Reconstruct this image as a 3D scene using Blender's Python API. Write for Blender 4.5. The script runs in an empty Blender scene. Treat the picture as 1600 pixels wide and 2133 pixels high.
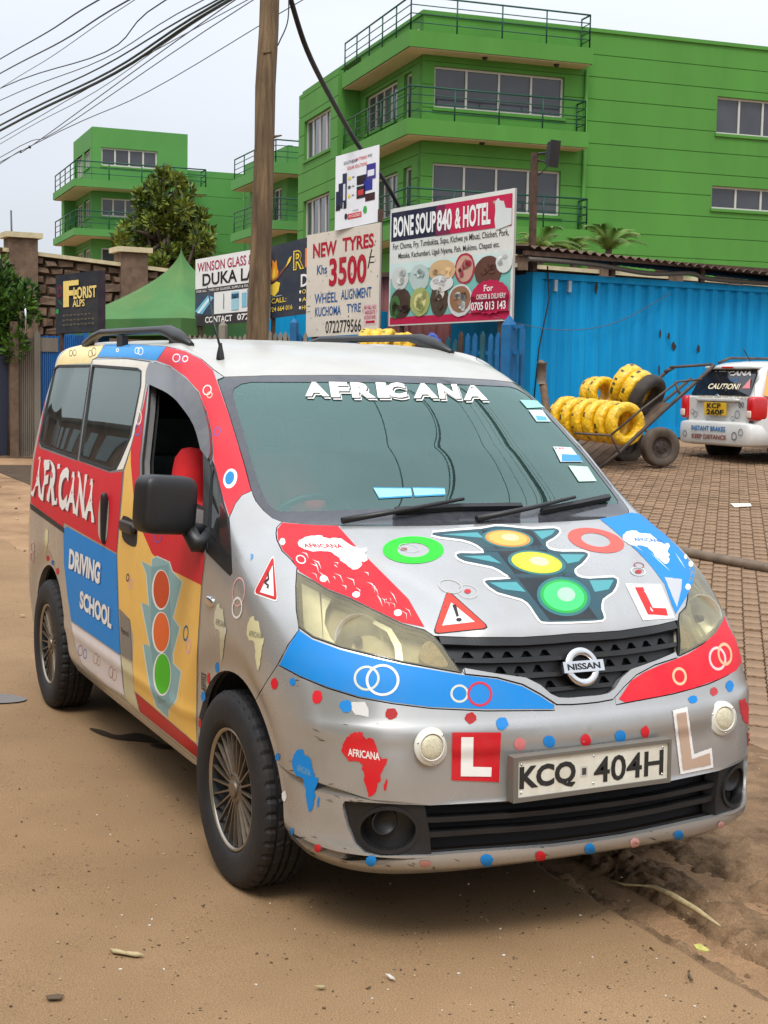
import bpy, bmesh, math, random
import numpy as np
from mathutils import Vector, Matrix
from mathutils.bvhtree import BVHTree
from mathutils.geometry import delaunay_2d_cdt

# ---------------------------------------------------------------- camera, world, sun, exposure
SC = bpy.context.scene
COL = SC.collection
CAM = (4.2667, -2.2872, 1.5958); YAW, PITCH, ROLL, FPX = 2.703880, -0.088057, 0.017661, 3001.9
W, H = 1600.0, 2133.0                       # the photograph's pixels, used for measuring
def cam_axes():
    cy, sy = math.cos(YAW), math.sin(YAW)
    f = np.array([cy * math.cos(PITCH), sy * math.cos(PITCH), math.sin(PITCH)])
    r = np.array([sy, -cy, 0.]); u = np.cross(r, f); c, s = math.cos(ROLL), math.sin(ROLL)
    return np.array([c * r + s * u, -s * r + c * u, f])
AX = cam_axes(); CAMV = np.array(CAM)
cd = bpy.data.cameras.new('camera'); cam = bpy.data.objects.new('camera', cd); COL.objects.link(cam)
cam.matrix_world = Matrix(((AX[0][0], AX[1][0], -AX[2][0], CAM[0]), (AX[0][1], AX[1][1], -AX[2][1], CAM[1]),
                           (AX[0][2], AX[1][2], -AX[2][2], CAM[2]), (0, 0, 0, 1)))
cd.sensor_fit = 'HORIZONTAL'; cd.sensor_width = 36; cd.lens = 36 * FPX / W; cd.clip_start = .05; cd.clip_end = 3000
SC.camera = cam

SUN_EL, SUN_AZ = math.radians(58), math.radians(-35)    # soft overcast sun, from the van's front right
wd = bpy.data.worlds.new('World'); SC.world = wd; wd.use_nodes = True
nt = wd.node_tree; nt.nodes.clear()
wo = nt.nodes.new('ShaderNodeOutputWorld'); bg = nt.nodes.new('ShaderNodeBackground')
sky = nt.nodes.new('ShaderNodeTexSky'); sky.sky_type = 'NISHITA'; sky.sun_disc = False
sky.sun_elevation = SUN_EL; sky.sun_rotation = math.radians(90) - SUN_AZ
sky.air_density = 1.0; sky.dust_density = 3.0; sky.ozone_density = 1.0
hsv = nt.nodes.new('ShaderNodeHueSaturation'); hsv.inputs['Saturation'].default_value = .22
mixc = nt.nodes.new('ShaderNodeMix'); mixc.data_type = 'RGBA'; mixc.inputs[0].default_value = .72
tcw = nt.nodes.new('ShaderNodeTexCoord'); nzw = nt.nodes.new('ShaderNodeTexNoise')
mpw = nt.nodes.new('ShaderNodeMapping'); mpw.inputs['Scale'].default_value = (1, 1, 3.5)
nzw.inputs['Scale'].default_value = 1.6; nzw.inputs['Detail'].default_value = 5
rmw = nt.nodes.new('ShaderNodeValToRGB')
rmw.color_ramp.elements[0].position = .3; rmw.color_ramp.elements[0].color = (4.6, 5.0, 5.6, 1)
rmw.color_ramp.elements[1].position = .7; rmw.color_ramp.elements[1].color = (5.9, 6.2, 6.7, 1)
nt.links.new(tcw.outputs['Generated'], mpw.inputs[0]); nt.links.new(mpw.outputs[0], nzw.inputs['Vector'])
nt.links.new(nzw.outputs[0], rmw.inputs[0])
nt.links.new(sky.outputs[0], hsv.inputs['Color']); nt.links.new(hsv.outputs[0], mixc.inputs[6])
nt.links.new(rmw.outputs[0], mixc.inputs[7])
# an overcast sky is brighter towards the zenith: luminance rises with the sine of elevation
sxy = nt.nodes.new('ShaderNodeSeparateXYZ'); nt.links.new(tcw.outputs['Generated'], sxy.inputs[0])
mrz = nt.nodes.new('ShaderNodeMapRange'); mrz.inputs[1].default_value = 0; mrz.inputs[2].default_value = 1; mrz.inputs[3].default_value = .84; mrz.inputs[4].default_value = 2.25
nt.links.new(sxy.outputs[2], mrz.inputs[0])
mlz = nt.nodes.new('ShaderNodeVectorMath'); mlz.operation = 'SCALE'; nt.links.new(mixc.outputs[2], mlz.inputs[0]); nt.links.new(mrz.outputs[0], mlz.inputs['Scale'])
nt.links.new(mlz.outputs[0], bg.inputs[0])
nt.links.new(bg.outputs[0], wo.inputs[0])
bg.inputs[1].default_value = .13
sl = bpy.data.lights.new('sun', 'SUN'); sl.energy = 1.5; sl.angle = math.radians(20); sl.color = (1, .97, .92)
so = bpy.data.objects.new('sun', sl); COL.objects.link(so)
sd = Vector((math.cos(SUN_EL) * math.cos(SUN_AZ), math.cos(SUN_EL) * math.sin(SUN_AZ), math.sin(SUN_EL)))
so.rotation_euler = sd.to_track_quat('Z', 'Y').to_euler(); so.location = (0, 0, 30)
SC.view_settings.view_transform = 'Standard'; SC.view_settings.look = 'None'
SC.view_settings.exposure = 0.30; SC.view_settings.gamma = 1.0; SC.view_settings.use_curve_mapping = False
RND = random.Random(7)

# ---------------------------------------------------------------- measuring helpers
def ray(px, py):
    return np.array([(px - W / 2) / FPX, -(py - H / 2) / FPX, 1.]) @ AX
def at(px, py, depth):
    return Vector(CAMV + ray(px, py) * depth)
def plane_pt(px, py, ax, val):
    d = ray(px, py); return Vector(CAMV + d * ((val - CAMV[ax]) / d[ax]))
def pix(P):
    d = (np.atleast_2d(np.array(P, float)) - CAMV) @ AX.T
    return np.stack([W / 2 + FPX * d[:, 0] / d[:, 2], H / 2 - FPX * d[:, 1] / d[:, 2]], 1)
# ---------------------------------------------------------------- van envelope
def hermite(P, t, tt):
    """smooth interpolation of control points P (n,...) at knots t, sampled at tt"""
    P = np.asarray(P, float); n = len(t)
    m = np.zeros_like(P); h = np.diff(t)
    d = (P[1:] - P[:-1]) / h.reshape((-1,) + (1,) * (P.ndim - 1))
    for i in range(1, n - 1):
        m[i] = (d[i - 1] * h[i] + d[i] * h[i - 1]) / (h[i - 1] + h[i])
    m[0] = d[0]; m[-1] = d[-1]
    k = np.clip(np.searchsorted(t, tt, side='right') - 1, 0, n - 2)
    s = (tt - t[k]) / h[k]
    sh = (-1,) + (1,) * (P.ndim - 1)
    s = s.reshape(sh); hh = h[k].reshape(sh)
    return ((1 + 2 * s) * (1 - s) ** 2) * P[k] + (s * (1 - s) ** 2) * hh * m[k] + (s * s * (3 - 2 * s)) * P[k + 1] + (s * s * (s - 1)) * hh * m[k + 1]

# columns c0 (front centre) .. c13 (rear centre); rows r0 (sill) .. r16 (roof spine)
SX = [(.05, -.55, -1.2, -2.0, -2.7, -3.2)] * 9 + [(0, -.55, -1.2, -2.0, -2.7, -3.2), (-.2, -.68, -1.25, -2.0, -2.7, -3.19),
      (-.6, -.95, -1.4, -2.05, -2.68, -3.17), (-.95, -1.25, -1.6, -2.1, -2.68, -3.17), (-1.1, -1.4, -1.75, -2.25, -2.72, -3.18),
      (-1.4, -1.65, -1.95, -2.35, -2.75, -3.14), (-1.7, -1.85, -2.1, -2.4, -2.72, -3.0), (-1.95, -2.05, -2.15, -2.35, -2.55, -2.75)]
SZ = [.27, .33, .40, .47, .54, .62, .70, .78, .88, 1.02, 1.15, 1.38, 1.61, 1.71, 1.762, 1.78, 1.788]
SY = [.79, .825, .836, .843, .846, .847, .848, .847, .845, .838, .824, .775, .703, .660, .515, .27, 0]
FRONT = [
 [(.775, 0, .228), (.77, .25, .228), (.745, .45, .226), (.68, .60, .221), (.58, .685, .22), (.45, .75, .235)],
 [(.835, 0, .258), (.827, .25, .258), (.795, .45, .258), (.73, .62, .26), (.62, .73, .265), (.46, .79, .28)],
 [(.838, 0, .34), (.83, .25, .34), (.797, .45, .34), (.73, .62, .34), (.615, .735, .34), (.46, .797, .35)],
 [(.833, 0, .43), (.826, .25, .43), (.794, .45, .43), (.73, .622, .43), (.615, .738, .43), (.46, .80, .435)],
 [(.825, 0, .52), (.817, .25, .52), (.787, .45, .52), (.725, .622, .52), (.61, .74, .52), (.455, .803, .52)],
 [(.808, 0, .61), (.80, .25, .61), (.772, .45, .61), (.712, .622, .61), (.60, .743, .61), (.45, .805, .61)],
 [(.778, 0, .69), (.772, .25, .69), (.745, .45, .69), (.685, .62, .69), (.575, .742, .69), (.44, .807, .695)],
 [(.743, 0, .775), (.735, .25, .778), (.705, .45, .782), (.642, .615, .787), (.535, .737, .79), (.41, .806, .79)],
 [(.697, 0, .877), (.683, .25, .879), (.63, .45, .885), (.55, .60, .893), (.465, .712, .898), (.35, .797, .895)],
 [(.42, 0, 1.045), (.41, .25, 1.045), (.38, .45, 1.043), (.34, .60, 1.038), (.285, .71, 1.034), (.19, .782, 1.03)],
 [(.126, 0, 1.154), (.115, .25, 1.157), (.085, .45, 1.16), (.04, .61, 1.161), (-.01, .70, 1.16), (-.08, .763, 1.155)],
 [(-.20, 0, 1.388), (-.21, .25, 1.388), (-.25, .45, 1.387), (-.31, .612, 1.385), (-.365, .693, 1.383), (-.45, .742, 1.381)],
 [(-.579, 0, 1.631), (-.59, .25, 1.629), (-.63, .45, 1.620), (-.69, .585, 1.611), (-.75, .642, 1.606), (-.83, .678, 1.606)],
 [(-.80, 0, 1.692), (-.806, .25, 1.69), (-.83, .43, 1.685), (-.875, .55, 1.68), (-.93, .602, 1.68), (-1.0, .632, 1.688)],
 [(-1.1, 0, 1.742), (-1.105, .2, 1.741), (-1.13, .32, 1.74), (-1.17, .41, 1.74), (-1.23, .46, 1.744), (-1.3, .487, 1.75)],
 [(-1.45, 0, 1.77), (-1.46, .11, 1.77), (-1.48, .18, 1.77), (-1.52, .23, 1.771), (-1.57, .26, 1.773), (-1.63, .27, 1.775)],
 [(-1.75, 0, 1.783), (-1.77, 0, 1.783), (-1.8, 0, 1.784), (-1.83, 0, 1.785), (-1.86, 0, 1.786), (-1.9, 0, 1.787)]]
REARX = [-3.5, -3.55, -3.56, -3.56, -3.56, -3.56, -3.56, -3.55, -3.54, -3.53, -3.51, -3.49, -3.46, -3.42, -3.33, -3.18, -2.9]
WTAP = (1.0, 1.0, 1.0, 1.0, .987, .957)   # plan taper towards the tail
ZT = (0, 0, 0, .003, .008, .010)
CTRL = []
for r in range(17):
    row = list(FRONT[r])
    for k in range(6):
        y = SY[r] * (WTAP[k] + (1 - WTAP[k]) * max(0, min(1, (r - 9) / 4)) * .8) * (.993 if k == 0 and r < 10 else .975 if k == 0 and r == 10 else 1)
        z = SZ[r] + (ZT[k] * (SZ[r] / 1.7) ** 3)
        row.append((SX[r][k], y, z))
    tz = SZ[r] - .03 * (SZ[r] / 1.7) ** 3
    row.append((REARX[r] + .06 * min(1, SY[r] / .6), SY[r] * .80, tz))
    row.append((REARX[r], 0, tz))
    CTRL.append(row)
CTRL = np.array(CTRL)
UK = np.concatenate([[0], np.cumsum(np.linalg.norm(np.diff(CTRL[3:10].mean(0), axis=0), axis=1))])
VK = np.concatenate([[0], np.cumsum(np.linalg.norm(np.diff(CTRL[:, [0, 2, 7, 8]].mean(1), axis=0), axis=1))])
UK *= 1.0; VK *= 1.0
NU, NV = 281, 241
def build_grid():
    full = np.concatenate([CTRL[:, :0:-1] * [1, -1, 1], CTRL], 1)          # u<0 is the van's right side (y<0)
    uk = np.concatenate([-UK[:0:-1], UK])
    uu = np.linspace(-UK[-1], UK[-1], 2 * NU - 1); vv = np.linspace(0, VK[-1], NV)
    g = hermite(full.transpose(1, 0, 2), uk, uu)                            # (nu, rows, 3)
    g = hermite(g.transpose(1, 0, 2), VK, vv)                               # (nv, nu, 3)
    return uu, vv, g
UU, VV, G = build_grid()
def sstep(a, b, x):
    t = np.clip((x - a) / (b - a), 0, 1); return t * t * (3 - 2 * t)
def grid_normals(g):
    du = np.gradient(g, axis=1); dv = np.gradient(g, axis=0)
    n = np.cross(du, dv); l = np.linalg.norm(n, axis=2, keepdims=True); l[l < 1e-12] = 1
    n = n / l
    n[-1] = (0, 0, 1)
    return n
ARCH = ((.035, .325, .362), (-2.70, .325, .368))
def shape_body():
    """wheel-arch flares, rocker crease, bumper facets and hood creases pressed into the smooth envelope"""
    global G
    n = grid_normals(G); x, y, z = G[..., 0], np.abs(G[..., 1]), G[..., 2]
    side = sstep(.70, .78, y)
    d = np.zeros_like(x)
    for ax, az, ar in ARCH:
        r = np.hypot(x - ax, z - az)
        d += -side * (.030 if ax < -1 else .026) * (1 - sstep(ar + .005, ar + .13, r)) * sstep(.25, .4, z + .1)
    rock = np.exp(-((z - .475) / .022) ** 2) * .006 + .004 * (1 - sstep(.33, .475, z)) * 0
    d += side * rock * (x < .0) * (x > -2.6)
    # bumper: flat face below the crease
    fr = sstep(.45, .60, x)
    d += -fr * .012 * (1 - sstep(.40, .56, y)) * (1 - sstep(.56, .585, z)) * sstep(.41, .44, z)
    d += fr * .007 * np.exp(-((z - .632) / .02) ** 2)
    # hood: raised centre between two creases running from the pillars to the grille
    yc = .30 + .30 * sstep(.70, .05, x)
    hood = sstep(.855, .90, z) * (1 - sstep(1.135, 1.16, z)) * sstep(.02, .12, x)
    d += hood * .010 * (1 - sstep(yc - .035, yc + .035, y))
    # cant rail / gutter groove
    d += -.006 * np.exp(-((y - .595) / .007) ** 2) * sstep(1.66, 1.70, z) * (x < -.95) * (x > -3.1)
    # two shallow roof ribs
    for yr in (.16, .36):
        d += -.004 * np.exp(-((y - yr) / .02) ** 2) * sstep(1.745, 1.765, z) * (x < -1.1)
    G = G + n * d[..., None]
shape_body()
GN = grid_normals(G)
GN[:, :] = GN
def surf(uv, off=0.0):
    """points on the envelope for an (n,2) array of (u,v), pushed out by off metres; also the normals"""
    uv = np.atleast_2d(np.asarray(uv, float))
    fu = np.clip((uv[:, 0] - UU[0]) / (UU[1] - UU[0]), 0, len(UU) - 1.0001)
    fv = np.clip((uv[:, 1] - VV[0]) / (VV[1] - VV[0]), 0, len(VV) - 1.0001)
    i = fu.astype(int); j = fv.astype(int); a = (fu - i)[:, None]; b = (fv - j)[:, None]
    def lerp(A):
        return (A[j, i] * (1 - a) + A[j, i + 1] * a) * (1 - b) + (A[j + 1, i] * (1 - a) + A[j + 1, i + 1] * a) * b
    p = lerp(G); n = lerp(GN); n = n / np.maximum(np.linalg.norm(n, axis=1, keepdims=True), 1e-9)
    o = np.asarray(off, float)
    return p + n * (o[:, None] if o.ndim else o), n
def _bvh():
    nv, nu, _ = G.shape
    v = [tuple(p) for p in G.reshape(-1, 3)]
    f = []
    for j in range(nv - 1):
        for i in range(nu - 1):
            a = j * nu + i; f.append((a, a + 1, a + nu + 1)); f.append((a, a + nu + 1, a + nu))
    return BVHTree.FromPolygons(v, f, all_triangles=True)
BODY = _bvh(); NUF = G.shape[1]
def hit_uv(org, dr):
    loc, nrm, idx, dist = BODY.ray_cast(Vector(org), Vector(dr).normalized())
    if loc is None:
        return None
    q, k = divmod(idx, 2); j, i = divmod(q, NUF - 1)
    p = np.array(loc); A = G[j, i]
    if k == 0:
        B, C_ = G[j, i + 1], G[j + 1, i + 1]; ua, ub, uc = (0, 0), (1, 0), (1, 1)
    else:
        B, C_ = G[j + 1, i + 1], G[j + 1, i]; ua, ub, uc = (0, 0), (1, 1), (0, 1)
    v0, v1, v2 = B - A, C_ - A, p - A
    d00, d01, d11, d20, d21 = v0 @ v0, v0 @ v1, v1 @ v1, v2 @ v0, v2 @ v1
    den = d00 * d11 - d01 * d01
    b = (d11 * d20 - d01 * d21) / den if den else 0; c = (d00 * d21 - d01 * d20) / den if den else 0
    a = 1 - b - c
    fu = i + a * ua[0] + b * ub[0] + c * uc[0]; fv = j + a * ua[1] + b * ub[1] + c * uc[1]
    return (UU[0] + fu * (UU[1] - UU[0]), VV[0] + fv * (VV[1] - VV[0]))
_vis = None
def near_uv(px, py):
    """closest camera-facing point of the envelope, for measurements just off the silhouette"""
    global _vis
    if _vis is None:
        P = G.reshape(-1, 3); N = GN.reshape(-1, 3)
        m = ((CAMV - P) * N).sum(1) > 0
        m[::1] &= True
        idx = np.where(m)[0]; _vis = (idx, pix(P[idx]))
    idx, q = _vis
    k = idx[((q - (px, py)) ** 2).sum(1).argmin()]
    j, i = divmod(int(k), NUF)
    return (UU[i], VV[j])
def px_uv(pts):
    out = []
    for x, y in pts:
        r = hit_uv(CAMV, ray(x, y))
        if r is None:
            r = near_uv(x, y)
        out.append(r)
    return np.array(out)
def side_uv(x, z, s=-1):
    r = hit_uv((x, s * 3, z), (0, -s, 0))
    return r
def dens(pts, step=10.0, closed=True):
    pts = [np.array(p, float) for p in pts]; out = []
    n = len(pts)
    for k in range(n if closed else n - 1):
        a, b = pts[k], pts[(k + 1) % n]
        m = max(1, int(np.ceil(np.linalg.norm(b - a) / step)))
        out += [a + (b - a) * t / m for t in range(m)]
    if not closed:
        out.append(pts[-1])
    return out
def crom(pts, per=4, closed=True):
    """rounded version of a polygon: Catmull-Rom through the points"""
    P = [np.array(p, float) for p in pts]; n = len(P); out = []
    for k in range(n if closed else n - 1):
        p0, p1, p2, p3 = (P[(k + o) % n] if closed else P[min(max(k + o, 0), n - 1)] for o in (-1, 0, 1, 2))
        for t in range(per):
            s = t / per
            out.append(.5 * (2 * p1 + (p2 - p0) * s + (2 * p0 - 5 * p1 + 4 * p2 - p3) * s * s + (3 * p1 - p0 - 3 * p2 + p3) * s ** 3))
    if not closed:
        out.append(P[-1])
    return out
def inpoly(poly, q):
    """even-odd test of points q (n,2) in poly (m,2)"""
    x, y = q[:, 0], q[:, 1]; r = np.zeros(len(q), bool); n = len(poly)
    for k in range(n):
        x1, y1 = poly[k]; x2, y2 = poly[(k + 1) % n]
        if y1 == y2: continue
        c = ((y1 > y) != (y2 > y)) & (x < (x2 - x1) * (y - y1) / (y2 - y1) + x1)
        r ^= c
    return r

# ---------------------------------------------------------------- object helpers
def link(o, parent=None):
    COL.objects.link(o)
    if parent is not None:
        o.parent = parent
        if parent.type == 'EMPTY' and parent.parent is None: o.matrix_parent_inverse = parent.matrix_basis.inverted()   # geometry is measured in world space
    return o
def tag(o, label=None, cat=None, group=None, kind=None):
    if label: o['label'] = label
    if cat: o['category'] = cat
    if group: o['group'] = group
    if kind: o['kind'] = kind
    return o
def empty(name, loc=(0, 0, 0), rz=0.0):
    o = bpy.data.objects.new(name, None); o.empty_display_size = .2
    o.location = loc; o.rotation_euler = (0, 0, rz); COL.objects.link(o); return o
def mesh(name, verts, faces, mat=None, parent=None, smooth=False, mats=None, fm=None):
    me = bpy.data.meshes.new(name)
    me.from_pydata([tuple(map(float, v)) for v in verts], [], [tuple(map(int, f)) for f in faces])
    for m in (mats or ([mat] if mat else [])): me.materials.append(m)
    if fm is not None: me.polygons.foreach_set('material_index', fm)
    if smooth: me.polygons.foreach_set('use_smooth', [True] * len(me.polygons))
    me.update()
    return link(bpy.data.objects.new(name, me), parent)
class MB:
    """collects shapes; build() links them as one mesh"""
    def __init__(s): s.v = []; s.f = []; s.m = []; s.sm = []
    def add(s, v, f, mi=0, sm=False):
        o = len(s.v); s.v += [tuple(p) for p in v]; s.f += [tuple(i + o for i in q) for q in f]
        s.m += [mi] * len(f); s.sm += [sm] * len(f); return s
    def box(s, a, b, mi=0, M=None):
        (x0, y0, z0), (x1, y1, z1) = a, b
        v = [Vector(p) for p in ((x0, y0, z0), (x1, y0, z0), (x1, y1, z0), (x0, y1, z0), (x0, y0, z1), (x1, y0, z1), (x1, y1, z1), (x0, y1, z1))]
        if M is not None: v = [M @ p for p in v]
        return s.add(v, [(0, 3, 2, 1), (4, 5, 6, 7), (0, 1, 5, 4), (1, 2, 6, 5), (2, 3, 7, 6), (3, 0, 4, 7)], mi)
    def tube(s, pts, r, n=8, mi=0, caps=True, sm=True):
        pts = [Vector(p) for p in pts]; k = len(pts)
        rs = r if hasattr(r, '__len__') else [r] * k
        base = len(s.v); up = None
        for i, p in enumerate(pts):
            t = (pts[min(i + 1, k - 1)] - pts[max(i - 1, 0)])
            if t.length < 1e-9: t = Vector((0, 0, 1))
            t.normalize()
            if up is None:
                up = Vector((0, 0, 1)) if abs(t.z) < .9 else Vector((1, 0, 0))
            a = t.cross(up)
            if a.length < 1e-6: a = t.orthogonal()
            a.normalize(); b = a.cross(t).normalized(); up = b
            for j in range(n):
                w = 2 * math.pi * j / n
                s.v.append(tuple(p + (a * math.cos(w) + b * math.sin(w)) * rs[i]))
        for i in range(k - 1):
            for j in range(n):
                j2 = (j + 1) % n
                s.f.append((base + i * n + j, base + i * n + j2, base + (i + 1) * n + j2, base + (i + 1) * n + j)); s.m.append(mi); s.sm.append(sm)
        if caps:
            s.f.append(tuple(base + j for j in range(n))[::-1]); s.m.append(mi); s.sm.append(False)
            s.f.append(tuple(base + (k - 1) * n + j for j in range(n))); s.m.append(mi); s.sm.append(False)
        return s
    def lathe(s, prof, n=32, M=None, mi=0, sm=True, close=False):
        """profile of (radius, height) about z"""
        base = len(s.v); k = len(prof)
        for j in range(n):
            w = 2 * math.pi * j / n
            for r, h in prof:
                p = Vector((r * math.cos(w), r * math.sin(w), h))
                s.v.append(tuple(M @ p if M is not None else p))
        for j in range(n):
            j2 = (j + 1) % n
            for i in range(k if close else k - 1):
                i2 = (i + 1) % k
                s.f.append((base + j * k + i, base + j2 * k + i, base + j2 * k + i2, base + j * k + i2)); s.m.append(mi); s.sm.append(sm)
        return s
    def prism(s, poly, h0, h1, M=None, mi=0):
        """polygon in xy extruded from h0 to h1 along z"""
        n = len(poly); T = (lambda p: M @ Vector(p)) if M is not None else Vector
        v = [T((x, y, h0)) for x, y in poly] + [T((x, y, h1)) for x, y in poly]
        f = [tuple(range(n))[::-1], tuple(range(n, 2 * n))] + [(i, (i + 1) % n, n + (i + 1) % n, n + i) for i in range(n)]
        return s.add(v, f, mi)
    def build(s, name, mat=None, parent=None, mats=None):
        o = mesh(name, s.v, s.f, mat, parent, mats=mats, fm=s.m if mats else None)
        o.data.polygons.foreach_set('use_smooth', s.sm); o.data.update()
        return o
def frame(o, ex, ey, ez=None):
    """matrix with origin o and axes ex, ey (normalised), ez = ex x ey"""
    ex = Vector(ex).normalized(); ey = Vector(ey); ez = Vector(ez).normalized() if ez is not None else ex.cross(ey).normalized()
    ey = ez.cross(ex).normalized()
    return Matrix(((ex.x, ey.x, ez.x, o[0]), (ex.y, ey.y, ez.y, o[1]), (ex.z, ey.z, ez.z, o[2]), (0, 0, 0, 1)))
def copy_tree(o, parent=None):
    c = o.copy(); COL.objects.link(c); c.parent = parent
    for ch in list(o.children): copy_tree(ch, c)
    return c

# ---------------------------------------------------------------- materials
MATS = {}
def srgb(r, g, b):
    f = lambda c: (c / 12.92 if c <= .04045 else ((c + .055) / 1.055) ** 2.4)
    return (f(r / 255), f(g / 255), f(b / 255))
def pmat(name, col, rough=.6, metal=0., var=.0, vscale=8., bump=0., bscale=60., dirt=0., dirtcol=(.20, .13, .075), coat=0., spec=.5, dscale=3., detail=6., stretch=None, col2=None, dz=None):
    """procedural Principled material: base colour broken up by noise, optional second tone, dust and fine relief"""
    if name in MATS: return MATS[name]
    m = bpy.data.materials.new(name); m.use_nodes = True; t = m.node_tree; N = t.nodes; L = t.links
    b = N['Principled BSDF']; b.inputs['Roughness'].default_value = rough; b.inputs['Metallic'].default_value = metal
    b.inputs['Coat Weight'].default_value = coat; b.inputs['Coat Roughness'].default_value = .16
    b.inputs['Specular IOR Level'].default_value = spec
    tc = N.new('ShaderNodeTexCoord'); src = tc.outputs['Object']
    if stretch:
        mp = N.new('ShaderNodeMapping'); mp.inputs['Scale'].default_value = stretch; L.new(src, mp.inputs[0]); src = mp.outputs[0]
    out = None
    if var > 0 or col2:
        nz = N.new('ShaderNodeTexNoise'); nz.inputs['Scale'].default_value = vscale; nz.inputs['Detail'].default_value = detail
        L.new(src, nz.inputs['Vector'])
        rp = N.new('ShaderNodeValToRGB'); rp.color_ramp.elements[0].position = .32; rp.color_ramp.elements[1].position = .68
        c2 = col2 or tuple(min(1, c * (1 + var)) for c in col)
        c1 = col if col2 else tuple(c * (1 - var) for c in col)
        rp.color_ramp.elements[0].color = (*c1, 1); rp.color_ramp.elements[1].color = (*c2, 1)
        L.new(nz.outputs[0], rp.inputs[0]); out = rp.outputs[0]
    if dirt > 0:
        nd = N.new('ShaderNodeTexNoise'); nd.inputs['Scale'].default_value = dscale; nd.inputs['Detail'].default_value = 8; nd.inputs['Roughness'].default_value = .65
        L.new(src, nd.inputs['Vector'])
        rd = N.new('ShaderNodeMapRange'); rd.inputs[1].default_value = .42; rd.inputs[2].default_value = .75; rd.inputs[4].default_value = dirt
        L.new(nd.outputs[0], rd.inputs[0]); mx = N.new('ShaderNodeMix'); mx.data_type = 'RGBA'
        L.new(rd.outputs[0], mx.inputs[0])
        if out is not None: L.new(out, mx.inputs[6])
        else: mx.inputs[6].default_value = (*col, 1)
        mx.inputs[7].default_value = (*dirtcol, 1); out = mx.outputs[2]
        mr = N.new('ShaderNodeMapRange'); mr.inputs[3].default_value = rough; mr.inputs[4].default_value = min(1, rough + .35)
        L.new(rd.outputs[0], mr.inputs[0]); L.new(mr.outputs[0], b.inputs['Roughness'])
    if out is not None: L.new(out, b.inputs['Base Color'])
    else: b.inputs['Base Color'].default_value = (*col, 1)
    if bump > 0:
        nb = N.new('ShaderNodeTexNoise'); nb.inputs['Scale'].default_value = bscale; nb.inputs['Detail'].default_value = 4
        L.new(src, nb.inputs['Vector'])
        bp = N.new('ShaderNodeBump'); bp.inputs['Strength'].default_value = bump; bp.inputs['Distance'].default_value = .02
        L.new(nb.outputs[0], bp.inputs['Height']); L.new(bp.outputs[0], b.inputs['Normal'])
    MATS[name] = m; return m
def print_mat(name, rough=.38, spec=.5, dirt=.25, coat=0., dscale=6., wear=0.):
    """flat print / vinyl: colour stored per face in the mesh, dusty and slightly scuffed"""
    if name in MATS: return MATS[name]
    m = bpy.data.materials.new(name); m.use_nodes = True; t = m.node_tree; N = t.nodes; L = t.links
    b = N['Principled BSDF']; b.inputs['Roughness'].default_value = rough; b.inputs['Specular IOR Level'].default_value = spec
    b.inputs['Coat Weight'].default_value = coat
    at_ = N.new('ShaderNodeVertexColor'); at_.layer_name = 'Col'
    tc = N.new('ShaderNodeTexCoord'); nz = N.new('ShaderNodeTexNoise'); nz.inputs['Scale'].default_value = dscale
    nz.inputs['Detail'].default_value = 9; nz.inputs['Roughness'].default_value = .7; L.new(tc.outputs['Object'], nz.inputs['Vector'])
    rd = N.new('ShaderNodeMapRange'); rd.inputs[1].default_value = .45; rd.inputs[2].default_value = .8; rd.inputs[4].default_value = dirt
    L.new(nz.outputs[0], rd.inputs[0]); mx = N.new('ShaderNodeMix'); mx.data_type = 'RGBA'
    L.new(rd.outputs[0], mx.inputs[0]); L.new(at_.outputs[0], mx.inputs[6]); mx.inputs[7].default_value = (.25, .19, .13, 1)
    L.new(mx.outputs[2], b.inputs['Base Color'])
    mr = N.new('ShaderNodeMapRange'); mr.inputs[3].default_value = rough; mr.inputs[4].default_value = min(1, rough + .4)
    L.new(nz.outputs[0], mr.inputs[0]); L.new(mr.outputs[0], b.inputs['Roughness'])
    MATS[name] = m; return m
def glass_mat(name, tint, refl_rough=.02, dust=.08, dustcol=(.35, .33, .28), ior=1.5, dustscale=5., refl=(1, 1, 1)):
    """thin pane: tinted see-through, fresnel reflection, a film of dust"""
    if name in MATS: return MATS[name]
    m = bpy.data.materials.new(name); m.use_nodes = True; t = m.node_tree; N = t.nodes; L = t.links
    N.remove(N['Principled BSDF']); out = N['Material Output']
    tr = N.new('ShaderNodeBsdfTransparent'); tr.inputs[0].default_value = (*tint, 1)
    gl = N.new('ShaderNodeBsdfGlossy'); gl.inputs['Roughness'].default_value = refl_rough; gl.inputs[0].default_value = (*refl, 1)
    fr = N.new('ShaderNodeFresnel'); fr.inputs[0].default_value = ior
    mx = N.new('ShaderNodeMixShader'); L.new(fr.outputs[0], mx.inputs[0]); L.new(tr.outputs[0], mx.inputs[1]); L.new(gl.outputs[0], mx.inputs[2])
    df = N.new('ShaderNodeBsdfDiffuse'); df.inputs[0].default_value = (*dustcol, 1)
    tc = N.new('ShaderNodeTexCoord'); nz = N.new('ShaderNodeTexNoise'); nz.inputs['Scale'].default_value = dustscale; nz.inputs['Detail'].default_value = 8
    L.new(tc.outputs['Object'], nz.inputs['Vector'])
    mr = N.new('ShaderNodeMapRange'); mr.inputs[1].default_value = .35; mr.inputs[2].default_value = .7; mr.inputs[3].default_value = dust * .55; mr.inputs[4].default_value = dust * 1.3
    L.new(nz.outputs[0], mr.inputs[0])
    m2 = N.new('ShaderNodeMixShader'); L.new(mr.outputs[0], m2.inputs[0]); L.new(mx.outputs[0], m2.inputs[1]); L.new(df.outputs[0], m2.inputs[2])
    L.new(m2.outputs[0], out.inputs[0]); MATS[name] = m; return m
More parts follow.
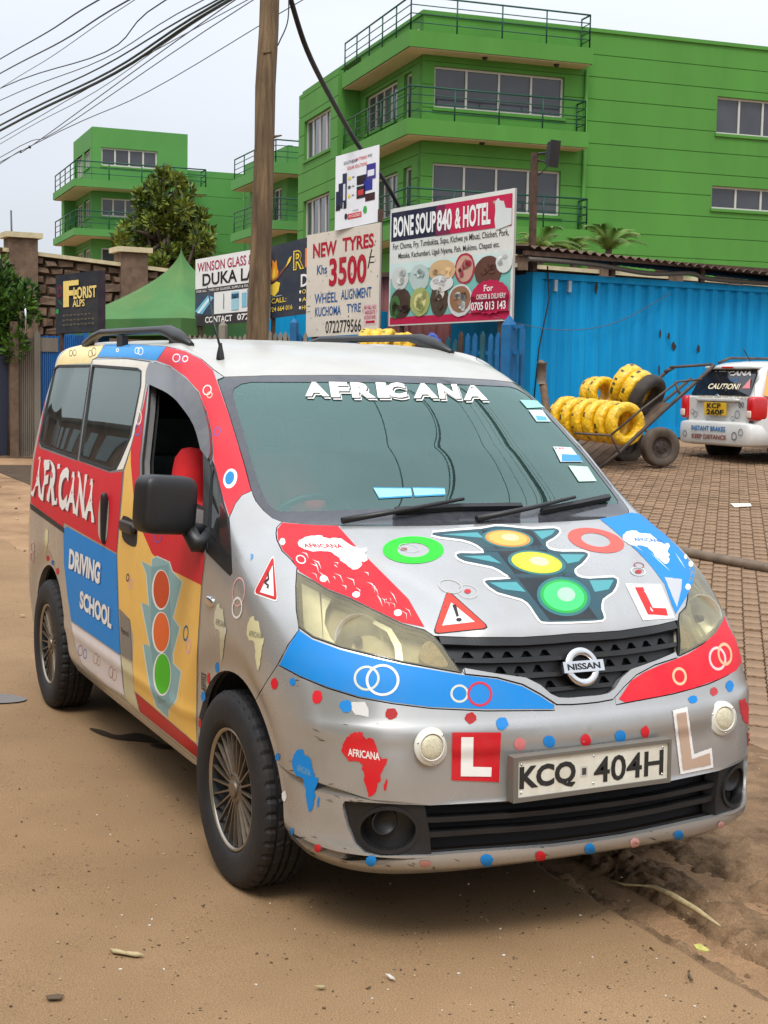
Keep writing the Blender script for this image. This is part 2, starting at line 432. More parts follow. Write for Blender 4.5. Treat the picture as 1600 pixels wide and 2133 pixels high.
def colour(o, cols):
    """write per-face colours (linear) into the mesh"""
    me = o.data; a = me.color_attributes.new('Col', 'FLOAT_COLOR', 'CORNER')
    arr = np.empty((len(me.loops), 4), np.float32); arr[:, 3] = 1
    for p in me.polygons:
        arr[p.loop_start:p.loop_start + p.loop_total, :3] = cols[p.index]
    a.data.foreach_set('color', arr.ravel())
_gl = {}
def text2d(s, bold=.0, space=1.0):
    """flat triangles of a string: (verts n,2 ; tris) normalised to x 0..1, y 0..1 over its own bounds, plus aspect"""
    key = (s, bold, space)
    if key in _gl: return _gl[key]
    c = bpy.data.curves.new('t', 'FONT'); c.body = s; c.size = 1; c.offset = bold; c.space_character = space; c.resolution_u = 3
    o = bpy.data.objects.new('t', c); COL.objects.link(o)
    dg = bpy.context.evaluated_depsgraph_get(); me = o.evaluated_get(dg).to_mesh()
    me.calc_loop_triangles()
    v = np.array([x.co[:2] for x in me.vertices]); f = [tuple(t.vertices) for t in me.loop_triangles]
    o.evaluated_get(dg).to_mesh_clear(); bpy.data.objects.remove(o); bpy.data.curves.remove(c)
    lo, hi = v.min(0), v.max(0); asp = (hi[0] - lo[0]) / (hi[1] - lo[1])
    v = (v - lo) / (hi - lo); _gl[key] = (v, f, asp); return _gl[key]
def quad_map(q, st):
    """bilinear map of (s,t) in 0..1 (t up) into quad TL,TR,BR,BL"""
    TL, TR, BR, BL = [np.array(p, float) for p in q]; s = st[:, :1]; t = st[:, 1:]
    return (BL * (1 - s) + BR * s) * (1 - t) + (TL * (1 - s) + TR * s) * t
# ---------------------------------------------------------------- the driving-school van: panels
VAN = empty('minivan', (0, 0, 0))
tag(VAN, 'silver minivan covered in red, blue and yellow driving school stickers, in the foreground', 'van')
PAINT = pmat('silver_paint', (.465, .465, .455), .27, .58, var=.05, vscale=3, dirt=.32, dirtcol=(.30, .25, .18), dscale=4, coat=.55)
WHITEPAINT = pmat('white_paint', (.46, .45, .41), .35, 0, var=.04, dirt=.3, dirtcol=(.40, .33, .24), coat=.4)
BLACK = pmat('black_plastic', (.009, .0095, .0105), .42, 0, var=.15, vscale=20, dirt=.10, dirtcol=(.11, .085, .06), bump=.03, bscale=400)
RUBBER = pmat('rubber_seal', (.012, .012, .013), .55)
DARK = pmat('dark_interior', (.018, .018, .02), .85)
GLOSSB = pmat('gloss_black', (.012, .013, .016), .12, 0, dirt=.12, dirtcol=(.2, .18, .15), coat=.5)
CHROME = pmat('chrome', (.72, .72, .72), .12, 1., dirt=.15)
WSG = glass_mat('windscreen_glass', (.66, .84, .79), .012, .13, (.20, .40, .36), 2.05, 1.2, (.74, 1, .94))
SDG = glass_mat('privacy_glass', (.42, .52, .49), .015, .07, (.30, .36, .34), 1.75, 5., (.88, 1, .96))
QG = glass_mat('quarter_glass', (.45, .55, .52), .015, .08, (.3, .33, .3), 1.5)
VINYL = print_mat('vinyl', .40, .4, .16)

WS_TOP = [(467, 785), (560, 782), (700, 781), (815, 782)]
WS_SIDE = [(453, 791), (479, 867), (508, 962), (524, 1022), (533, 1043), (549, 1063), (568, 1079), (588, 1087)]
COWL = [(588, 1087), (648, 1093), (690, 1095), (800, 1096), (907, 1095), (1005, 1091)]
HOOD_SIDE = [(588, 1087), (577, 1098), (575, 1111), (577, 1125), (588, 1148), (605, 1164), (619, 1181)]
HL_TOP = [(618, 1192), (652, 1210), (681, 1228), (728, 1246), (782, 1273), (837, 1299), (884, 1312), (904, 1325)]
HL_IN = [(904, 1325), (922, 1346), (942, 1375), (961, 1402)]
HL_BOT = [(961, 1402), (909, 1393), (837, 1380), (782, 1367), (710, 1349), (652, 1328), (623, 1307)]
HL_REAR = [(623, 1307), (617, 1270), (616, 1222), (618, 1192)]
GR_TOP = [(904, 1325), (975, 1328), (1087, 1328), (1150, 1324), (1192, 1320)]
TRIM_TOP = [(966, 1391), (1031, 1402), (1095, 1411), (1125, 1426), (1147, 1445), (1163, 1452), (1185, 1453), (1216, 1450)]
TRIM_BOT = [(969, 1405), (1035, 1412), (1088, 1426), (1125, 1446), (1159, 1468), (1190, 1468), (1218, 1466)]
FIL_BOT = [(1155, 1480), (1012, 1481), (900, 1476), (819, 1466), (746, 1453), (681, 1433), (623, 1409), (579, 1385)]
MOUTH_TOP = [(715, 1676), (719, 1670), (785, 1674), (845, 1677), (896, 1679), (935, 1677), (1062, 1670), (1160, 1659), (1245, 1649)]
MOUTH_BOT = [(1245, 1751), (1160, 1762), (995, 1773), (898, 1781), (793, 1782), (759, 1775), (740, 1756), (725, 1722), (715, 1685)]
DOOR_SEAM = [(429, 1159), (422, 1220), (413, 1360), (411, 1500), (417, 1586)]
B_SEAM = [(313, 759), (297, 843), (274, 930), (257, 979), (243, 1150), (247, 1268), (252, 1367), (261, 1451), (268, 1462)]
DOOR_TOP = [(313, 759), (322, 755), (353, 764), (385, 787), (413, 818), (430, 860), (440, 902), (443, 945), (437, 990), (434, 1050), (430, 1147), (429, 1159)]
SL_TOP = [(192, 750), (203, 745), (266, 747), (313, 753)]
SL_REAR = [(192, 750), (186, 800), (164, 957), (130, 1101), (133, 1180), (147, 1297), (158, 1352), (168, 1386)]
SL_BOT = [(168, 1386), (200, 1416), (262, 1459)]
WIN_F = [(314, 772), (322, 762), (353, 771), (384, 794), (409, 823), (424, 862), (433, 905), (434, 945), (427, 1000), (424, 1060), (400, 1052), (297, 990), (297, 958), (309, 850)]
WIN_S = [(193, 761), (286, 768), (294, 774), (293, 804), (272, 909), (252, 957), (241, 975), (229, 979), (166, 957), (187, 800)]
WIN_R = [(114, 767), (121, 762), (189, 761), (184, 800), (161, 956), (88, 929), (83, 919), (95, 849)]
QUARTER = [(444, 962), (451, 986), (465, 1045), (476, 1080), (481, 1140), (483, 1190), (479, 1196), (431, 1148), (435, 1050), (439, 990)]

def U(px, step=9, smooth=False, closed=True):
    return px_uv(dens(px, step, closed))
def mir(a):
    return np.array(a) * [-1, 1]
def half_close(px, step=9):
    """polyline that starts and ends on the centreline, measured on the van's right: close it along u = 0 (slightly past)"""
    a = px_uv(dens(px, step, False)); return a
gv = px_uv([(217, 716), (262, 714), (346, 722)])[:, 1].mean()
GUT = np.concatenate([[(-UK[-1] - .05, gv + .02)], [(-UK[11], gv + .01)], px_uv(dens([(217, 716), (262, 715), (346, 722), (385, 730), (420, 748), (444, 769), (467, 785)], 9, False))])
def arch_poly(ax, az, ar):
    pts = []
    for k in range(41):
        a = math.radians(-30 + 240 * k / 40)
        x, z = ax + ar * math.cos(a), az + ar * math.sin(a)
        r = side_uv(x, max(z, .30)); v = r[1] if z >= .30 else r[1] - (.30 - z) * 1.0
        pts.append((r[0], v))
    return np.array(pts)
CZ = lambda a: np.array([(0.03 if k in () else p[0], p[1]) for k, p in enumerate(a)])
def to_centre(a, ends=True):
    """snap first/last vertex of an open uv polyline onto u = 0"""
    a = np.array(a); 
    return a
wsT, cow = U(WS_TOP, closed=False), U(COWL, closed=False)
wsT[-1, 0] = 0; cow[-1, 0] = 0
ws_poly = np.concatenate([wsT[::-1], U(WS_SIDE, closed=False), cow, [(.03, cow[-1, 1]), (.03, wsT[-1, 1])]])
hlT, hlI, hlB, hlR = (U(a, closed=False) for a in (HL_TOP, HL_IN, HL_BOT, HL_REAR))
hl_poly = np.concatenate([hlT, hlI[1:], hlB[1:], hlR[1:-1]])
grT = U(GR_TOP, closed=False); grT[-1, 0] = 0
hood_poly = np.concatenate([cow[::-1] + [0, .03], U(HOOD_SIDE, closed=False), hlT, grT, [(.03, grT[-1, 1]), (.03, cow[-1, 1] + .03)]])
trT, trB = U(TRIM_TOP, closed=False), U(TRIM_BOT, closed=False); trT[-1, 0] = 0; trB[-1, 0] = 0
gr_poly = np.concatenate([grT[::-1] + [0, .03], hlI, trT, [(.03, trT[-1, 1]), (.03, grT[-1, 1] + .03)]])
trim_poly = np.concatenate([trT + [0, .002], [(.03, trT[-1, 1]), (.03, trB[-1, 1])], trB[::-1]])
fil = U(FIL_BOT, closed=False)
fil_poly = np.concatenate([hlB[::-1] + [0, .01], trB[:-1][trB[:-1, 0] < px_uv([(1157, 1467)])[0, 0]], fil, U([(579, 1385), (601, 1342), (623, 1312)], closed=False)])
mT, mB = U(MOUTH_TOP, closed=False), U(MOUTH_BOT, closed=False); mT[-1, 0] = 0; mB[0, 0] = 0
mouth_poly = np.concatenate([mT, [(.03, mT[-1, 1]), (.03, mB[0, 1])], mB])
dv_ = U([(886, 1676), (890, 1700), (897, 1740), (900, 1786)], closed=False)
bez_poly = np.concatenate([dv_, [(dv_[-1, 0] - .8, dv_[-1, 1] - .05), (dv_[0, 0] - .8, dv_[0, 1] + .05)]])
bump_line = U([(580, 1382), (555, 1420), (532, 1459)], closed=False)
bump_poly = np.concatenate([[(.03, trB[-1, 1] + .02)], trB[::-1] + [0, .02], hlB + [0, .02], U([(623, 1313), (601, 1342)], closed=False), bump_line,
                            [(bump_line[-1, 0] - .08, bump_line[-1, 1] - .2), (side_uv(.1, .3)[0], -.05), (.03, -.05)]])
wf, wsl, wr, qd = U(WIN_F), U(WIN_S), U(WIN_R), U(QUARTER)
door_poly = np.concatenate([U(DOOR_TOP, closed=False), U(DOOR_SEAM, closed=False), U([(417, 1590), (292, 1487), (268, 1466)], closed=False), U(B_SEAM, closed=False)[::-1]])
slide_poly = np.concatenate([U(SL_TOP, closed=False), U(B_SEAM, closed=False), U(SL_BOT, closed=False)[::-1], U(SL_REAR, closed=False)[::-1]])
roof_poly = np.concatenate([GUT, wsT, [(.03, wsT[-1, 1]), (.03, VK[-1] + .05), (-UK[-1] - .05, VK[-1] + .05)]])
fend_poly = np.concatenate([U([(523, 1023), (504, 1031), (490, 1049), (477, 1079), (481, 1140), (483, 1191), (479, 1197), (430, 1150)], closed=False), U(DOOR_SEAM, closed=False) + [0, 0],
                            [(side_uv(.1, .3)[0] - .1, -.06), (0, -.06), (0, cow[0, 1]), tuple(cow[0])], U(WS_SIDE, closed=False)[::-1][:24]])
tail_u = -(UK[11] + .16)
tail_poly = np.array([(-UK[-1] - .1, -.06), (tail_u, -.06), (tail_u, gv), (-UK[-1] - .1, gv)])
ARCHES = [arch_poly(*a) for a in ARCH]
fog_c = px_uv([(808, 1731)])[0]
fog_poly = px_uv([(808 + 62 * math.cos(a), 1731 + 45 * math.sin(a)) for a in np.linspace(0, 2 * math.pi, 40, endpoint=False)])
REG = [('fog', fog_poly), ('arch', ARCHES[0]), ('arch', ARCHES[1]), ('mouth', mouth_poly), ('windscreen', ws_poly), ('headlight', hl_poly), ('hood', hood_poly),
       ('grille', gr_poly), ('trim', trim_poly), ('fillet', fil_poly), ('bumper', bump_poly), ('win_f', wf), ('quarter', qd), ('win_s', wsl), ('win_r', wr),
       ('door', door_poly), ('slide', slide_poly), ('roof', roof_poly), ('tailgate', tail_poly), ('fender', fend_poly)]
def cdt_regions():
    verts = []; edges = []
    def poly(a, closed=True):
        b = len(verts); n = len(a); verts.extend(Vector(p) for p in a)
        edges.extend((b + k, b + (k + 1) % n) for k in range(n if closed else n - 1))
    for nm, a in REG: poly(a)
    poly(bez_poly)
    V1 = VK[-1]; U1 = UK[-1]
    poly([(0, v) for v in np.arange(0, V1 + .001, .02)], False)
    poly([(u, 0) for u in np.arange(-U1, .0001, .02)], False)
    us = []
    u = -U1
    while u < -1e-6:
        us.append(u); u += .055 if u < -UK[11] else .032 if u < -UK[6] else .024
    for k, u in enumerate(us):
        for v in np.arange(.012, V1 - .01, 0.024 if u > -UK[6] else .028):
            verts.append(Vector((u + 1e-4, v)))
    verts.append(Vector((-U1, V1))); verts.append(Vector((0, V1)))
    ov, oe, of, *_ = delaunay_2d_cdt(verts, edges, [], 0, 1e-5)
    v = np.array([tuple(p) for p in ov]); f = np.array([t for t in of if len(t) == 3])
    c = v[f].mean(1)
    ok = (c[:, 0] < 0) & (c[:, 1] > 0) & (c[:, 0] > -U1) & (c[:, 1] < V1)
    f, c = f[ok], c[ok]
    lab = np.full(len(f), 'side', dtype=object); done = np.zeros(len(f), bool)
    for nm, a in REG:
        m = inpoly(a, c) & ~done; lab[m] = nm; done |= m
    m = (lab == 'mouth') & inpoly(bez_poly, c); lab[m] = 'bezel'
    return v, f, lab
CV, CF, CL = cdt_regions()
print('cdt', len(CV), len(CF))
SPAN = {'windscreen', 'hood', 'roof', 'tailgate', 'bumper', 'trim', 'grille', 'mouth'}

def region_mesh(name, region, mat, off=0., gap=.0018, rim=.014, side='both', parent=VAN, rimmat=None, thick=None):
    """one body panel: surface patch on the envelope, edges pulled in for the shut line, rim folded inwards"""
    tri = CF[CL == region]
    if len(tri) == 0: return None
    used, inv = np.unique(tri, return_inverse=True); tri = inv.reshape(-1, 3); uv = CV[used].copy()
    uv[:, 0] = np.minimum(uv[:, 0], 0)
    if side == 'both':
        cen = np.abs(uv[:, 0]) < 1e-6; n = len(uv)
        mp = np.where(cen, np.arange(n), n + np.cumsum(~cen) - 1)
        uv = np.concatenate([uv, mir(uv[~cen])]); tri = np.concatenate([tri, mp[tri][:, ::-1]])
    elif side == 'left':
        uv = mir(uv); tri = tri[:, ::-1]
    P, Nn = surf(uv, off)
    # orient outward
    a = P[tri[:, 1]] - P[tri[:, 0]]; b = P[tri[:, 2]] - P[tri[:, 0]]
    fl = (np.cross(a, b) * Nn[tri[:, 0]]).sum(1) < 0
    tri[fl] = tri[fl][:, ::-1]
    ed = {}
    for t in tri:
        for k in range(3):
            e = (t[k], t[(k + 1) % 3]); ed[e] = t[(k + 2) % 3]
    bd = [(e, c) for e, c in ed.items() if (e[1], e[0]) not in ed]
    mv = np.zeros_like(P)
    for (i, j), c in bd:
        d = P[j] - P[i]; l = np.linalg.norm(d) + 1e-12; d = d / l
        w = P[c] - P[i]; w = w - d * (w @ d); w /= np.linalg.norm(w) + 1e-12
        mv[i] += w; mv[j] += w
    bl = np.linalg.norm(mv, axis=1, keepdims=True); mv = np.where(bl > 1e-9, mv / np.maximum(bl, 1e-9), 0) * gap
    P = P + mv
    n = len(P); V = P.tolist(); F = tri.tolist(); fm = [0] * len(F); nrm = Nn.tolist()
    top = {}; bot = {}
    for (i, j), c in bd:
        for k in (i, j):
            if k not in top:
                top[k] = len(V); V.append(P[k].tolist()); nrm.append((-mv[k] / gap if gap > 0 else Nn[k]).tolist())
                bot[k] = len(V); V.append((P[k] - Nn[k] * rim).tolist()); nrm.append(nrm[-1])
        F.append([top[j], top[i], bot[i], bot[j]]); fm.append(1)
    o = mesh(name, V, F, None, parent, True, [mat, rimmat or mat], fm)
    nn = np.array(nrm); nn /= np.maximum(np.linalg.norm(nn, axis=1, keepdims=True), 1e-9)
    o.data.normals_split_custom_set_from_vertices(nn.tolist())
    return o
PANEL = {}
PANEL['roof'] = region_mesh('roof', 'roof', WHITEPAINT)
PANEL['hood'] = region_mesh('hood', 'hood', PAINT)
PANEL['bumper'] = region_mesh('front_bumper', 'bumper', PAINT, rim=.03)
PANEL['tailgate'] = region_mesh('tailgate', 'tailgate', PAINT)
PANEL['trim'] = region_mesh('grille_trim', 'trim', PAINT, off=.004, rim=.03)
WSGLASS = region_mesh('windscreen', 'windscreen', WSG, off=-.003, gap=.001, rim=.004)
for s in ('right', 'left'):
    PANEL['fillet_' + s] = region_mesh('bumper_fillet', 'fillet', PAINT, side=s)
    PANEL['fender_' + s] = region_mesh('front_wing', 'fender', PAINT, side=s, rim=.02)
    PANEL['door_' + s] = region_mesh('front_door', 'door', PAINT, side=s, rim=.03)
    PANEL['slide_' + s] = region_mesh('sliding_door', 'slide', PAINT, side=s, rim=.03)
    PANEL['side_' + s] = region_mesh('body_side', 'side', PAINT, side=s, rim=.03)
    d = PANEL['door_' + s]
    region_mesh('quarter_window', 'quarter', QG, off=-.003, side=s, gap=.001, rim=.004)
    region_mesh('door_window', 'win_s', SDG, off=-.004, side=s, gap=.001, rim=.004, parent=PANEL['slide_' + s])
    region_mesh('rear_quarter_window', 'win_r', SDG, off=-.004, side=s, gap=.001, rim=.004)
    if s == 'left':
        region_mesh('door_window', 'win_f', QG, off=-.006, side=s, gap=.001, rim=.004, parent=d)
# ---------------------------------------------------------------- patches laid on the van's surface (stickers, seals, lamps)
def patch(name, loops, off, mat, parent, col=None, rim=0., grid=.03, back=None):
    """even-odd filled outline(s) in (u,v) laid on the envelope; optional rim folded inwards"""
    loops = [np.asarray(a, float) for a in loops]
    verts = []; edges = []
    for a in loops:
        b = len(verts); n = len(a); verts += [Vector(p) for p in a]; edges += [(b + k, b + (k + 1) % n) for k in range(n)]
    allp = np.concatenate(loops); lo, hi = allp.min(0), allp.max(0)
    if grid and (hi - lo).max() > grid:
        gu, gvv = np.meshgrid(np.arange(lo[0] + grid / 2, hi[0], grid), np.arange(lo[1] + grid / 2, hi[1], grid))
        q = np.stack([gu.ravel(), gvv.ravel()], 1)
        ins = np.zeros(len(q), bool)
        for a in loops: ins ^= inpoly(a, q)
        verts += [Vector(p) for p in q[ins]]
    ov, oe, of, *_ = delaunay_2d_cdt(verts, edges, [], 0, 1e-6)
    v = np.array([tuple(p) for p in ov]); f = np.array([t for t in of if len(t) == 3])
    if len(f) == 0: return None
    c = v[f].mean(1); ins = np.zeros(len(f), bool)
    for a in loops: ins ^= inpoly(a, c)
    f = f[ins]
    if len(f) == 0: return None
    used, inv = np.unique(f, return_inverse=True); v = v[used]; f = inv.reshape(-1, 3)
    P, Nn = surf(v, off)
    a = P[f[:, 1]] - P[f[:, 0]]; b = P[f[:, 2]] - P[f[:, 0]]
    fl = (np.cross(a, b) * Nn[f[:, 0]]).sum(1) < 0; f[fl] = f[fl][:, ::-1]
    V = P.tolist(); F = f.tolist(); nr = Nn.tolist()
    if rim > 0:
        ed = {(t[k], t[(k + 1) % 3]) for t in F for k in range(3)}
        top, bot = {}, {}
        for i, j in [e for e in ed if (e[1], e[0]) not in ed]:
            for k in (i, j):
                if k not in top:
                    top[k] = len(V); V.append(P[k].tolist()); bot[k] = len(V); V.append((P[k] - Nn[k] * rim).tolist())
            d = P[j] - P[i]; w = np.cross(d, Nn[i]); w /= np.linalg.norm(w) + 1e-12
            F.append([top[j], top[i], bot[i], bot[j]])
    o = mesh(name, V, F, mat, parent, True)
    if rim == 0:
        o.data.normals_split_custom_set_from_vertices(nr)
    else:
        o.data.polygons.foreach_set('use_smooth', [len(p) == 3 for p in F])
        nn = nr + [(0, 0, 0)] * (len(V) - len(nr)); o.data.normals_split_custom_set_from_vertices(nn)
    if col is not None: colour(o, [col] * len(F))
    return o
def offset_poly(a, d):
    a = np.asarray(a, float); n = len(a)
    area = .5 * sum(a[k][0] * a[(k + 1) % n][1] - a[(k + 1) % n][0] * a[k][1] for k in range(n)); s = 1 if area > 0 else -1
    t = np.roll(a, -1, 0) - np.roll(a, 1, 0); t /= np.maximum(np.linalg.norm(t, axis=1, keepdims=True), 1e-9)
    return a + np.stack([t[:, 1], -t[:, 0]], 1) * d * s
def sweep_uv(mb, uv, o0, o1, hz, mi=0):
    """bar along a (u,v) line, from offset o0 (back) to o1 (front), hz metres high in v"""
    uv = np.asarray(uv); n = len(uv)
    A, _ = surf(uv + [0, hz / 2], o1); B, _ = surf(uv - [0, hz / 2], o1); C_, _ = surf(uv + [0, hz / 2], o0); D, _ = surf(uv - [0, hz / 2], o0)
    V = [p for k in range(n) for p in (A[k], B[k], D[k], C_[k])]
    F = []
    for k in range(n - 1):
        for q in range(4):
            F.append((4 * k + q, 4 * k + (q + 1) % 4, 4 * k + 4 + (q + 1) % 4, 4 * k + 4 + q))
    F += [(3, 2, 1, 0), (4 * n - 4, 4 * n - 3, 4 * n - 2, 4 * n - 1)]
    mb.add(V, F, mi)
def superbox(c, size, e=.35, M=None, n=24, taper=0.):
    """rounded box (superellipsoid)"""
    V = []; F = []; m = n // 2
    sg = lambda w, p: math.copysign(abs(w) ** p, w)
    for i in range(m + 1):
        a = -math.pi / 2 + math.pi * i / m
        for j in range(n):
            b = 2 * math.pi * j / n
            x = sg(math.cos(a), e) * sg(math.cos(b), e); y = sg(math.cos(a), e) * sg(math.sin(b), e); z = sg(math.sin(a), e)
            k = 1 - taper * (z + 1) / 2
            p = Vector((x * size[0] / 2 * k, y * size[1] / 2 * k, z * size[2] / 2))
            if M is not None: p = M.to_3x3() @ p
            V.append(p + Vector(c))
    for i in range(m):
        for j in range(n):
            F.append((i * n + j, i * n + (j + 1) % n, (i + 1) * n + (j + 1) % n, (i + 1) * n + j))
    return V, F
def spt(px, py, off=0.):
    """point and normal on the body seen at a photo pixel"""
    p, n = surf(px_uv([(px, py)]), off); return Vector(p[0]), Vector(n[0])

SEAL = RUBBER
# glass surround and cowl
clear = px_uv(dens([(815, 796), (700, 795), (524, 795), (502, 799), (488, 808), (484, 818), (498, 867), (520, 946), (541, 1014), (552, 1038), (566, 1057), (584, 1065), (646, 1064), (834, 1058), (985, 1054)], 14, False))
clear[0, 0] = 0; clear[-1, 0] = 0
full = lambda a: np.concatenate([a, mir(a)[::-1][1:-1]])
wso = np.concatenate([wsT[::-1], U(WS_SIDE, closed=False)[1:], cow[1:]])
FRIT = pmat('windscreen_border', (.045, .047, .055), .09, 0, spec=.7, dirt=.2, dirtcol=(.16, .16, .15), dscale=25)
patch('windscreen_border', [full(offset_poly(wso, -.001)), full(clear)], -.0012, FRIT, WSGLASS)
for s in ('right', 'left'):
    mm = (lambda a: a) if s == 'right' else mir
    for nm, w, par in (('window_seal', wf, PANEL['door_' + s]), ('window_seal', wsl, PANEL['slide_' + s]), ('window_seal', wr, PANEL['side_' + s]), ('window_seal', qd, PANEL['fender_' + s])):
        inner = offset_poly(w, -.012) if w is not wf else offset_poly(w, -.006)
        patch(nm, [mm(offset_poly(w, .007)), mm(inner)], .0018, SEAL, par, rim=.008)
    # dark sail below the quarter window
    sail = px_uv(dens([(432, 1110), (483, 1160), (483, 1190), (479, 1196), (431, 1148)], 8))
    patch('sail_trim', [mm(sail)], .0022, BLACK, PANEL['fender_' + s])
# inner lining keeps daylight out of the cabin and off the back of the panels
for reg, dep in (('side', -.035), ('door', -.04), ('slide', -.04), ('fillet', -.045), ('fender', -.035)):
    for s in ('right', 'left'): region_mesh('inner_lining', reg, DARK, off=dep, gap=0, rim=.004, side=s)
for reg, dep in (('roof', -.035), ('tailgate', -.04), ('hood', -.035), ('bumper', -.045), ('trim', -.05)):
    region_mesh('inner_lining', reg, DARK, off=dep, gap=0, rim=.004)
ub = MB(); ub.box((-3.45, -.70, .24), (.42, .70, .30)); ub.box((.30, -.60, .24), (.66, .60, .42)); ub.box((-3.45, -.6, .16), (-2.95, .6, .25)); ub.box((-.4, -.35, .15), (.3, .35, .25)); ub.box((.38, -.45, .195), (.62, .45, .235)); ub.box((-2.4, -.6, .19), (-.5, .6, .236))  # floor pan; the lowest trays are added to deepen the shade under the van
ub.build('floor_pan_and_trays', DARK, VAN)
# wheel wells
for cx, az, ar in ARCH:
    for s in (-1, 1):
        w = MB(); V = []; F = []
        for k in range(33):
            a = math.radians(6 + 168 * k / 32)
            for yy in (.775, .46): V.append((cx + (ar + .012) * math.cos(a), s * yy, az + (ar + .012) * math.sin(a)))
        F = [(2 * k, 2 * k + 1, 2 * k + 3, 2 * k + 2) for k in range(32)]
        V.append((cx, s * .46, az)); F += [(2 * k + 1, 66, 2 * k + 3) for k in range(32)]
        w.add(V, F, 0, True).build('wheel_well', DARK, VAN)

# grille: plate with triangular holes, bars, badge
gp = patch('grille_backing', [full(gr_poly[(gr_poly[:, 0] <= 0)])], -.05, DARK, VAN, rim=0)
gtop = lambda u: np.interp(u, grT[:, 0], grT[:, 1])
umin = grT[0, 0]
def gr_in(q): return inpoly(gr_poly, np.array([(-abs(q[0]), q[1])]))[0]
holes = []
for d0, ph in ((.040, 0), (.084, .5), (.128, 0), (.165, .5)):
    u = -.40 + ph * .062
    while u < .40:
        v = gtop(-abs(u)) - d0
        tri = [(u - .020, v - .010), (u + .020, v - .010), (u + .006, v + .009), (u - .006, v + .009)]
        if all(gr_in(t) for t in tri) and not (abs(u) < .075 and d0 > .03): holes.append(np.array(tri))
        u += .062
ro = [p for p in gr_poly if p[0] <= 0]
GRILLE = patch('grille', [full(np.array(ro))] + holes, -.026, BLACK, VAN, rim=.02, grid=.025)
bars = MB()
for d0, hz, o1 in ((.010, .020, -.002), (.062, .012, -.006), (.106, .012, -.006), (.147, .011, -.008)):
    us = [u for u in np.linspace(-.5, .5, 81) if gr_in((u, gtop(-abs(u)) - d0))]
    if len(us) > 2: sweep_uv(bars, [(u, gtop(-abs(u)) - d0) for u in us], -.03, o1, hz)
bars.build('grille_bar', BLACK, GRILLE)
def frame_at(px, py, off):
    p, n = spt(px, py, off); return frame(p, (0, 1, 0), None or n.cross(Vector((0, 1, 0))), n)
p, n = spt(1208.6, 1390.6, .012); n = Vector((n.x, 0, n.z)).normalized()
BM = frame(p, (0, 1, 0), n.cross(Vector((0, 1, 0))), n)
b = MB()
b.lathe([(.0465 + .012 * math.cos(a), .006 * math.sin(a)) for a in np.linspace(0, 2 * math.pi, 12, endpoint=False)], 48, BM, close=True)
b.lathe([(.002, -.02), (.052, -.02), (.055, -.012), (.052, -.006)], 32, BM, 1)
b.box((-.069, -.0165, -.002), (.069, .0165, .010), 0, BM)
BADGE = b.build('badge', CHROME, GRILLE, mats=[CHROME, BLACK])
def text_mesh(name, s, M, w, h, mat, parent, bold=.02, z=.0, col=None, cx=0, cy=0, shear=0.):
    v, f, asp = text2d(s, bold)
    V = [M @ Vector((cx + (q[0] - .5) * w + shear * (q[1] - .5) * h, cy + (q[1] - .5) * h, z)) for q in v]
    o = mesh(name, V, f, mat, parent)
    if col is not None: colour(o, [col] * len(f))
    return o
text_mesh('badge_lettering', 'NISSAN', BM, .112, .019, RUBBER, GRILLE, .03, .0108)

# lower mouth: deep backing, slats, fog-lamp bezels
region_mesh('air_intake', 'mouth', DARK, off=-.075, gap=0, rim=.004)
BEZ = [region_mesh('fog_lamp_bezel', 'bezel', BLACK, off=-.012, gap=.0, rim=.05, side=s) for s in ('right', 'left')]
for k, s in enumerate(('right', 'left')):
    mm = (lambda a: a) if s == 'right' else mir
    region_mesh('fog_lamp_recess', 'fog', BLACK, off=-.055, gap=0, rim=.002, side=s, parent=BEZ[k])
    patch('fog_lamp_ring', [mm(offset_poly(fog_poly, .006)), mm(offset_poly(fog_poly, -.004))], -.006, BLACK, BEZ[k], rim=.03)
    c = mm(np.array([px_uv([(792, 1720)])[0]])); p, n = surf(c, -.052)
    ax = Vector((.95, .0, 0)).normalized() ; M = frame(Vector(p[0]), (0, 1, 0), (0, 0, 1), (.97, .2 * (1 if s == 'left' else -1), 0))
    MB().lathe([(.04, 0), (.04, .018), (.036, .022), (.034, .016), (.002, .014)], 28, M).build('fog_lamp_blank', BLACK, BEZ[k])
sl_ = MB()
for fr_ in (.33, .64):
    uu_ = np.linspace(dv_[0, 0] + .004, -dv_[0, 0] - .004, 60)
    vt = np.interp(-np.abs(uu_), mT[:, 0], mT[:, 1]); vb = np.interp(-np.abs(uu_), mB[::-1, 0], mB[::-1, 1])
    sweep_uv(sl_, np.stack([uu_, vt + (vb - vt) * fr_], 1), -.06, -.02, .013)
    sl2 = np.stack([uu_, vt + (vb - vt) * (fr_ + .0)], 1)
sl_.build('intake_slat', BLACK, VAN)

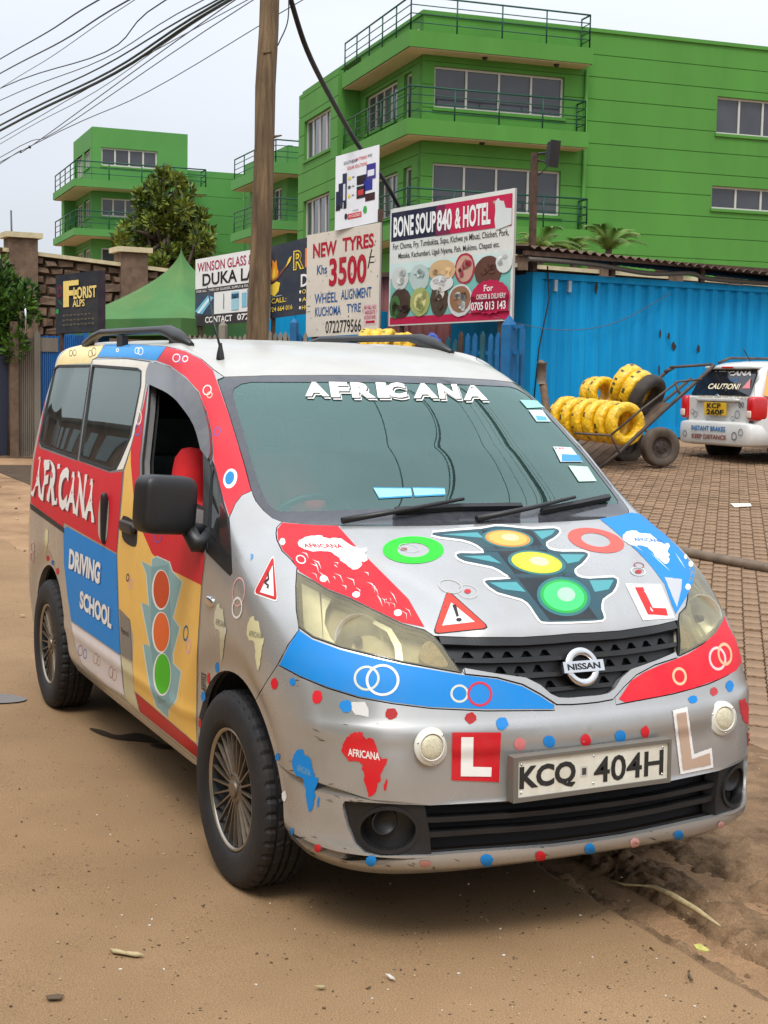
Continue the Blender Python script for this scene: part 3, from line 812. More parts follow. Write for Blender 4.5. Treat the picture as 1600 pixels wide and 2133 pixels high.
# headlights: hazy yellowed lens over a bright reflector with a bowl and an indicator
LENS = glass_mat('headlamp_lens', (.90, .86, .68), .06, .26, (.52, .47, .30), 1.5, 9.)
REFL = pmat('headlamp_reflector', (.78, .77, .66), .28, .75, var=.1, vscale=20)
REFD = pmat('headlamp_housing', (.50, .47, .36), .45, .1, var=.25, vscale=14)
for s in ('right', 'left'):
    mm = (lambda a: a) if s == 'right' else mir; sg = -1 if s == 'right' else 1
    hl = region_mesh('headlight', 'headlight', LENS, off=.001, side=s, gap=.002, rim=.004, rimmat=SEAL)
    patch('lamp_seal', [mm(offset_poly(hl_poly, .003)), mm(offset_poly(hl_poly, -.006))], -.002, SEAL, hl, rim=.01)
    region_mesh('lamp_housing', 'headlight', REFD, off=-.065, gap=0, rim=.002, side=s, parent=hl)
    w = MB()
    P0, _ = surf(mm(hl_poly), -.002); P1, _ = surf(mm(hl_poly), -.065); n = len(P0)
    w.add(list(P0) + list(P1), [(k, (k + 1) % n, n + (k + 1) % n, n + k) for k in range(n)]).build('lamp_wall', REFD, hl)
    c = mm(px_uv([(742, 1312)])); p, nn = surf(c, -.058)
    M = frame(Vector(p[0]) + Vector((.0, 0, 0)), (0, 1, 0), (0, 0, 1), (.93, sg * .25, .22))
    MB().lathe([(.008, -.012), (.03, -.006), (.055, .008), (.073, .03), (.078, .03)], 40, M).build('reflector_bowl', REFL, hl)
    MB().lathe([(.001, .028), (.010, .026), (.013, .012), (.013, -.005)], 16, M).build('bulb', BLACK, hl)
    # ribbed marker strip at the rear end and bright rim around the bowl
    q = px_uv(dens([(625, 1205), (664, 1224), (668, 1330), (640, 1318), (626, 1300)], 8))
    patch('marker_strip', [mm(q)], -.02, REFL, hl)
    rb = MB()
    for k in range(9):
        xx = 628 + k * 4.4
        sweep_uv(rb, mm(px_uv([(xx, 1208 + k * 2.2), (xx + .5, 1255 + k * 2), (xx + 1, 1304 + k * 2.6)])), -.02, -.013, .004)
    crs = px_uv(dens([(668, 1222), (690, 1236), (676, 1262), (672, 1290), (684, 1320), (706, 1344), (668, 1330)], 8))
    patch('reflector_edge', [mm(crs)], -.024, REFL, hl)
    cr2 = px_uv(dens([(780, 1282), (815, 1300), (836, 1335), (842, 1375), (826, 1374), (822, 1340), (806, 1308), (776, 1290)], 8))
    patch('reflector_edge', [mm(cr2)], -.02, REFL, hl)
    tq = px_uv(dens(crom([(890, 1332), (905, 1336), (925, 1362), (935, 1385), (905, 1384), (880, 1374), (876, 1350)], 3), 8))
    patch('indicator', [mm(tq)], -.012, pmat('indicator_lens', (.52, .42, .27), .3, .2, var=.2, vscale=60, bump=.4, bscale=220), hl, rim=.03)

# number plate, round reflectors
cr = [plane_pt(x, y, 0, .848) for x, y in ((1066, 1577), (1397, 1540), (1395, 1627), (1069, 1674))]
pc = sum(cr, Vector()) / 4; pw = ((cr[1] - cr[0]).length + (cr[2] - cr[3]).length) / 2; ph = ((cr[0] - cr[3]).length + (cr[1] - cr[2]).length) / 2
print('plate', pc, pw, ph)
PM = frame(pc, (cr[1] - cr[0] + cr[2] - cr[3]), (cr[0] - cr[3] + cr[1] - cr[2]))
fb = MB()
for a, b_ in (((-pw / 2, ph / 2 - .011, -.03), (pw / 2, ph / 2, .006)), ((-pw / 2, -ph / 2, -.03), (pw / 2, -ph / 2 + .013, .006)),
              ((-pw / 2, -ph / 2 + .013, -.03), (-pw / 2 + .016, ph / 2 - .011, .006)), ((pw / 2 - .010, -ph / 2 + .013, -.03), (pw / 2, ph / 2 - .011, .006))):
    fb.box(a, b_, 0, PM)
fb.box((-pw / 2 + .016, -ph / 2 + .013, -.02), (pw / 2 - .010, ph / 2 - .011, .0), 1, PM)
PLATEW = pmat('plate_white', (.72, .70, .60), .4, 0, var=.06, vscale=30, dirt=.35, dirtcol=(.45, .38, .24), dscale=14)
PLATE = fb.build('number_plate', None, VAN, mats=[pmat('plate_frame', (.17, .155, .13), .5, .2, dirt=.4, dirtcol=(.25, .2, .14)), PLATEW])
iw, ih = pw - .026, ph - .024
for s, cx, w, bd_ in (('KCQ', -.300, .365, .040), ('404H', .240, .475, .016)):
    text_mesh('plate_lettering', s, PM, w * iw, .72 * ih, pmat('plate_ink', (.02, .02, .02), .5, var=.3, vscale=60), PLATE, bd_, .0012, cx=cx * iw, cy=-.002)
MB().box((-.044, -.016, .0004), (-.020, .016, .001), 0, PM).build('plate_hologram', pmat('hologram', (.55, .54, .48), .4), PLATE)
MB().box((-.039, -.010, .001), (-.025, .010, .0018), 0, PM).build('plate_stamp', pmat('stamp_ink', (.06, .05, .05), .5), PLATE)
for x in (-.47, 0, .47):
    for y in (-.36, .40):
        MB().lathe([(.0035, .0), (.0035, .002), (.0005, .003)], 10, PM @ Matrix.Translation((x * iw, y * ih, 0))).build('rivet', CHROME, PLATE)
LW = pmat('lamp_flange', (.70, .68, .60), .4, 0, dirt=.3, dirtcol=(.4, .33, .22))
LC = pmat('lamp_lens', (.62, .57, .40), .25, 0, var=.12, vscale=120, bump=.3, bscale=350, coat=.4)
for px_, py_ in ((898, 1555), (1502, 1496)):
    p, n = spt(px_, py_, .0); M = frame(p, (0, 1, 0), n.cross(Vector((0, 1, 0))), n)
    L_ = MB().lathe([(.053, -.004), (.053, .006), (.050, .010), (.040, .012), (.0385, .016), (.036, .016), (.035, .010)], 40, M).build('round_lamp', LW, VAN)
    MB().lathe([(.035, .008), (.033, .014), (.022, .018), (.001, .019)], 32, M, sm=True).build('lamp_lens', LC, L_)
    for a in (40, 160, 275):
        MB().lathe([(.003, .011), (.003, .0125), (.0003, .0130)], 8, M @ Matrix.Translation((.0455 * math.cos(math.radians(a)), .0455 * math.sin(math.radians(a)), 0))).build('screw', CHROME, L_)

# wheels
TYRE = pmat('tyre_rubber', (.009, .009, .0105), .7, 0, var=.25, vscale=12, dirt=.5, dirtcol=(.042, .030, .020), dscale=7, bump=.15, bscale=150)
ALLOY = pmat('alloy', (.24, .205, .165), .35, .85, var=.15, vscale=30, dirt=.5, dirtcol=(.22, .17, .12))
ALLOYD = pmat('alloy_dark', (.010, .011, .012), .6, 0)
LIP = pmat('alloy_lip', (.42, .38, .31), .28, .9, dirt=.3)
def wheel(x, s, steer=0.):
    W_ = empty('wheel', (0, 0, 0)); W_.parent = VAN
    R0 = .313
    M = Matrix.Translation((x, s * .738, .306)) @ Matrix.Rotation(steer, 4, 'Z') @ Matrix.Rotation(-s * math.pi / 2, 4, 'X')
    # local z = outward
    prof = [(.192, .068), (.202, .082), (.222, .089), (.250, .092), (.276, .091), (.292, .086), (.302, .078), (.309, .071), (R0, .064), (R0, .047), (.303, .046), (.303, .038), (R0, .037),
            (R0, .016), (.303, .015), (.303, .007), (R0, .006), (R0, -.006), (.303, -.007), (.303, -.015), (R0, -.016), (R0, -.037), (.303, -.038), (.303, -.046), (R0, -.047), (.309, -.071), (.292, -.086), (.250, -.092), (.192, -.068)]
    n = 168; V = []; F = []; k = len(prof)
    for j in range(n):
        w = 2 * math.pi * j / n
        for i, (r, h) in enumerate(prof):
            if (7 <= i <= 9 or 24 <= i <= 25) and j % 4 == 0: r -= .007
            if (12 <= i <= 13 or 16 <= i <= 17 or 20 <= i <= 21) and (j + 2 + (i % 4)) % 6 == 0: r -= .005
            p = M @ Vector((r * math.cos(w), r * math.sin(w), h))
            if p.z < .004:
                sq = min(.02, (.004 - p.z)); p.z = .004
                p.y += s * (sq * .5 if h > 0 else -sq * .5)
            V.append(p)
    for j in range(n):
        j2 = (j + 1) % n
        for i in range(k - 1): F.append((j * k + i, j2 * k + i, j2 * k + i + 1, j * k + i + 1))
    tyo = MB().add(V, F, 0, True).build('tyre', TYRE, W_)
    tyo.data.polygons.foreach_set('use_smooth', [(f % (k - 1)) < 6 or (f % (k - 1)) > 25 for f in range(len(F))])
    rim = MB()
    rim.lathe([(.1945, .064), (.1965, .074), (.1945, .0785), (.1885, .0775), (.1845, .070)], 64, M, 0)
    rim.lathe([(.1845, .070), (.176, .03), (.168, -.02), (.12, -.03), (.05, -.02), (.002, -.02)], 48, M, 1)
    RIM = rim.build('rim', None, W_, mats=[LIP, ALLOYD])
    sp = MB()
    for q in range(24):
        A = M @ Matrix.Rotation(2 * math.pi * (q + .3) / 24, 4, 'Z')
        v = [A @ Vector(p) for p in ((.046, -.0034, .060), (.046, .0034, .060), (.1845, .0019, .070), (.1845, -.0019, .070), (.046, -.0045, .048), (.046, .0045, .048), (.182, .0028, .058), (.182, -.0028, .058))]
        sp.add(v, [(0, 3, 2, 1), (4, 5, 6, 7), (0, 1, 5, 4), (1, 2, 6, 5), (2, 3, 7, 6), (3, 0, 4, 7)])
    sp.build('spoke', ALLOY, RIM)
    hb = MB().lathe([(.050, .030), (.052, .058), (.046, .062), (.030, .064), (.029, .070), (.024, .073), (.001, .074)], 32, M, sm=False)
    HUB = hb.build('hub', ALLOY, RIM)
    for q in range(4):
        A = M @ Matrix.Rotation(2 * math.pi * (q + .35) / 4, 4, 'Z') @ Matrix.Translation((.0385, 0, .0605))
        MB().lathe([(.0095, .003), (.0095, .0005), (.001, .0012)], 12, A).build('lug_recess', DARK, RIM)
wheel(0, -1, .03); wheel(0, 1, .03); wheel(-2.725, -1); wheel(-2.725, 1)

# driver-side mirror
mc = plane_pt(344, 1051, 1, -.955)
MX = Matrix.Rotation(math.radians(12), 4, 'Z') @ Matrix.Rotation(math.radians(-4), 4, 'X')
V, F = superbox(mc, (.11, .198, .192), .38, MX, 36)
MIR = MB().add(V, F, 0, True).build('door_mirror', BLACK, VAN)
fp, fn = spt(426, 1125, 0)
arm = MB(); V, F = superbox(mc + Vector((-.01, .075, -.080)), (.075, .13, .04), .5, MX, 20); arm.add(V, F, 0, True)
arm.tube([mc + Vector((0, .08, -.08)), fp + Vector((0, -.03, -.01)), fp + Vector((0, .02, 0))], [.03, .032, .045], 12)
arm.build('mirror_arm', BLACK, MIR)
# rain deflector over the open window
vis_o = [(310, 800), (311, 780), (315, 766), (322, 758), (353, 764), (385, 787), (413, 818), (430, 860), (440, 902), (443, 944), (438, 962)]
vis_i = [(424, 941), (410, 892), (385, 850), (357, 822), (329, 808)]
SMOKE = pmat('smoked_acrylic', (.035, .035, .038), .16, 0, dirt=.3, dirtcol=(.22, .2, .18), dscale=10, coat=.6)
patch('rain_deflector', [px_uv(dens(crom(vis_o, 3, False) + crom(vis_i, 3, False), 8))], .016, SMOKE, PANEL['door_right'], rim=.014)
# black divider between window and quarter window
patch('window_pillar', [px_uv(dens([(424, 935), (438, 960), (441, 985), (437, 1050), (433, 1150), (424, 1120), (427, 1040)], 8))], .004, BLACK, PANEL['door_right'], rim=.006)
# handles
patch('handle_recess', [px_uv(dens(crom([(258, 1074), (285, 1090), (287, 1112), (283, 1139), (259, 1127), (254, 1100)], 3), 5))], .002, RUBBER, PANEL['door_right'])
p, n = spt(272, 1098, .012); V, F = superbox(p, (.20, .028, .045), .45); MB().add(V, F, 0, True).build('door_handle', BLACK, PANEL['door_right'])
patch('handle_recess', [px_uv(dens(crom([(212, 1036), (222, 1034), (228, 1045), (226, 1100), (222, 1126), (213, 1127), (206, 1110), (207, 1060)], 3), 5))], .0028, WHITEPAINT, PANEL['slide_right'])
p, n = spt(222, 1080, .010); V, F = superbox(p, (.035, .03, .21), .45); MB().add(V, F, 0, True).build('door_handle', BLACK, PANEL['slide_right'])
# sliding-door track
for s in ('right', 'left'):
    q = px_uv(dens([(63, 1048), (134, 1100), (135, 1111), (64, 1060)], 6)); q = q if s == 'right' else mir(q)
    patch('door_track', [q], .002, RUBBER, PANEL['side_' + s])
# side repeater
p, n = spt(438, 1253, .0); M = frame(p, (1, 0, 0), (0, 0, 1), n)
V, F = superbox((0, 0, 0), (.075, .036, .02), .7); MB().add([M @ Vector(q) for q in V], F, 0, True).build('side_repeater', CHROME, PANEL['fender_right'])
# roof rails
for s in (-1, 1):
    pts = [plane_pt(x, y, 1, -.575) for x, y in ((182, 718), (196, 702), (212, 693), (335, 687), (352, 690), (372, 702), (399, 719))]
    pts = [Vector((q.x, s * .575, q.z)) for q in pts]
    R_ = MB().tube(pts, [.03, .02, .017, .017, .026, .03, .012], 10).build('roof_rail', BLACK, VAN)
    for k, px_ in enumerate((255, 366)):
        q = plane_pt(px_, 702, 1, -.575); MB().box((q.x - .05, s * .575 - .014, 1.74), (q.x + .05, s * .575 + .014, q.z - .004 + .01)).build('rail_foot', BLACK, R_)
p, n = spt(459, 748, .0)
AN = MB().lathe([(.016, 0), (.014, .018), (.008, .045), (.006, .06)], 14, Matrix.Translation(p)).build('aerial', BLACK, VAN)
tip = plane_pt(432, 597, 1, p.y); MB().tube([p + Vector((0, 0, .04)), p + (tip - p) * .5, tip], [.005, .004, .0022], 8).build('aerial_rod', BLACK, AN)
# wipers
def wiper(arm_px, blade_px):
    A = [spt(x, y, o)[0] for (x, y), o in zip(arm_px, (.012, .03, .034))]
    w = MB().tube(A, [.011, .008, .006], 8).build('wiper_arm', BLACK, WSGLASS)
    b_ = MB(); uv = px_uv(dens(blade_px, 18, False)); sweep_uv(b_, uv, .002, .020, .016); b_.build('wiper_blade', RUBBER, WSGLASS)
wiper([(712, 1092), (850, 1076), (960, 1056)], [(822, 1070), (950, 1062), (1084, 1060)])
wiper([(992, 1088), (1100, 1074), (1190, 1052)], [(1126, 1070), (1200, 1055), (1266, 1041)])

# cabin
SEATM = pmat('seat_fabric', (.075, .08, .085), .9, 0, var=.2, vscale=10)
DASH = pmat('dashboard', (.06, .065, .065), .7, 0, var=.2)
d = MB(); d.add([(-.42, -.68, .80), (-.42, .68, .80), (-.36, -.70, 1.06), (-.36, .70, 1.06), (.06, -.60, 1.115), (.06, .60, 1.115), (.10, -.60, .7), (.10, .60, .7)],
                [(0, 1, 3, 2), (2, 3, 5, 4), (4, 5, 7, 6), (0, 2, 4, 6), (1, 7, 5, 3)]); d.build('dashboard', DASH, VAN)
SW = frame((-.50, -.36, 1.04), (0, 1, 0), (.45, 0, .9))
MB().lathe([(.18 + .014 * math.cos(a), .014 * math.sin(a)) for a in np.linspace(0, 2 * math.pi, 8, endpoint=False)], 32, SW, close=True).build('steering_wheel', BLACK, VAN)
MB().tube([(-.50, -.36, 1.04), (-.25, -.36, .9)], .04, 10).build('steering_column', BLACK, VAN)
for sx, sy in ((-.95, -.37), (-.95, .37), (-1.85, -.35), (-1.85, .35), (-2.6, -.35), (-2.6, .35)):
    st = MB()
    V, F = superbox((sx + .05, sy, .62), (.50, .50, .16), .4); st.add(V, F, 0, True)
    Mx = Matrix.Rotation(math.radians(-14), 4, 'Y'); V, F = superbox((sx - .24, sy, .93), (.15, .48, .66), .4, Mx); st.add(V, F, 0, True)
    V, F = superbox((sx - .33, sy, 1.33), (.10, .26, .18), .5, Mx); st.add(V, F, 0, True)
    st.tube([(sx - .31, sy - .06, 1.2), (sx - .33, sy - .06, 1.3)], .008); st.tube([(sx - .31, sy + .06, 1.2), (sx - .33, sy + .06, 1.3)], .008)
    st.build('seat', SEATM, VAN)
# papers on the dashboard, stickers inside the glass
# ---------------------------------------------------------------- stickers and vinyl on the van
RED = srgb(214, 22, 40); BLUE = srgb(0, 128, 205); YEL = srgb(238, 190, 92); WHT = srgb(232, 228, 222); CREAM = srgb(228, 216, 180)
DKR = srgb(170, 20, 24); GRN = srgb(30, 205, 40); INK = srgb(20, 20, 24); PINK = srgb(222, 170, 165); BRED = srgb(190, 40, 24)
VNAMES = {}
def tear(pts, amp, seed=1):
    r = random.Random(seed); return [(x + r.uniform(-amp, amp), y + r.uniform(-amp, amp)) for x, y in pts]
def deco(name, pts, col, parent, off=.0014, step=8, holes=(), rough=0., seed=3, gr=.022):
    d = dens(pts, step); d = tear(d, rough, seed) if rough else d
    loops = [px_uv(d)] + [px_uv(dens(h, step)) for h in holes]
    return patch(name, loops, off, VINYL, PANEL[parent] if isinstance(parent, str) else parent, col, grid=gr)
def ell(cx, cy, rx, ry, rot=0., n=28, wob=0., seed=0):
    r = random.Random(seed * 7 + int(cx)); c, s = math.cos(math.radians(rot)), math.sin(math.radians(rot)); out = []
    for k in range(n):
        a = 2 * math.pi * k / n; f = 1 + r.uniform(-wob, wob); x, y = rx * math.cos(a) * f, ry * math.sin(a) * f
        out.append((cx + x * c - y * s, cy + x * s + y * c))
    return out
def dot(cx, cy, rx, ry, col, parent, wob=.05, off=.0014, rot=0., name='dot_sticker'):
    return deco(name, ell(cx, cy, rx, ry, rot, 22, wob), col, parent, off, 50)
def ring(cx, cy, rx, ry, w, col, parent, rot=0., off=.0016, name='ring_sticker'):
    wx, wy = (w, w * ry / rx) if not hasattr(w, '__len__') else w
    return deco(name, ell(cx, cy, rx, ry, rot, 36), col, parent, off, 50, [ell(cx, cy, rx - wx, ry - wy, rot, 36)])
def dtext(name, s, quad, col, parent, off=.0022, bold=.03, per_letter=None):
    v, f, asp = text2d(s, bold)
    q = quad_map(quad, v)
    if per_letter is not None: q = q + per_letter(v)
    P, _ = surf(px_uv(q), off)
    o = mesh(name, P, f, VINYL, PANEL[parent] if isinstance(parent, str) else parent)
    colour(o, [col] * len(f)); return o
AFR = [(.20, .06), (.30, .02), (.42, 0), (.47, .01), (.46, .06), (.55, .10), (.60, .07), (.72, .10), (.76, .20), (.80, .30), (.86, .37), (.88, .41), (1, .38), (.98, .47), (.90, .57), (.83, .66), (.84, .76),
       (.76, .83), (.76, .90), (.68, 1.02), (.62, 1.06), (.56, 1.07), (.53, .98), (.50, .88), (.47, .80), (.49, .70), (.44, .62), (.44, .55), (.38, .50), (.27, .50), (.15, .52), (.06, .45), (0, .36), (.02, .26), (.08, .16), (.14, .12)]
MAD = [(.97, .72), (1, .76), (.95, .92), (.91, .93), (.90, .84), (.94, .78)]
def africa(o, ex, ey, col, parent, off=.0016, mad=True, tcol=None, rough=.6, tquad=(.14, .30, .90, .42)):
    T = lambda p: (o[0] + p[0] * ex[0] + p[1] * ey[0], o[1] + p[0] * ex[1] + p[1] * ey[1])
    a = deco('map_sticker', [T(p) for p in AFR], col, parent, off, 8, rough=rough)
    if mad: deco('map_sticker', [T(p) for p in MAD], col, parent, off, 30)
    if tcol is not None:
        x0, y0, x1, y1 = tquad
        dtext('map_lettering', 'AFRICANA', [T((x0, y0)), T((x1, y0)), T((x1, y1)), T((x0, y1))], tcol, parent, off + .0008, .02)
    return a
# hood
red_hood = [(588, 1089), (648, 1094), (704, 1096), (744, 1141), (800, 1197), (851, 1248), (884, 1306), (837, 1297), (782, 1271), (728, 1244), (681, 1226), (652, 1208), (623, 1190), (607, 1163), (590, 1147), (579, 1124), (578, 1103)]
deco('bonnet_stripe', red_hood, RED, 'hood', .0010, 9)
rr = random.Random(5)
for k in range(34):                                   # cracked, torn vinyl showing silver
    t = rr.random(); cx = 640 + 210 * t + rr.uniform(-28, 28); cy = 1150 + 120 * t + rr.uniform(-24, 24)
    if not inpoly(np.array(red_hood, float), np.array([(cx, cy)]))[0]: continue
    L_ = rr.uniform(8, 30); a = rr.uniform(.15, .9); w = rr.uniform(.35, .9)
    p0 = (cx, cy); p1 = (cx + L_ * .5 * math.cos(a) + rr.uniform(-4, 4), cy + L_ * .5 * math.sin(a)); p2 = (cx + L_ * math.cos(a + .4), cy + L_ * math.sin(a + .4))
    if not inpoly(np.array(red_hood, float), np.array([p2]))[0]: continue
    deco('vinyl_tear', [p0, (p1[0] + w, p1[1] - w), p2, (p1[0] - w, p1[1] + w)], WHT, 'hood', .0014, 20)
africa((605, 1115), (140, 2), (48, 66), WHT, 'hood', tcol=RED, mad=False, tquad=(.08, .27, .66, .40))
deco('vinyl_tear', [(752, 1156), (762, 1155), (766, 1167), (757, 1172), (750, 1163)], WHT, 'hood', .0015, 20)
for c in ((674, 1206, 8, 7), (742, 1239, 8, 6.5), (829, 1277, 8.5, 7), (588.5, 1129, 6, 7.5)): dot(*c, WHT, 'hood', .05, .0016)
ring(627, 1166, 11, 8.5, 2.6, WHT, 'hood', 30)
deco('bonnet_ring', ell(861, 1146, 64, 28.5), GRN, 'hood', .0012, 12, [ell(861, 1146, 33, 15)])
ring(852, 1142, 22, 8, 1.5, srgb(190, 188, 190), 'hood', 10); dot(841, 1144, 7, 3, srgb(150, 90, 90), 'hood', .1)
deco('bonnet_ring', ell(1241.6, 1126, 60, 24, 11), srgb(214, 88, 78), 'hood', .0012, 12, [ell(1241, 1125, 31, 13.5, 11)])
Z = lambda L: [(440 + x / 1.7778, 680 + y / 1.7778) for x, y in L]
tl = Z([(820, 765), (1000, 750), (1050, 741), (1110, 744), (1190, 752), (1270, 748), (1290, 762), (1265, 785), (1240, 800), (1250, 825), (1300, 835), (1380, 835), (1395, 850), (1370, 880), (1345, 900), (1355, 925), (1400, 935), (1490, 930), (1503, 950),
        (1485, 985), (1450, 1010), (1445, 1050), (1455, 1080), (1420, 1090), (1250, 1095), (1215, 1085), (1185, 1040), (1150, 1010), (1060, 985), (1015, 950), (1025, 940), (1110, 935), (1085, 915), (1040, 890), (940, 870), (908, 850), (925, 840), (1010, 840), (985, 810), (930, 790), (850, 780)])
tl = [tuple(p) for p in crom(tl, 2)]
out = np.array(tl); cen = out.mean(0)
def grow(pts, d):
    a = np.array(pts, float); n = len(a); ar = .5 * sum(a[k][0] * a[(k + 1) % n][1] - a[(k + 1) % n][0] * a[k][1] for k in range(n)); s = 1 if ar > 0 else -1
    t = np.roll(a, -1, 0) - np.roll(a, 1, 0); t /= np.maximum(np.linalg.norm(t, axis=1, keepdims=True), 1e-9); return a + np.stack([t[:, 1], -t[:, 0]], 1) * d * s
deco('traffic_light_sticker', [tuple(p) for p in grow(tl, 4.2)], WHT, 'hood', .0009, 9)
deco('traffic_light_sticker', tl, srgb(38, 74, 84), 'hood', .0014, 9)
TEAL = srgb(74, 150, 156); NAVY = srgb(22, 34, 42); MID = srgb(34, 66, 76)
for q, c in ((Z([(1000, 756), (1185, 757), (1430, 1082), (1255, 1090)]), NAVY), (Z([(850, 772), (985, 764), (1010, 785)]), TEAL), (Z([(1195, 760), (1275, 755), (1262, 772), (1225, 790)]), TEAL),
             (Z([(930, 852), (1030, 850), (1075, 880)]), TEAL), (Z([(1290, 845), (1385, 846), (1360, 872), (1320, 880)]), TEAL), (Z([(1030, 950), (1130, 948), (1165, 985), (1080, 975)]), TEAL), (Z([(1400, 942), (1490, 940), (1472, 975), (1420, 985)]), TEAL),
             (Z([(1010, 818), (1235, 814), (1248, 828), (1020, 836)]), MID), (Z([(1095, 920), (1340, 912), (1350, 926), (1110, 936)]), MID)):
    deco('traffic_light_sticker', q, c, 'hood', .0019, 9)
for cx, cy, rx, ry, rot, cs in ((1098, 788, 84, 30, 5, (srgb(205, 140, 60), srgb(236, 172, 84), srgb(250, 214, 150))), (1205, 877, 95, 38, 8, (srgb(196, 196, 40), srgb(226, 226, 60), srgb(246, 246, 160))), (1305, 1002, 88, 62, 10, (srgb(30, 160, 70), srgb(64, 214, 110), srgb(160, 240, 170)))):
    px_, py_ = 440 + cx / 1.7778, 680 + cy / 1.7778; rx, ry = rx / 1.7778, ry / 1.7778
    deco('traffic_light_sticker', ell(px_, py_, rx * 1.14, ry * 1.16, rot), srgb(40, 108, 112), 'hood', .0024, 12)
    deco('traffic_light_sticker', ell(px_, py_, rx, ry, rot), cs[0], 'hood', .0029, 12)
    deco('traffic_light_sticker', ell(px_, py_, rx * .86, ry * .86, rot), cs[1], 'hood', .0034, 12)
    deco('traffic_light_sticker', ell(px_ + 5, py_ - ry * .1, rx * .38, ry * .42, rot), cs[2], 'hood', .0039, 12)
# warning triangle
def rtri(a, b, c, k=.1):
    P = [np.array(p, float) for p in (a, b, c)]; o = []
    for i in range(3):
        p, q, r = P[i - 1], P[i], P[(i + 1) % 3]
        o += [tuple(q + (p - q) * k), tuple(q + (p - q) * k * .3 + (r - q) * k * .3), tuple(q + (r - q) * k)]
    return o
deco('warning_sticker', rtri((932, 1228), (901, 1322), (1022, 1309)), INK, 'hood', .0012)
deco('warning_sticker', rtri((932, 1231), (904, 1320), (1018, 1308)), srgb(216, 58, 44), 'hood', .0017)
deco('warning_sticker', [(940, 1256), (921, 1304), (989, 1296)], WHT, 'hood', .0022)
deco('warning_sticker', [(942, 1261), (950, 1260), (956, 1284), (951, 1286)], INK, 'hood', .0027); dot(956, 1292, 6, 4, INK, 'hood', 0, .0027, name='warning_sticker')
ring(938, 1222, 25, 14, 2.2, srgb(186, 184, 176), 'hood', 12); ring(974, 1233, 22, 14, 1.5, srgb(190, 190, 182), 'hood', 12); dot(974, 1232, 7, 4.5, srgb(190, 40, 50), 'hood')
ring(1329, 1191, 16, 9, 3, srgb(200, 200, 196), 'hood', 10); ring(1331, 1178, 11, 6, 2, srgb(150, 50, 60), 'hood', 10); dot(1330, 1191, 7, 4, srgb(170, 40, 50), 'hood')
Z3 = lambda L: [(1240 + x / 4.444, 1000 + y / 4.444) for x, y in L]
deco('learner_plate', Z3([(275, 960), (605, 965), (738, 1282), (440, 1300)]), srgb(222, 216, 214), 'hood', .0012)
deco('learner_plate', Z3([(365, 995), (440, 995), (530, 1185), (655, 1190), (670, 1258), (485, 1245)]), srgb(206, 30, 30), 'hood', .0018)
blue_hood = Z3([(42, 360), (200, 335), (335, 302), (425, 318), (590, 452), (745, 600), (835, 700), (925, 850), (900, 960), (840, 1090), (760, 1218), (745, 1240), (700, 1130), (640, 960), (520, 800), (380, 650), (200, 490)])
deco('bonnet_stripe', blue_hood, BLUE, 'hood', .0010, 9)
deco('vinyl_tear', Z3([(640, 900), (800, 920), (795, 1010), (755, 1180)]), srgb(180, 182, 186), 'hood', .0013, rough=.4)
africa((1283, 1104), (92, 4), (46, 64), WHT, 'hood', tcol=srgb(40, 120, 190), mad=False, tquad=(.25, .24, .90, .36))
for c in ((1439, 1175, 5, 6), (1433, 1223, 5.5, 6.5), (1428, 1160, 3, 5)): dot(*c, WHT, 'hood')
for a, b in (((1352, 1150), (1398, 1192)), ((1405, 1150), (1428, 1186)), ((1300, 1120), (1340, 1150))):
    deco('vinyl_tear', [a, ((a[0] + b[0]) / 2 + 1, (a[1] + b[1]) / 2 - 1), b, ((a[0] + b[0]) / 2 - .6, (a[1] + b[1]) / 2 + .6)], srgb(190, 210, 225), 'hood', .0013)
# wings
Z2 = lambda L: [(420 + x / 2.7586, 1150 + y / 2.7586) for x, y in L]
deco('bend_warning_sticker', rtri(*Z2([(415, 8), (296, 240), (440, 290)])), WHT, 'fender_right', .0010)
deco('bend_warning_sticker', rtri(*Z2([(413, 20), (303, 234), (435, 280)])), srgb(190, 20, 30), 'fender_right', .0015)
deco('bend_warning_sticker', Z2([(410, 78), (337, 232), (417, 256)]), WHT, 'fender_right', .0020)
deco('bend_warning_sticker', Z2([(378, 118), (388, 120), (392, 160), (374, 178), (390, 190), (386, 215), (374, 205), (380, 196), (362, 182), (362, 168), (382, 152)]), INK, 'fender_right', .0025)
ring(498, 1233, 13, 31, 1.6, PINK, 'fender_right', 4); ring(495, 1266, 11, 23, 2.4, WHT, 'fender_right', 4, .0020)
africa((447, 1253), (26, 10), (-1, 110), srgb(206, 200, 172), 'fender_right', mad=False, tcol=srgb(150, 146, 128))
africa((514, 1280), (36, 8), (2, 104), srgb(214, 206, 160), 'fender_right', mad=False, tcol=srgb(150, 146, 118))
for c, k in (((453, 1390, 4, 11), BLUE), ((435, 1413, 3, 11), RED), ((424, 1451, 4.5, 11), BLUE), ((417, 1506, 3, 10), RED)): dot(*c, k, 'fender_right')
deco('data_label', Z2([(0, 690), (27, 705), (27, 805), (0, 785)]), srgb(60, 55, 48), 'fender_right', .0011, 10, [Z2([(2, 700), (25, 714), (25, 795), (2, 777)])])
for k in range(6): deco('data_label', Z2([(4, 712 + k * 13), (23, 722 + k * 13), (23, 729 + k * 13), (4, 719 + k * 13)]), srgb(64, 58, 52), 'fender_right', .0013, 20)
deco('paint_scuff', [(523, 1153), (528, 1155), (527, 1163), (522, 1168)], srgb(80, 140, 190), 'fender_right', .001)
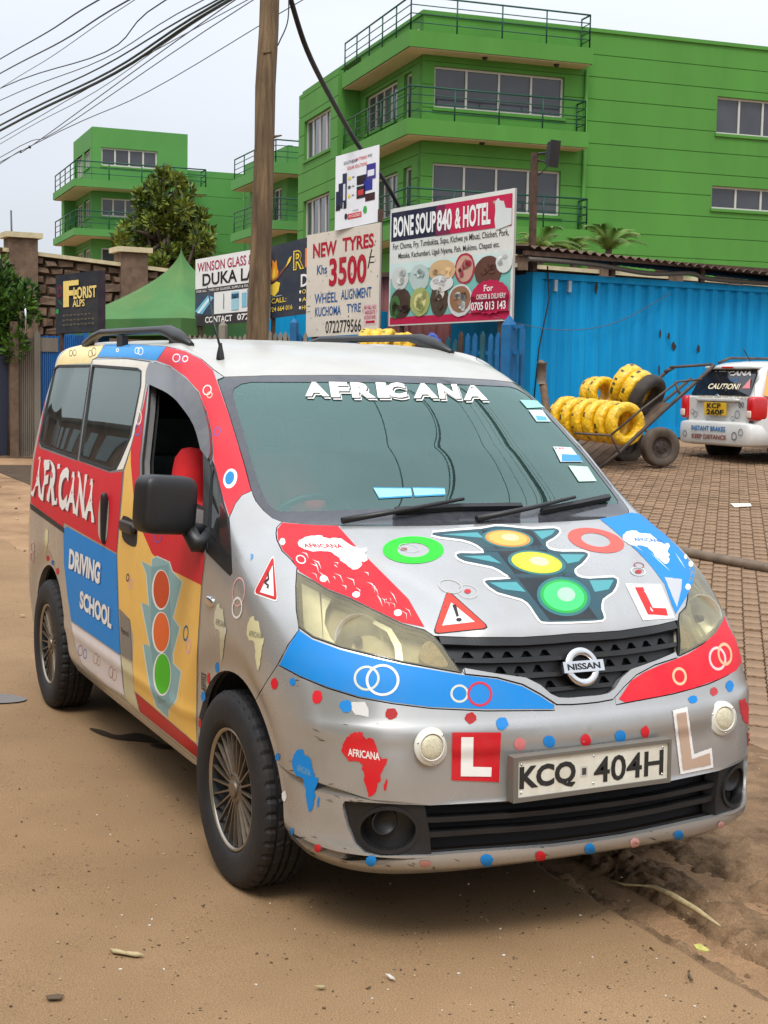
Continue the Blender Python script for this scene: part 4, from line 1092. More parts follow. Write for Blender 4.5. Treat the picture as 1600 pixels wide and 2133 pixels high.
# bumper
for c, k in (((572, 1424, 7, 12), RED), ((610, 1420, 6, 8), BLUE), ((661, 1452, 10, 14), RED), ((721, 1471, 13, 13), BLUE), ((815, 1487, 13, 12), DKR), ((980, 1496, 12, 12), DKR), ((1046, 1507, 13, 13), BLUE), ((1083, 1550, 12, 14), srgb(214, 120, 120)), ((1144, 1545, 12, 13), BLUE),
             ((1220, 1542, 11, 13), RED), ((1292, 1534, 11, 13), BLUE), ((1344, 1525, 8, 13), RED), ((1443, 1457, 10, 8), BLUE), ((1487, 1441, 8, 9), srgb(190, 60, 66)), ((1520, 1429, 8, 12), BLUE), ((662, 1767, 7, 8), RED), ((773, 1793, 11, 11), BLUE), ((886, 1799, 12, 7), srgb(176, 120, 110)),
             ((1014, 1792, 13, 13), BLUE), ((1126, 1784, 11, 11), RED), ((1229, 1769, 11, 13), BLUE), ((1322, 1755, 10, 10), PINK), ((1414, 1740, 10, 11), BLUE), ((1502, 1719, 7, 8), PINK), ((579, 1577, 5, 8), BLUE), ((593, 1658, 5, 11), WHT), ((608, 1732, 4, 8), BLUE)):
    dot(*c, k, 'bumper', .10)
africa((607, 1552), (54, 22), (6, 118), BLUE, 'bumper', tcol=srgb(110, 160, 190), tquad=(.2, .30, .72, .42))
africa((711, 1519), (94, 14), (4, 124), srgb(204, 22, 30), 'bumper', tcol=WHT, tquad=(.14, .30, .84, .43), rough=1.4)
Z5 = lambda L: [(900 + x / 2.6667, 1280 + y / 2.6667) for x, y in L]
deco('learner_plate', Z5([(112, 655), (382, 655), (370, 930), (108, 920)]), srgb(198, 16, 30), 'bumper', .0026, 5, gr=.01)
deco('learner_plate', Z5([(160, 680), (228, 680), (225, 845), (328, 848), (326, 900), (157, 898)]), WHT, 'bumper', .0044, 5, gr=.01)
deco('learner_plate', Z5([(1335, 535), (1415, 515), (1452, 775), (1550, 740), (1560, 850), (1377, 888)]), WHT, 'bumper', .0026, 5, rough=.5, gr=.01)
deco('learner_plate', Z5([(1355, 552), (1406, 542), (1438, 802), (1538, 768), (1545, 832), (1390, 864)]), srgb(186, 158, 136), 'bumper', .0044, 5, rough=.4, gr=.01)
deco('map_sticker', [(1541, 1458), (1552, 1456), (1560, 1475), (1563, 1500), (1558, 1510), (1548, 1500), (1541, 1480)], srgb(200, 40, 50), 'bumper', .0012, 6, rough=1.5)
deco('map_sticker', [(1556, 1525), (1562, 1530), (1561, 1570), (1557, 1560)], srgb(190, 40, 50), 'bumper', .0012, 6, rough=.8)
deco('vinyl_tear', [(722, 1463), (760, 1462), (768, 1478), (768, 1494), (740, 1488)], srgb(206, 204, 200), 'bumper', .0007, 8, rough=.5)
rs = random.Random(11)
for k in range(60):                                   # scrapes and chips
    x, y = rs.choice(((640, 1735), (690, 1770), (700, 1520), (640, 1600), (560, 1440), (1480, 1715), (1350, 1745), (900, 1805), (1100, 1790), (720, 1665)))
    x += rs.gauss(0, 34); y += rs.gauss(0, 11); L_ = rs.uniform(3, 20); w = rs.uniform(.4, 1.3); a = rs.uniform(-.1, .5)
    q = px_uv([(x, y)])[0]
    if not inpoly(bump_poly, np.array([(-abs(q[0]), q[1])]))[0] or inpoly(mouth_poly, np.array([(-abs(q[0]), q[1])]))[0] or q[1] < .03: continue
    deco('scratch', [(x, y), (x + L_ * .5, y + L_ * .5 * math.sin(a) - w), (x + L_, y + L_ * math.sin(a)), (x + L_ * .5, y + L_ * .5 * math.sin(a) + w)], rs.choice((srgb(70, 60, 50), srgb(110, 95, 78), srgb(50, 45, 42))), 'bumper', .0009, 30)
# fillets below the headlights
deco('fillet_wrap', [(623, 1313), (652, 1333), (710, 1354), (782, 1372), (837, 1384), (909, 1397), (961, 1406), (1035, 1415), (1088, 1430), (1125, 1450), (1155, 1470), (1152, 1477), (1012, 1477), (900, 1473), (819, 1463), (746, 1450), (681, 1430), (623, 1406), (583, 1385), (603, 1344)], BLUE, 'fillet_right', .0013, 8)
ring(764, 1413, 27, 26, 5, srgb(206, 208, 190), 'fillet_right'); ring(797, 1417, 35, 33, 5.5, WHT, 'fillet_right', off=.0022)
ring(957, 1445, 19, 19, 4.5, srgb(206, 208, 190), 'fillet_right'); ring(999, 1446, 26, 26, 5, srgb(200, 40, 70), 'fillet_right', off=.0022)
fl_ = Z3([(218, 2028), (265, 1960), (330, 1860), (450, 1780), (600, 1712), (740, 1660), (860, 1608), (1000, 1520), (1110, 1420), (1185, 1300), (1196, 1260), (1230, 1350), (1290, 1460), (1345, 1620), (1356, 1680), (1300, 1765), (1150, 1840), (900, 1930), (600, 2000), (275, 2058)])
deco('fillet_wrap', fl_, srgb(226, 24, 46), 'fillet_left', .0013, 7)
ring(1494, 1372, 18, 25, 4, srgb(240, 200, 200), 'fillet_left', -8); ring(1509, 1363, 15, 24, 4, srgb(236, 180, 140), 'fillet_left', -8, .0022); ring(1415, 1409, 15, 19, 4.5, srgb(238, 190, 150), 'fillet_left', -10)
# side: pillars and cant rail
RAILR = srgb(216, 62, 74)
red_side = [(347, 723), (385, 732), (420, 750), (444, 772), (452, 795), (478, 868), (507, 963), (523, 1023), (504, 1031), (490, 1049), (478, 1076), (466, 1040), (452, 984), (446, 962), (445, 940), (442, 902), (432, 860), (415, 816), (387, 785), (354, 761), (328, 752)]
deco('cant_rail_wrap', red_side, srgb(212, 40, 54), 'side_right', .0013, 8)
deco('cant_rail_wrap', [(219, 718), (262, 716), (346, 723), (327, 751), (266, 745), (204, 743)], srgb(44, 140, 205), 'side_right', .0013, 8)
deco('cant_rail_wrap', [(116, 764), (124, 744), (140, 728), (168, 720), (217, 718), (203, 743), (193, 749), (190, 757), (121, 760)], srgb(232, 210, 150), 'side_right', .0013, 6)
for c in ((148, 736, 4, 7), (156, 735, 4, 7), (189, 737, 5, 8), (196, 733, 5, 9)): ring(*c, 1.2, srgb(120, 90, 60), 'side_right')
for c in ((286, 731, 5, 7), (293, 732, 6, 8), (245, 730, 3, 4)): ring(*c, 1.2, WHT, 'side_right')
for c, k in (((368, 746, 8, 9), WHT), ((376, 748, 7, 9), srgb(120, 90, 160)), ((386, 748, 6, 7), WHT), ((432, 813, 9, 11), WHT), ((437, 823, 6, 7), srgb(240, 190, 160)), ((453, 899, 7, 10), srgb(110, 80, 160))): ring(*c, 1.8, k, 'side_right', 20)
dot(480, 997, 14, 21, WHT, 'side_right', .02, .0014, 15); dot(479, 996, 9, 14, srgb(20, 130, 190), 'side_right', .02, .002, 15)
# sliding door and rear quarter
deco('white_wrap', [(195, 750), (266, 749), (311, 756), (296, 843), (273, 930), (257, 977), (244, 979), (254, 957), (275, 909), (296, 804), (297, 772), (289, 766), (194, 759)], srgb(228, 222, 210), 'slide_right', .0013, 7)
deco('red_wrap', [(157, 958), (229, 985), (241, 984), (256, 982), (243, 1152), (130, 1087)], srgb(206, 26, 40), 'slide_right', .0013, 8)
deco('red_wrap', [(116, 768), (98, 812), (88, 880), (80, 925), (84, 934), (162, 962), (131, 1084), (132, 1098), (64, 1047), (72, 955), (84, 893), (99, 806)], srgb(206, 26, 40), 'side_right', .0013, 6)
deco('blue_wrap', [(132, 1104), (139, 1097), (243, 1155), (246, 1258), (251, 1364), (149, 1293), (141, 1240), (134, 1175)], BLUE, 'slide_right', .0013, 8)
deco('white_wrap', [(149, 1296), (251, 1367), (257, 1430), (260, 1449), (225, 1428), (172, 1383), (160, 1350), (152, 1315)], srgb(214, 204, 200), 'slide_right', .0013, 7)
wob = lambda v: np.stack([0 * v[:, 0], 3.5 * np.sin(v[:, 0] * 43)], 1)
for off_, c, d in ((.0018, srgb(110, 14, 24), (3.5, 3.0)), (.0026, WHT, (0, 0))):
    dtext('door_lettering', 'AFRICANA', [(x + d[0], y + d[1]) for x, y in ((73, 948), (203, 998), (197, 1093), (65, 1030))], c, 'slide_right', off_, .045, wob)
for s, q in (('DRIVING', ((146, 1142), (211, 1172), (208, 1218), (144, 1184))), ('SCHOOL', ((168, 1229), (234, 1267), (233, 1311), (167, 1266)))):
    for off_, c, d in ((.0018, srgb(0, 78, 140), (2.2, 2.6)), (.0026, WHT, (0, 0))):
        dtext('door_lettering', s, [(x + d[0], y + d[1]) for x, y in q], c, 'slide_right', off_, .045)
for c, k in (((168, 1355, 5, 12), srgb(130, 110, 150)), ((178, 1362, 4, 11), srgb(90, 110, 170)), ((200, 1372, 5, 12), srgb(180, 150, 120)), ((206, 1377, 4, 11), srgb(180, 150, 120)), ((232, 1400, 5, 13), srgb(170, 120, 110)), ((239, 1406, 5, 13), srgb(180, 140, 120))): ring(*c, 1.1, k, 'slide_right')
deco('map_sticker', [(96, 1100), (101, 1105), (100, 1130), (96, 1160), (93, 1120)], srgb(214, 206, 160), 'side_right', .001)
for c, k in (((100, 1163, 3, 6), RED), ((120, 1190, 3, 7), RED), ((110, 1172, 3, 5), BLUE)): dot(*c, k, 'side_right')
ring(68, 1140, 4, 13, 1.1, PINK, 'side_right'); ring(67, 1160, 4, 12, 1.1, PINK, 'side_right')
# front door
deco('yellow_wrap', [(273, 936), (273, 965), (279, 1035), (297, 1107), (317, 1153), (350, 1184), (420, 1219), (411, 1360), (409, 1500), (410, 1549), (281, 1439), (277, 1380), (279, 1330), (271, 1290), (249, 1267), (246, 1150), (260, 980)], srgb(232, 184, 92), 'door_right', .0013, 9)
deco('red_wrap', [(316, 764), (299, 846), (277, 920), (273, 934), (273, 965), (279, 1035), (297, 1107), (317, 1153), (350, 1184), (420, 1219), (427, 1160), (420, 1120), (400, 1062), (290, 1000), (291, 958), (303, 850), (309, 800)], srgb(206, 24, 36), 'door_right', .0013, 9)
deco('red_wrap', [(282, 1442), (411, 1553), (415, 1581), (293, 1483)], srgb(178, 30, 26), 'door_right', .0013, 9)
deco('fuel_flap', [(249, 1269), (262, 1277), (271, 1294), (276, 1378), (253, 1364)], srgb(128, 120, 110), 'door_right', .0012, 9)
dtext('flap_lettering', 'Petrol', ((253, 1306), (268, 1314), (269, 1327), (254, 1319)), INK, 'door_right', .0018, .01)
deco('beige_wrap', [(254, 1368), (276, 1382), (281, 1440), (291, 1482), (268, 1462), (261, 1450)], srgb(196, 186, 146), 'door_right', .0013, 7)
Z6 = lambda L: [(x / 2.857, 1150 + y / 2.857) for x, y in L]
dtl = Z6([(845, 55), (905, 85), (908, 42), (935, 28), (1010, 62), (1025, 115), (1085, 178), (1030, 390), (1070, 450), (1030, 600), (1030, 660), (1078, 712), (1050, 880), (1005, 935), (1003, 985), (935, 920), (895, 800), (855, 545), (895, 560), (845, 300), (890, 320), (875, 130)])
deco('traffic_light_sticker', [tuple(p) for p in grow(dtl, 2.2)], srgb(210, 212, 200), 'door_right', .0014, 8)
deco('traffic_light_sticker', dtl, srgb(136, 172, 172), 'door_right', .0019, 8)
deco('traffic_light_sticker', Z6([(905, 90), (1005, 75), (1020, 380), (1020, 640), (1010, 880), (945, 900), (900, 560)]), srgb(120, 156, 158), 'door_right', .0023, 8)
for cx, cy, ry, c in ((965, 222, 112, srgb(196, 70, 20)), (965, 475, 115, srgb(224, 100, 36)), (972, 725, 120, srgb(70, 180, 20))):
    a = Z6([(cx, cy)])[0]
    deco('traffic_light_sticker', ell(a[0] - 1, a[1] + 1, 19, ry / 2.857 + 3, 0), WHT, 'door_right', .0027, 12)
    deco('traffic_light_sticker', ell(a[0], a[1], 16.5, ry / 2.857, 0), c, 'door_right', .0032, 12)
for c, k in (((267, 1203, 3.5, 9), srgb(110, 80, 70)), ((273, 1215, 4, 12), PINK), ((388, 1319, 5.5, 17), srgb(40, 100, 130)), ((393, 1346, 5.5, 17), PINK), ((330, 1115, 8, 16), srgb(110, 80, 160)), ((290, 870, 6, 16), WHT), ((288, 895, 6, 14), srgb(110, 90, 170))): ring(*c, 1.6, k, 'door_right', 4, .002)
# windscreen lettering, inspection stickers, wiped dirt
wl = [(632, 796, 686, 826), (686, 796, 731, 828), (730, 797, 783, 829), (783, 797, 812, 829), (805, 797, 850, 829), (858, 799, 913, 830), (911, 800, 960, 831), (962, 803, 1016, 834)]
for ch, (x0, y0, x1, y1) in zip('AFRICANA', wl):
    for off_, c, d in ((.0008, WHT, (4.5, 4.5)), (.0014, srgb(34, 44, 46), (2.4, 2.4)), (.0020, srgb(238, 234, 224), (0, 0))):
        q = [(x0 + d[0] - 1, y0 + d[1]), (x1 + d[0] - 9, y0 + d[1] + 1), (x1 + d[0], y1 + d[1]), (x0 + d[0] + (4 if ch != 'C' else 0), y1 + d[1])]
        dtext('windscreen_lettering', ch, q, c, WSGLASS, off_, .06)
for q, c in (([(1083, 833), (1120, 834), (1140, 848), (1098, 850)], srgb(150, 205, 190)), ([(1101, 854), (1130, 854), (1147, 878), (1118, 878)], srgb(200, 225, 225)), ([(1116, 866), (1136, 868), (1140, 876), (1119, 876)], srgb(90, 170, 200)),
             ([(1152, 930), (1190, 932), (1214, 962), (1168, 962)], srgb(206, 222, 224)), ([(1170, 946), (1206, 948), (1213, 961), (1170, 961)], srgb(60, 150, 200)), ([(1154, 931), (1172, 932), (1176, 936), (1158, 936)], srgb(200, 60, 60)), ([(1184, 970), (1224, 972), (1243, 1002), (1206, 1003)], srgb(190, 220, 200))):
    deco('inspection_sticker', q, c, WSGLASS, .0004 if c[0] > .3 else .0010, 10)
for q, c in (([(778, 1017), (856, 1018), (858, 1032), (790, 1036)], srgb(150, 210, 215)), ([(860, 1017), (926, 1018), (928, 1029), (864, 1032)], srgb(150, 205, 215))):
    deco('permit_sticker', [tuple(p) for p in grow(q, 2.5)], srgb(50, 150, 190), WSGLASS, -.0005, 12); deco('permit_sticker', q, c, WSGLASS, .0002, 12)
# driver
SHIRT = pmat('red_shirt', srgb(200, 16, 22), .85, 0, var=.1, vscale=12); SKIN = pmat('dark_skin', (.055, .028, .018), .5, 0, var=.1); HAIR = pmat('black_hair', (.01, .01, .01), .8); TROU = pmat('dark_trousers', (.02, .022, .03), .9)
def skin_body(name, joints, bones, mat, parent=None, sub=2):
    me = bpy.data.meshes.new(name); me.from_pydata([j[0] for j in joints], bones, []); o = link(bpy.data.objects.new(name, me), parent)
    md = o.modifiers.new('skin', 'SKIN'); md.use_smooth_shade = True
    for i, j in enumerate(joints):
        r = j[1]; me.skin_vertices[0].data[i].radius = r if hasattr(r, '__len__') else (r, r)
    me.skin_vertices[0].data[0].use_root = True
    sb = o.modifiers.new('sub', 'SUBSURF'); sb.levels = sb.render_levels = sub; me.materials.append(mat)
    return o
y0 = -.43
pj = [((-.98, y0, .72), (.17, .15)), ((-1.02, y0, .90), (.17, .13)), ((-1.06, y0, 1.10), (.19, .13)), ((-1.06, y0, 1.22), (.10, .09)), ((-1.05, y0, 1.30), .058), ((-1.04, y0, 1.37), (.075, .085)), ((-1.03, y0, 1.46), (.078, .095)), ((-1.03, y0, 1.53), (.05, .06)),
      ((-1.03, y0 - .19, 1.17), .105), ((-.90, y0 - .24, .99), .075), ((-.66, y0 - .17, 1.03), .042), ((-.58, y0 - .12, 1.08), .045), ((-1.03, y0 + .19, 1.17), .105), ((-.88, y0 + .25, .98), .06), ((-.66, y0 + .17, 1.03), .042), ((-.58, y0 + .13, 1.08), .045),
      ((-.80, y0 - .11, .70), .10), ((-.50, y0 - .13, .74), .08), ((-.38, y0 - .13, .48), .055), ((-.80, y0 + .11, .70), .10), ((-.50, y0 + .13, .74), .08), ((-.38, y0 + .13, .48), .055)]
pb = [(0, 1), (1, 2), (2, 3), (3, 4), (4, 5), (5, 6), (6, 7), (2, 8), (8, 9), (9, 10), (10, 11), (2, 12), (12, 13), (13, 14), (14, 15), (0, 16), (16, 17), (17, 18), (0, 19), (19, 20), (20, 21)]
pj = [((p[0], p[1], p[2] + (.09 if p[2] > .8 else .03)), r) for p, r in pj]
PERSON = skin_body('person', pj, pb, SHIRT)
tag(PERSON, 'driver in a red shirt seated at the wheel, seen through the open window', 'person')
V, F = superbox((-1.02, y0, 1.54), (.20, .165, .24), .85); MB().add(V, F, 0, True).build('head', SKIN, PERSON)
V, F = superbox((-1.04, y0, 1.59), (.205, .175, .17), .85); MB().add(V, F, 0, True).build('hair', HAIR, PERSON)
V, F = superbox((-.92, y0, 1.53), (.035, .03, .05), .8); MB().add(V, F, 0, True).build('nose', SKIN, PERSON)
for s in (-1, 1):
    V, F = superbox((-1.03, y0 + s * .085, 1.53), (.05, .02, .065), .8); MB().add(V, F, 0, True).build('ear', SKIN, PERSON)
    V, F = superbox((-.93, y0 + s * .035, 1.555), (.02, .03, .015), .9); MB().add(V, F, 0, True).build('eye', pmat('eye', (.5, .5, .48), .3), PERSON)
# ---------------------------------------------------------------- ground, road, shoulder, pavers
FH = Vector((AX[2][0], AX[2][1], 0)).normalized(); RH = Vector((FH.y, -FH.x, 0)); C0 = Vector((CAM[0], CAM[1], 0))
def gz(p):
    """the yard climbs gently away from the road, more on the right"""
    d = (p[0] - CAM[0]) * FH.x + (p[1] - CAM[1]) * FH.y; s = (p[0] - CAM[0]) * RH.x + (p[1] - CAM[1]) * RH.y
    t = min(1, max(0, (s + 3) / 6)); t = t * t * (3 - 2 * t); k = .013 + .038 * t
    dd = max(0, d - 6.5); e = min(dd, 24)
    return k * (e * e / (e + 3.0))
def world(s, d, z=None):
    p = C0 + RH * s + FH * d
    p.z = gz(p) if z is None else z
    return p
def on_ground(px, py):
    d = ray(px, py); t = 5.0
    for _ in range(60):
        p = CAMV + d * t; h = p[2] - gz(p); t += h / max(.004, -d[2]) * .6
    return Vector(CAMV + d * t)
from mathutils import noise as mnoise
def fbm(x, y, s, o=4):
    return mnoise.fractal(Vector((x * s, y * s, 3.3)), 1.0, 2.0, o)
def ground_mat(name, cols, scale, speck=.0, bump=.3, bscale=40, rough=.9, stain=None, fine=260.):
    if name in MATS: return MATS[name]
    m = bpy.data.materials.new(name); m.use_nodes = True; t = m.node_tree; N = t.nodes; L = t.links; b = N['Principled BSDF']
    b.inputs['Roughness'].default_value = rough; b.inputs['Specular IOR Level'].default_value = .25
    tc = N.new('ShaderNodeTexCoord'); src = tc.outputs['Object']
    nz = N.new('ShaderNodeTexNoise'); nz.inputs['Scale'].default_value = scale; nz.inputs['Detail'].default_value = 10; nz.inputs['Roughness'].default_value = .6; L.new(src, nz.inputs['Vector'])
    rp = N.new('ShaderNodeValToRGB'); e = rp.color_ramp.elements; e[0].position = .28; e[1].position = .74; e[0].color = (*cols[0], 1); e[1].color = (*cols[2], 1)
    k = e.new(.5); k.color = (*cols[1], 1); L.new(nz.outputs[0], rp.inputs[0]); out = rp.outputs[0]
    nf = N.new('ShaderNodeTexNoise'); nf.inputs['Scale'].default_value = fine; nf.inputs['Detail'].default_value = 3; L.new(src, nf.inputs['Vector'])
    mf = N.new('ShaderNodeMapRange'); mf.inputs[1].default_value = .3; mf.inputs[2].default_value = .7; mf.inputs[3].default_value = .62; mf.inputs[4].default_value = 1.32; L.new(nf.outputs[0], mf.inputs[0])
    mm = N.new('ShaderNodeMix'); mm.data_type = 'RGBA'; mm.blend_type = 'MULTIPLY'; mm.inputs[0].default_value = 1; L.new(out, mm.inputs[6]); L.new(mf.outputs[0], mm.inputs[7]); out = mm.outputs[2]
    if speck:
        vo = N.new('ShaderNodeTexVoronoi'); vo.inputs['Scale'].default_value = 42; L.new(src, vo.inputs['Vector'])
        lt = N.new('ShaderNodeMath'); lt.operation = 'LESS_THAN'; lt.inputs[1].default_value = speck; L.new(vo.outputs['Distance'], lt.inputs[0])
        n3 = N.new('ShaderNodeTexNoise'); n3.inputs['Scale'].default_value = 17; L.new(src, n3.inputs['Vector'])
        g3 = N.new('ShaderNodeMath'); g3.operation = 'GREATER_THAN'; g3.inputs[1].default_value = .56; L.new(n3.outputs[0], g3.inputs[0])
        mu = N.new('ShaderNodeMath'); mu.operation = 'MULTIPLY'; L.new(lt.outputs[0], mu.inputs[0]); L.new(g3.outputs[0], mu.inputs[1])
        m2 = N.new('ShaderNodeMix'); m2.data_type = 'RGBA'; L.new(mu.outputs[0], m2.inputs[0]); L.new(out, m2.inputs[6]); m2.inputs[7].default_value = (.06, .04, .025, 1); out = m2.outputs[2]
    L.new(out, b.inputs['Base Color'])
    nb = N.new('ShaderNodeTexNoise'); nb.inputs['Scale'].default_value = bscale; nb.inputs['Detail'].default_value = 8; L.new(src, nb.inputs['Vector'])
    bp = N.new('ShaderNodeBump'); bp.inputs['Strength'].default_value = bump; bp.inputs['Distance'].default_value = .03; L.new(nb.outputs[0], bp.inputs['Height']); L.new(bp.outputs[0], b.inputs['Normal'])
    MATS[name] = m; return m
DIRT = ground_mat('dirt', ((.16, .092, .045), (.30, .178, .092), (.40, .25, .135)), 1.6, .10, .5, 22)
ROADM = ground_mat('dusty_asphalt', ((.225, .138, .069), (.268, .166, .084), (.315, .198, .104)), 1.1, .18, .14, 150, fine=240)
SHOUL = ground_mat('dry_mud', ((.085, .050, .026), (.19, .115, .060), (.29, .182, .100)), 5.5, .10, .5, 30)
PAVE = ground_mat('paver_concrete', ((.17, .108, .064), (.25, .158, .094), (.33, .215, .132)), 2.2, .0, .35, 60)
def sheet(name, xs, ys, zf, mat, keep=None):
    V = [(x, y, zf(x, y)) for y in ys for x in xs]; n = len(xs)
    F = [(j * n + i, j * n + i + 1, (j + 1) * n + i + 1, (j + 1) * n + i) for j in range(len(ys) - 1) for i in range(n - 1) if keep is None or keep(.5 * (xs[i] + xs[i + 1]), .5 * (ys[j] + ys[j + 1]))]
    o = mesh(name, V, F, mat, None, True); o['kind'] = 'structure'; return o
def lin(a, b, st): return list(np.arange(a, b + st * .5, st))
big = [-900, -400, -200, -120] + lin(-80, 40, 1.6) + [80, 200, 500]
sheet('ground', big, [-500, -200, -100] + lin(-60, 60, 1.6) + [100, 250, 700], lambda x, y: gz((x, y)) - .035 + (.02 * fbm(x, y, .6) if -40 < x < 20 and abs(y) < 40 else 0), DIRT)
def edge(x): return .20 + .03 * fbm(x, 0, 2.2) + .015 * fbm(x, 5, 11)
xs = lin(-14, 3.6, .05)
rows = []
V = []; ny = 46
for j in range(ny):
    t = j / (ny - 1)
    for x in xs:
        y = -9 + (edge(x) + 9) * (1 - (1 - t) ** 2.2)
        V.append((x, y, gz((x, y)) + .002 * fbm(x, y, 1.5) - (.02 if j == ny - 1 else 0)))
n = len(xs); F = [(j * n + i, j * n + i + 1, (j + 1) * n + i + 1, (j + 1) * n + i) for j in range(ny - 1) for i in range(n - 1)]
road = mesh('road', V, F, ROADM, None, True); road['kind'] = 'structure'
# muddy shoulder with wheel ruts between the road and the paving
def sh_z(x, y):
    rut = -.045 * math.exp(-((y - .34 - .03 * fbm(x, 1, 1.2)) / .06) ** 2) - .045 * math.exp(-((y - .68 - .04 * fbm(x, 7, 1.0)) / .10) ** 2)
    lump = .010 * fbm(x, y, 7, 5) + .026 * abs(fbm(x, y, 15, 4)) * max(0, min(1, (1.15 - y) * 2 + .25)) + .011 * fbm(x, y, 36, 2) * max(0, min(1, (1.0 - y) * 2))
    cr = abs(fbm(x + 3, y, 1.7, 3)); crack = -.012 * math.exp(-(cr / .02) ** 2) if y > .75 else 0
    return gz((x, y)) - .012 - .022 * max(0, 1 - abs(y - .30) / .25) + rut + lump + crack + .02 * min(1, max(0, (y - .2) * 3)) * .6
sheet('road_shoulder', lin(-3.2, -.1, .05) + lin(-.08, 2.2, .012) + lin(2.23, 3.2, .04), lin(.12, 1.1, .012) + lin(1.12, 1.95, .03), sh_z, SHOUL)
# interlocking pavers
pd = (RH * math.sin(math.radians(13.4)) + FH * math.cos(math.radians(13.4))).normalized(); pr = Vector((pd.y, -pd.x, 0))
PO = Vector((-1.0, 2.0, 0)); PW, PL = .112, .225
def paver_shape(seed):
    r = random.Random(seed); w, l = PW / 2 - .004, PL / 2 - .004; z = .012
    o = [(-w, -l), (-w * .3, -l + z), (w * .3, -l - z * .3), (w, -l), (w + z * .6, -l * .45), (w - z * .2, 0), (w + z * .6, l * .45), (w, l), (w * .3, l - z * .3), (-w * .3, l + z), (-w, l), (-w + z * .6, l * .45), (-w - z * .2, 0), (-w + z * .6, -l * .45)]
    return o
PSH = paver_shape(1)
def paver_geo(h=.0):
    n = len(PSH); V = [(x, y, -.06) for x, y in PSH] + [(x, y, -.004) for x, y in PSH] + [(x * .955, y * .975, 0) for x, y in PSH]
    F = [(i, (i + 1) % n, n + (i + 1) % n, n + i) for i in range(n)] + [(n + i, n + (i + 1) % n, 2 * n + (i + 1) % n, 2 * n + i) for i in range(n)] + [tuple(range(2 * n, 3 * n))]
    return V, F
GV, GF = paver_geo()
cand = []
for i in range(-60, 160):
    for j in range(-12, 110):
        p = PO + pr * (i * PW) + pd * (j * PL + (PL / 2 if i % 2 else 0))
        if p.y < 1.80 + .05 * fbm(p.x, 0, 3): continue
        p.z = gz(p) + RND.uniform(-.004, .004)
        q = pix([p])[0]; d = (np.array(p) - CAMV) @ AX[2]
        if not (1130 < q[0] < 1700 and 930 < q[1] < 1720): continue
        cand.append((d, q, p))
vis = [c for c in cand if c[1][0] < 1605 and c[1][0] > 1255 + max(0, (c[1][1] - 1000)) * .55]
vis.sort(key=lambda c: c[0])
near = {id(c) for c in vis[:300]}
pg = bpy.data.meshes.new('paver'); pg.from_pydata(GV, [], GF); pg.materials.append(PAVE); pg.update()
pave = MB()
PAVING = None
stuff = MB(); rot = Matrix(((pr.x, pd.x, 0), (pr.y, pd.y, 0), (0, 0, 1)))
for c in cand:
    if id(c) in near: continue
    stuff.add([rot @ Vector(v) + c[2] for v in GV], GF)
bed = sheet('pavement', lin(-22, 3.2, .4), lin(1.75, 22, .4), lambda x, y: gz((x, y)) - .030, ground_mat('joint_sand', ((.055, .034, .02), (.075, .047, .028), (.10, .062, .036)), 4, 0, .3, 30), keep=lambda x, y: y > 1.7)
st = stuff.build('paver_field', PAVE, bed); st['kind'] = 'stuff'
rz = math.atan2(pr.y, pr.x)
for c in vis[:300]:
    o = bpy.data.objects.new('paver', pg); o.location = c[2]; o.rotation_euler = (RND.uniform(-.012, .012), RND.uniform(-.012, .012), rz); COL.objects.link(o); o.parent = bed
# steel gate rail lying across the paving
a, b = on_ground(1425, 1158), on_ground(1660, 1203)
MB().tube([a + (a - b) * .6 + Vector((0, 0, .03)), a + Vector((0, 0, .03)), b + Vector((0, 0, .03))], .045, 12).build('steel_pipe', pmat('weathered_steel', (.16, .12, .085), .6, .3, var=.3, vscale=9, dirt=.5, dirtcol=(.2, .13, .08)))
tag(bpy.data.objects['steel_pipe'], 'dusty brown steel pipe lying across the paving to the right of the van', 'pipe')
# litter
LEAF = pmat('dry_leaf', (.42, .33, .17), .8, var=.2, vscale=60); PAPER = pmat('paper_scrap', (.62, .58, .50), .8, var=.1, vscale=60); YLEAF = pmat('yellow_leaf', (.5, .46, .12), .7, var=.2, vscale=60); TWIG = pmat('twig', (.10, .065, .035), .9)
def scrap(name, pts, mat, label, cat, th=.004):
    P = [on_ground(x, y) for x, y in pts]; c = sum(P, Vector()) / len(P); lo = max(gz(p) for p in P)
    n = len(P); V = [(p.x, p.y, gz(p) + .005 + RND.uniform(0, .004)) for p in P]; V += [(v[0], v[1], v[2] + th) for v in V]
    F = [tuple(range(n))[::-1], tuple(range(n, 2 * n))] + [(i, (i + 1) % n, n + (i + 1) % n, n + i) for i in range(n)]
    tag(mesh(name, V, F, mat), label, cat)
scrap('dry_leaf', [(229, 1982), (245, 1983), (262, 1988), (285, 1991), (300, 1997), (282, 1998), (258, 1994), (235, 1990)], LEAF, 'pale dry husk strip lying on the road at lower left', 'leaf')
scrap('paper_scrap', [(1521, 1050), (1563, 1050), (1566, 1056), (1530, 1058)], PAPER, 'white paper scrap on the pavers below the parked estate car', 'litter')
scrap('yellow_leaf', [(1444, 1976), (1458, 1974), (1478, 1986), (1472, 1990), (1452, 1984)], YLEAF, 'small yellow leaf at the edge of the muddy shoulder', 'leaf')
scrap('paper_scrap', [(803, 2036), (812, 2038), (823, 2047), (812, 2045)], PAPER, 'curled pale scrap near the bottom centre of the road', 'litter')
scrap('twig', [(1432, 2030), (1437, 2034), (1440, 2044), (1444, 2050), (1438, 2048), (1433, 2038)], TWIG, 'tiny dark twig on the road near the shoulder', 'twig')
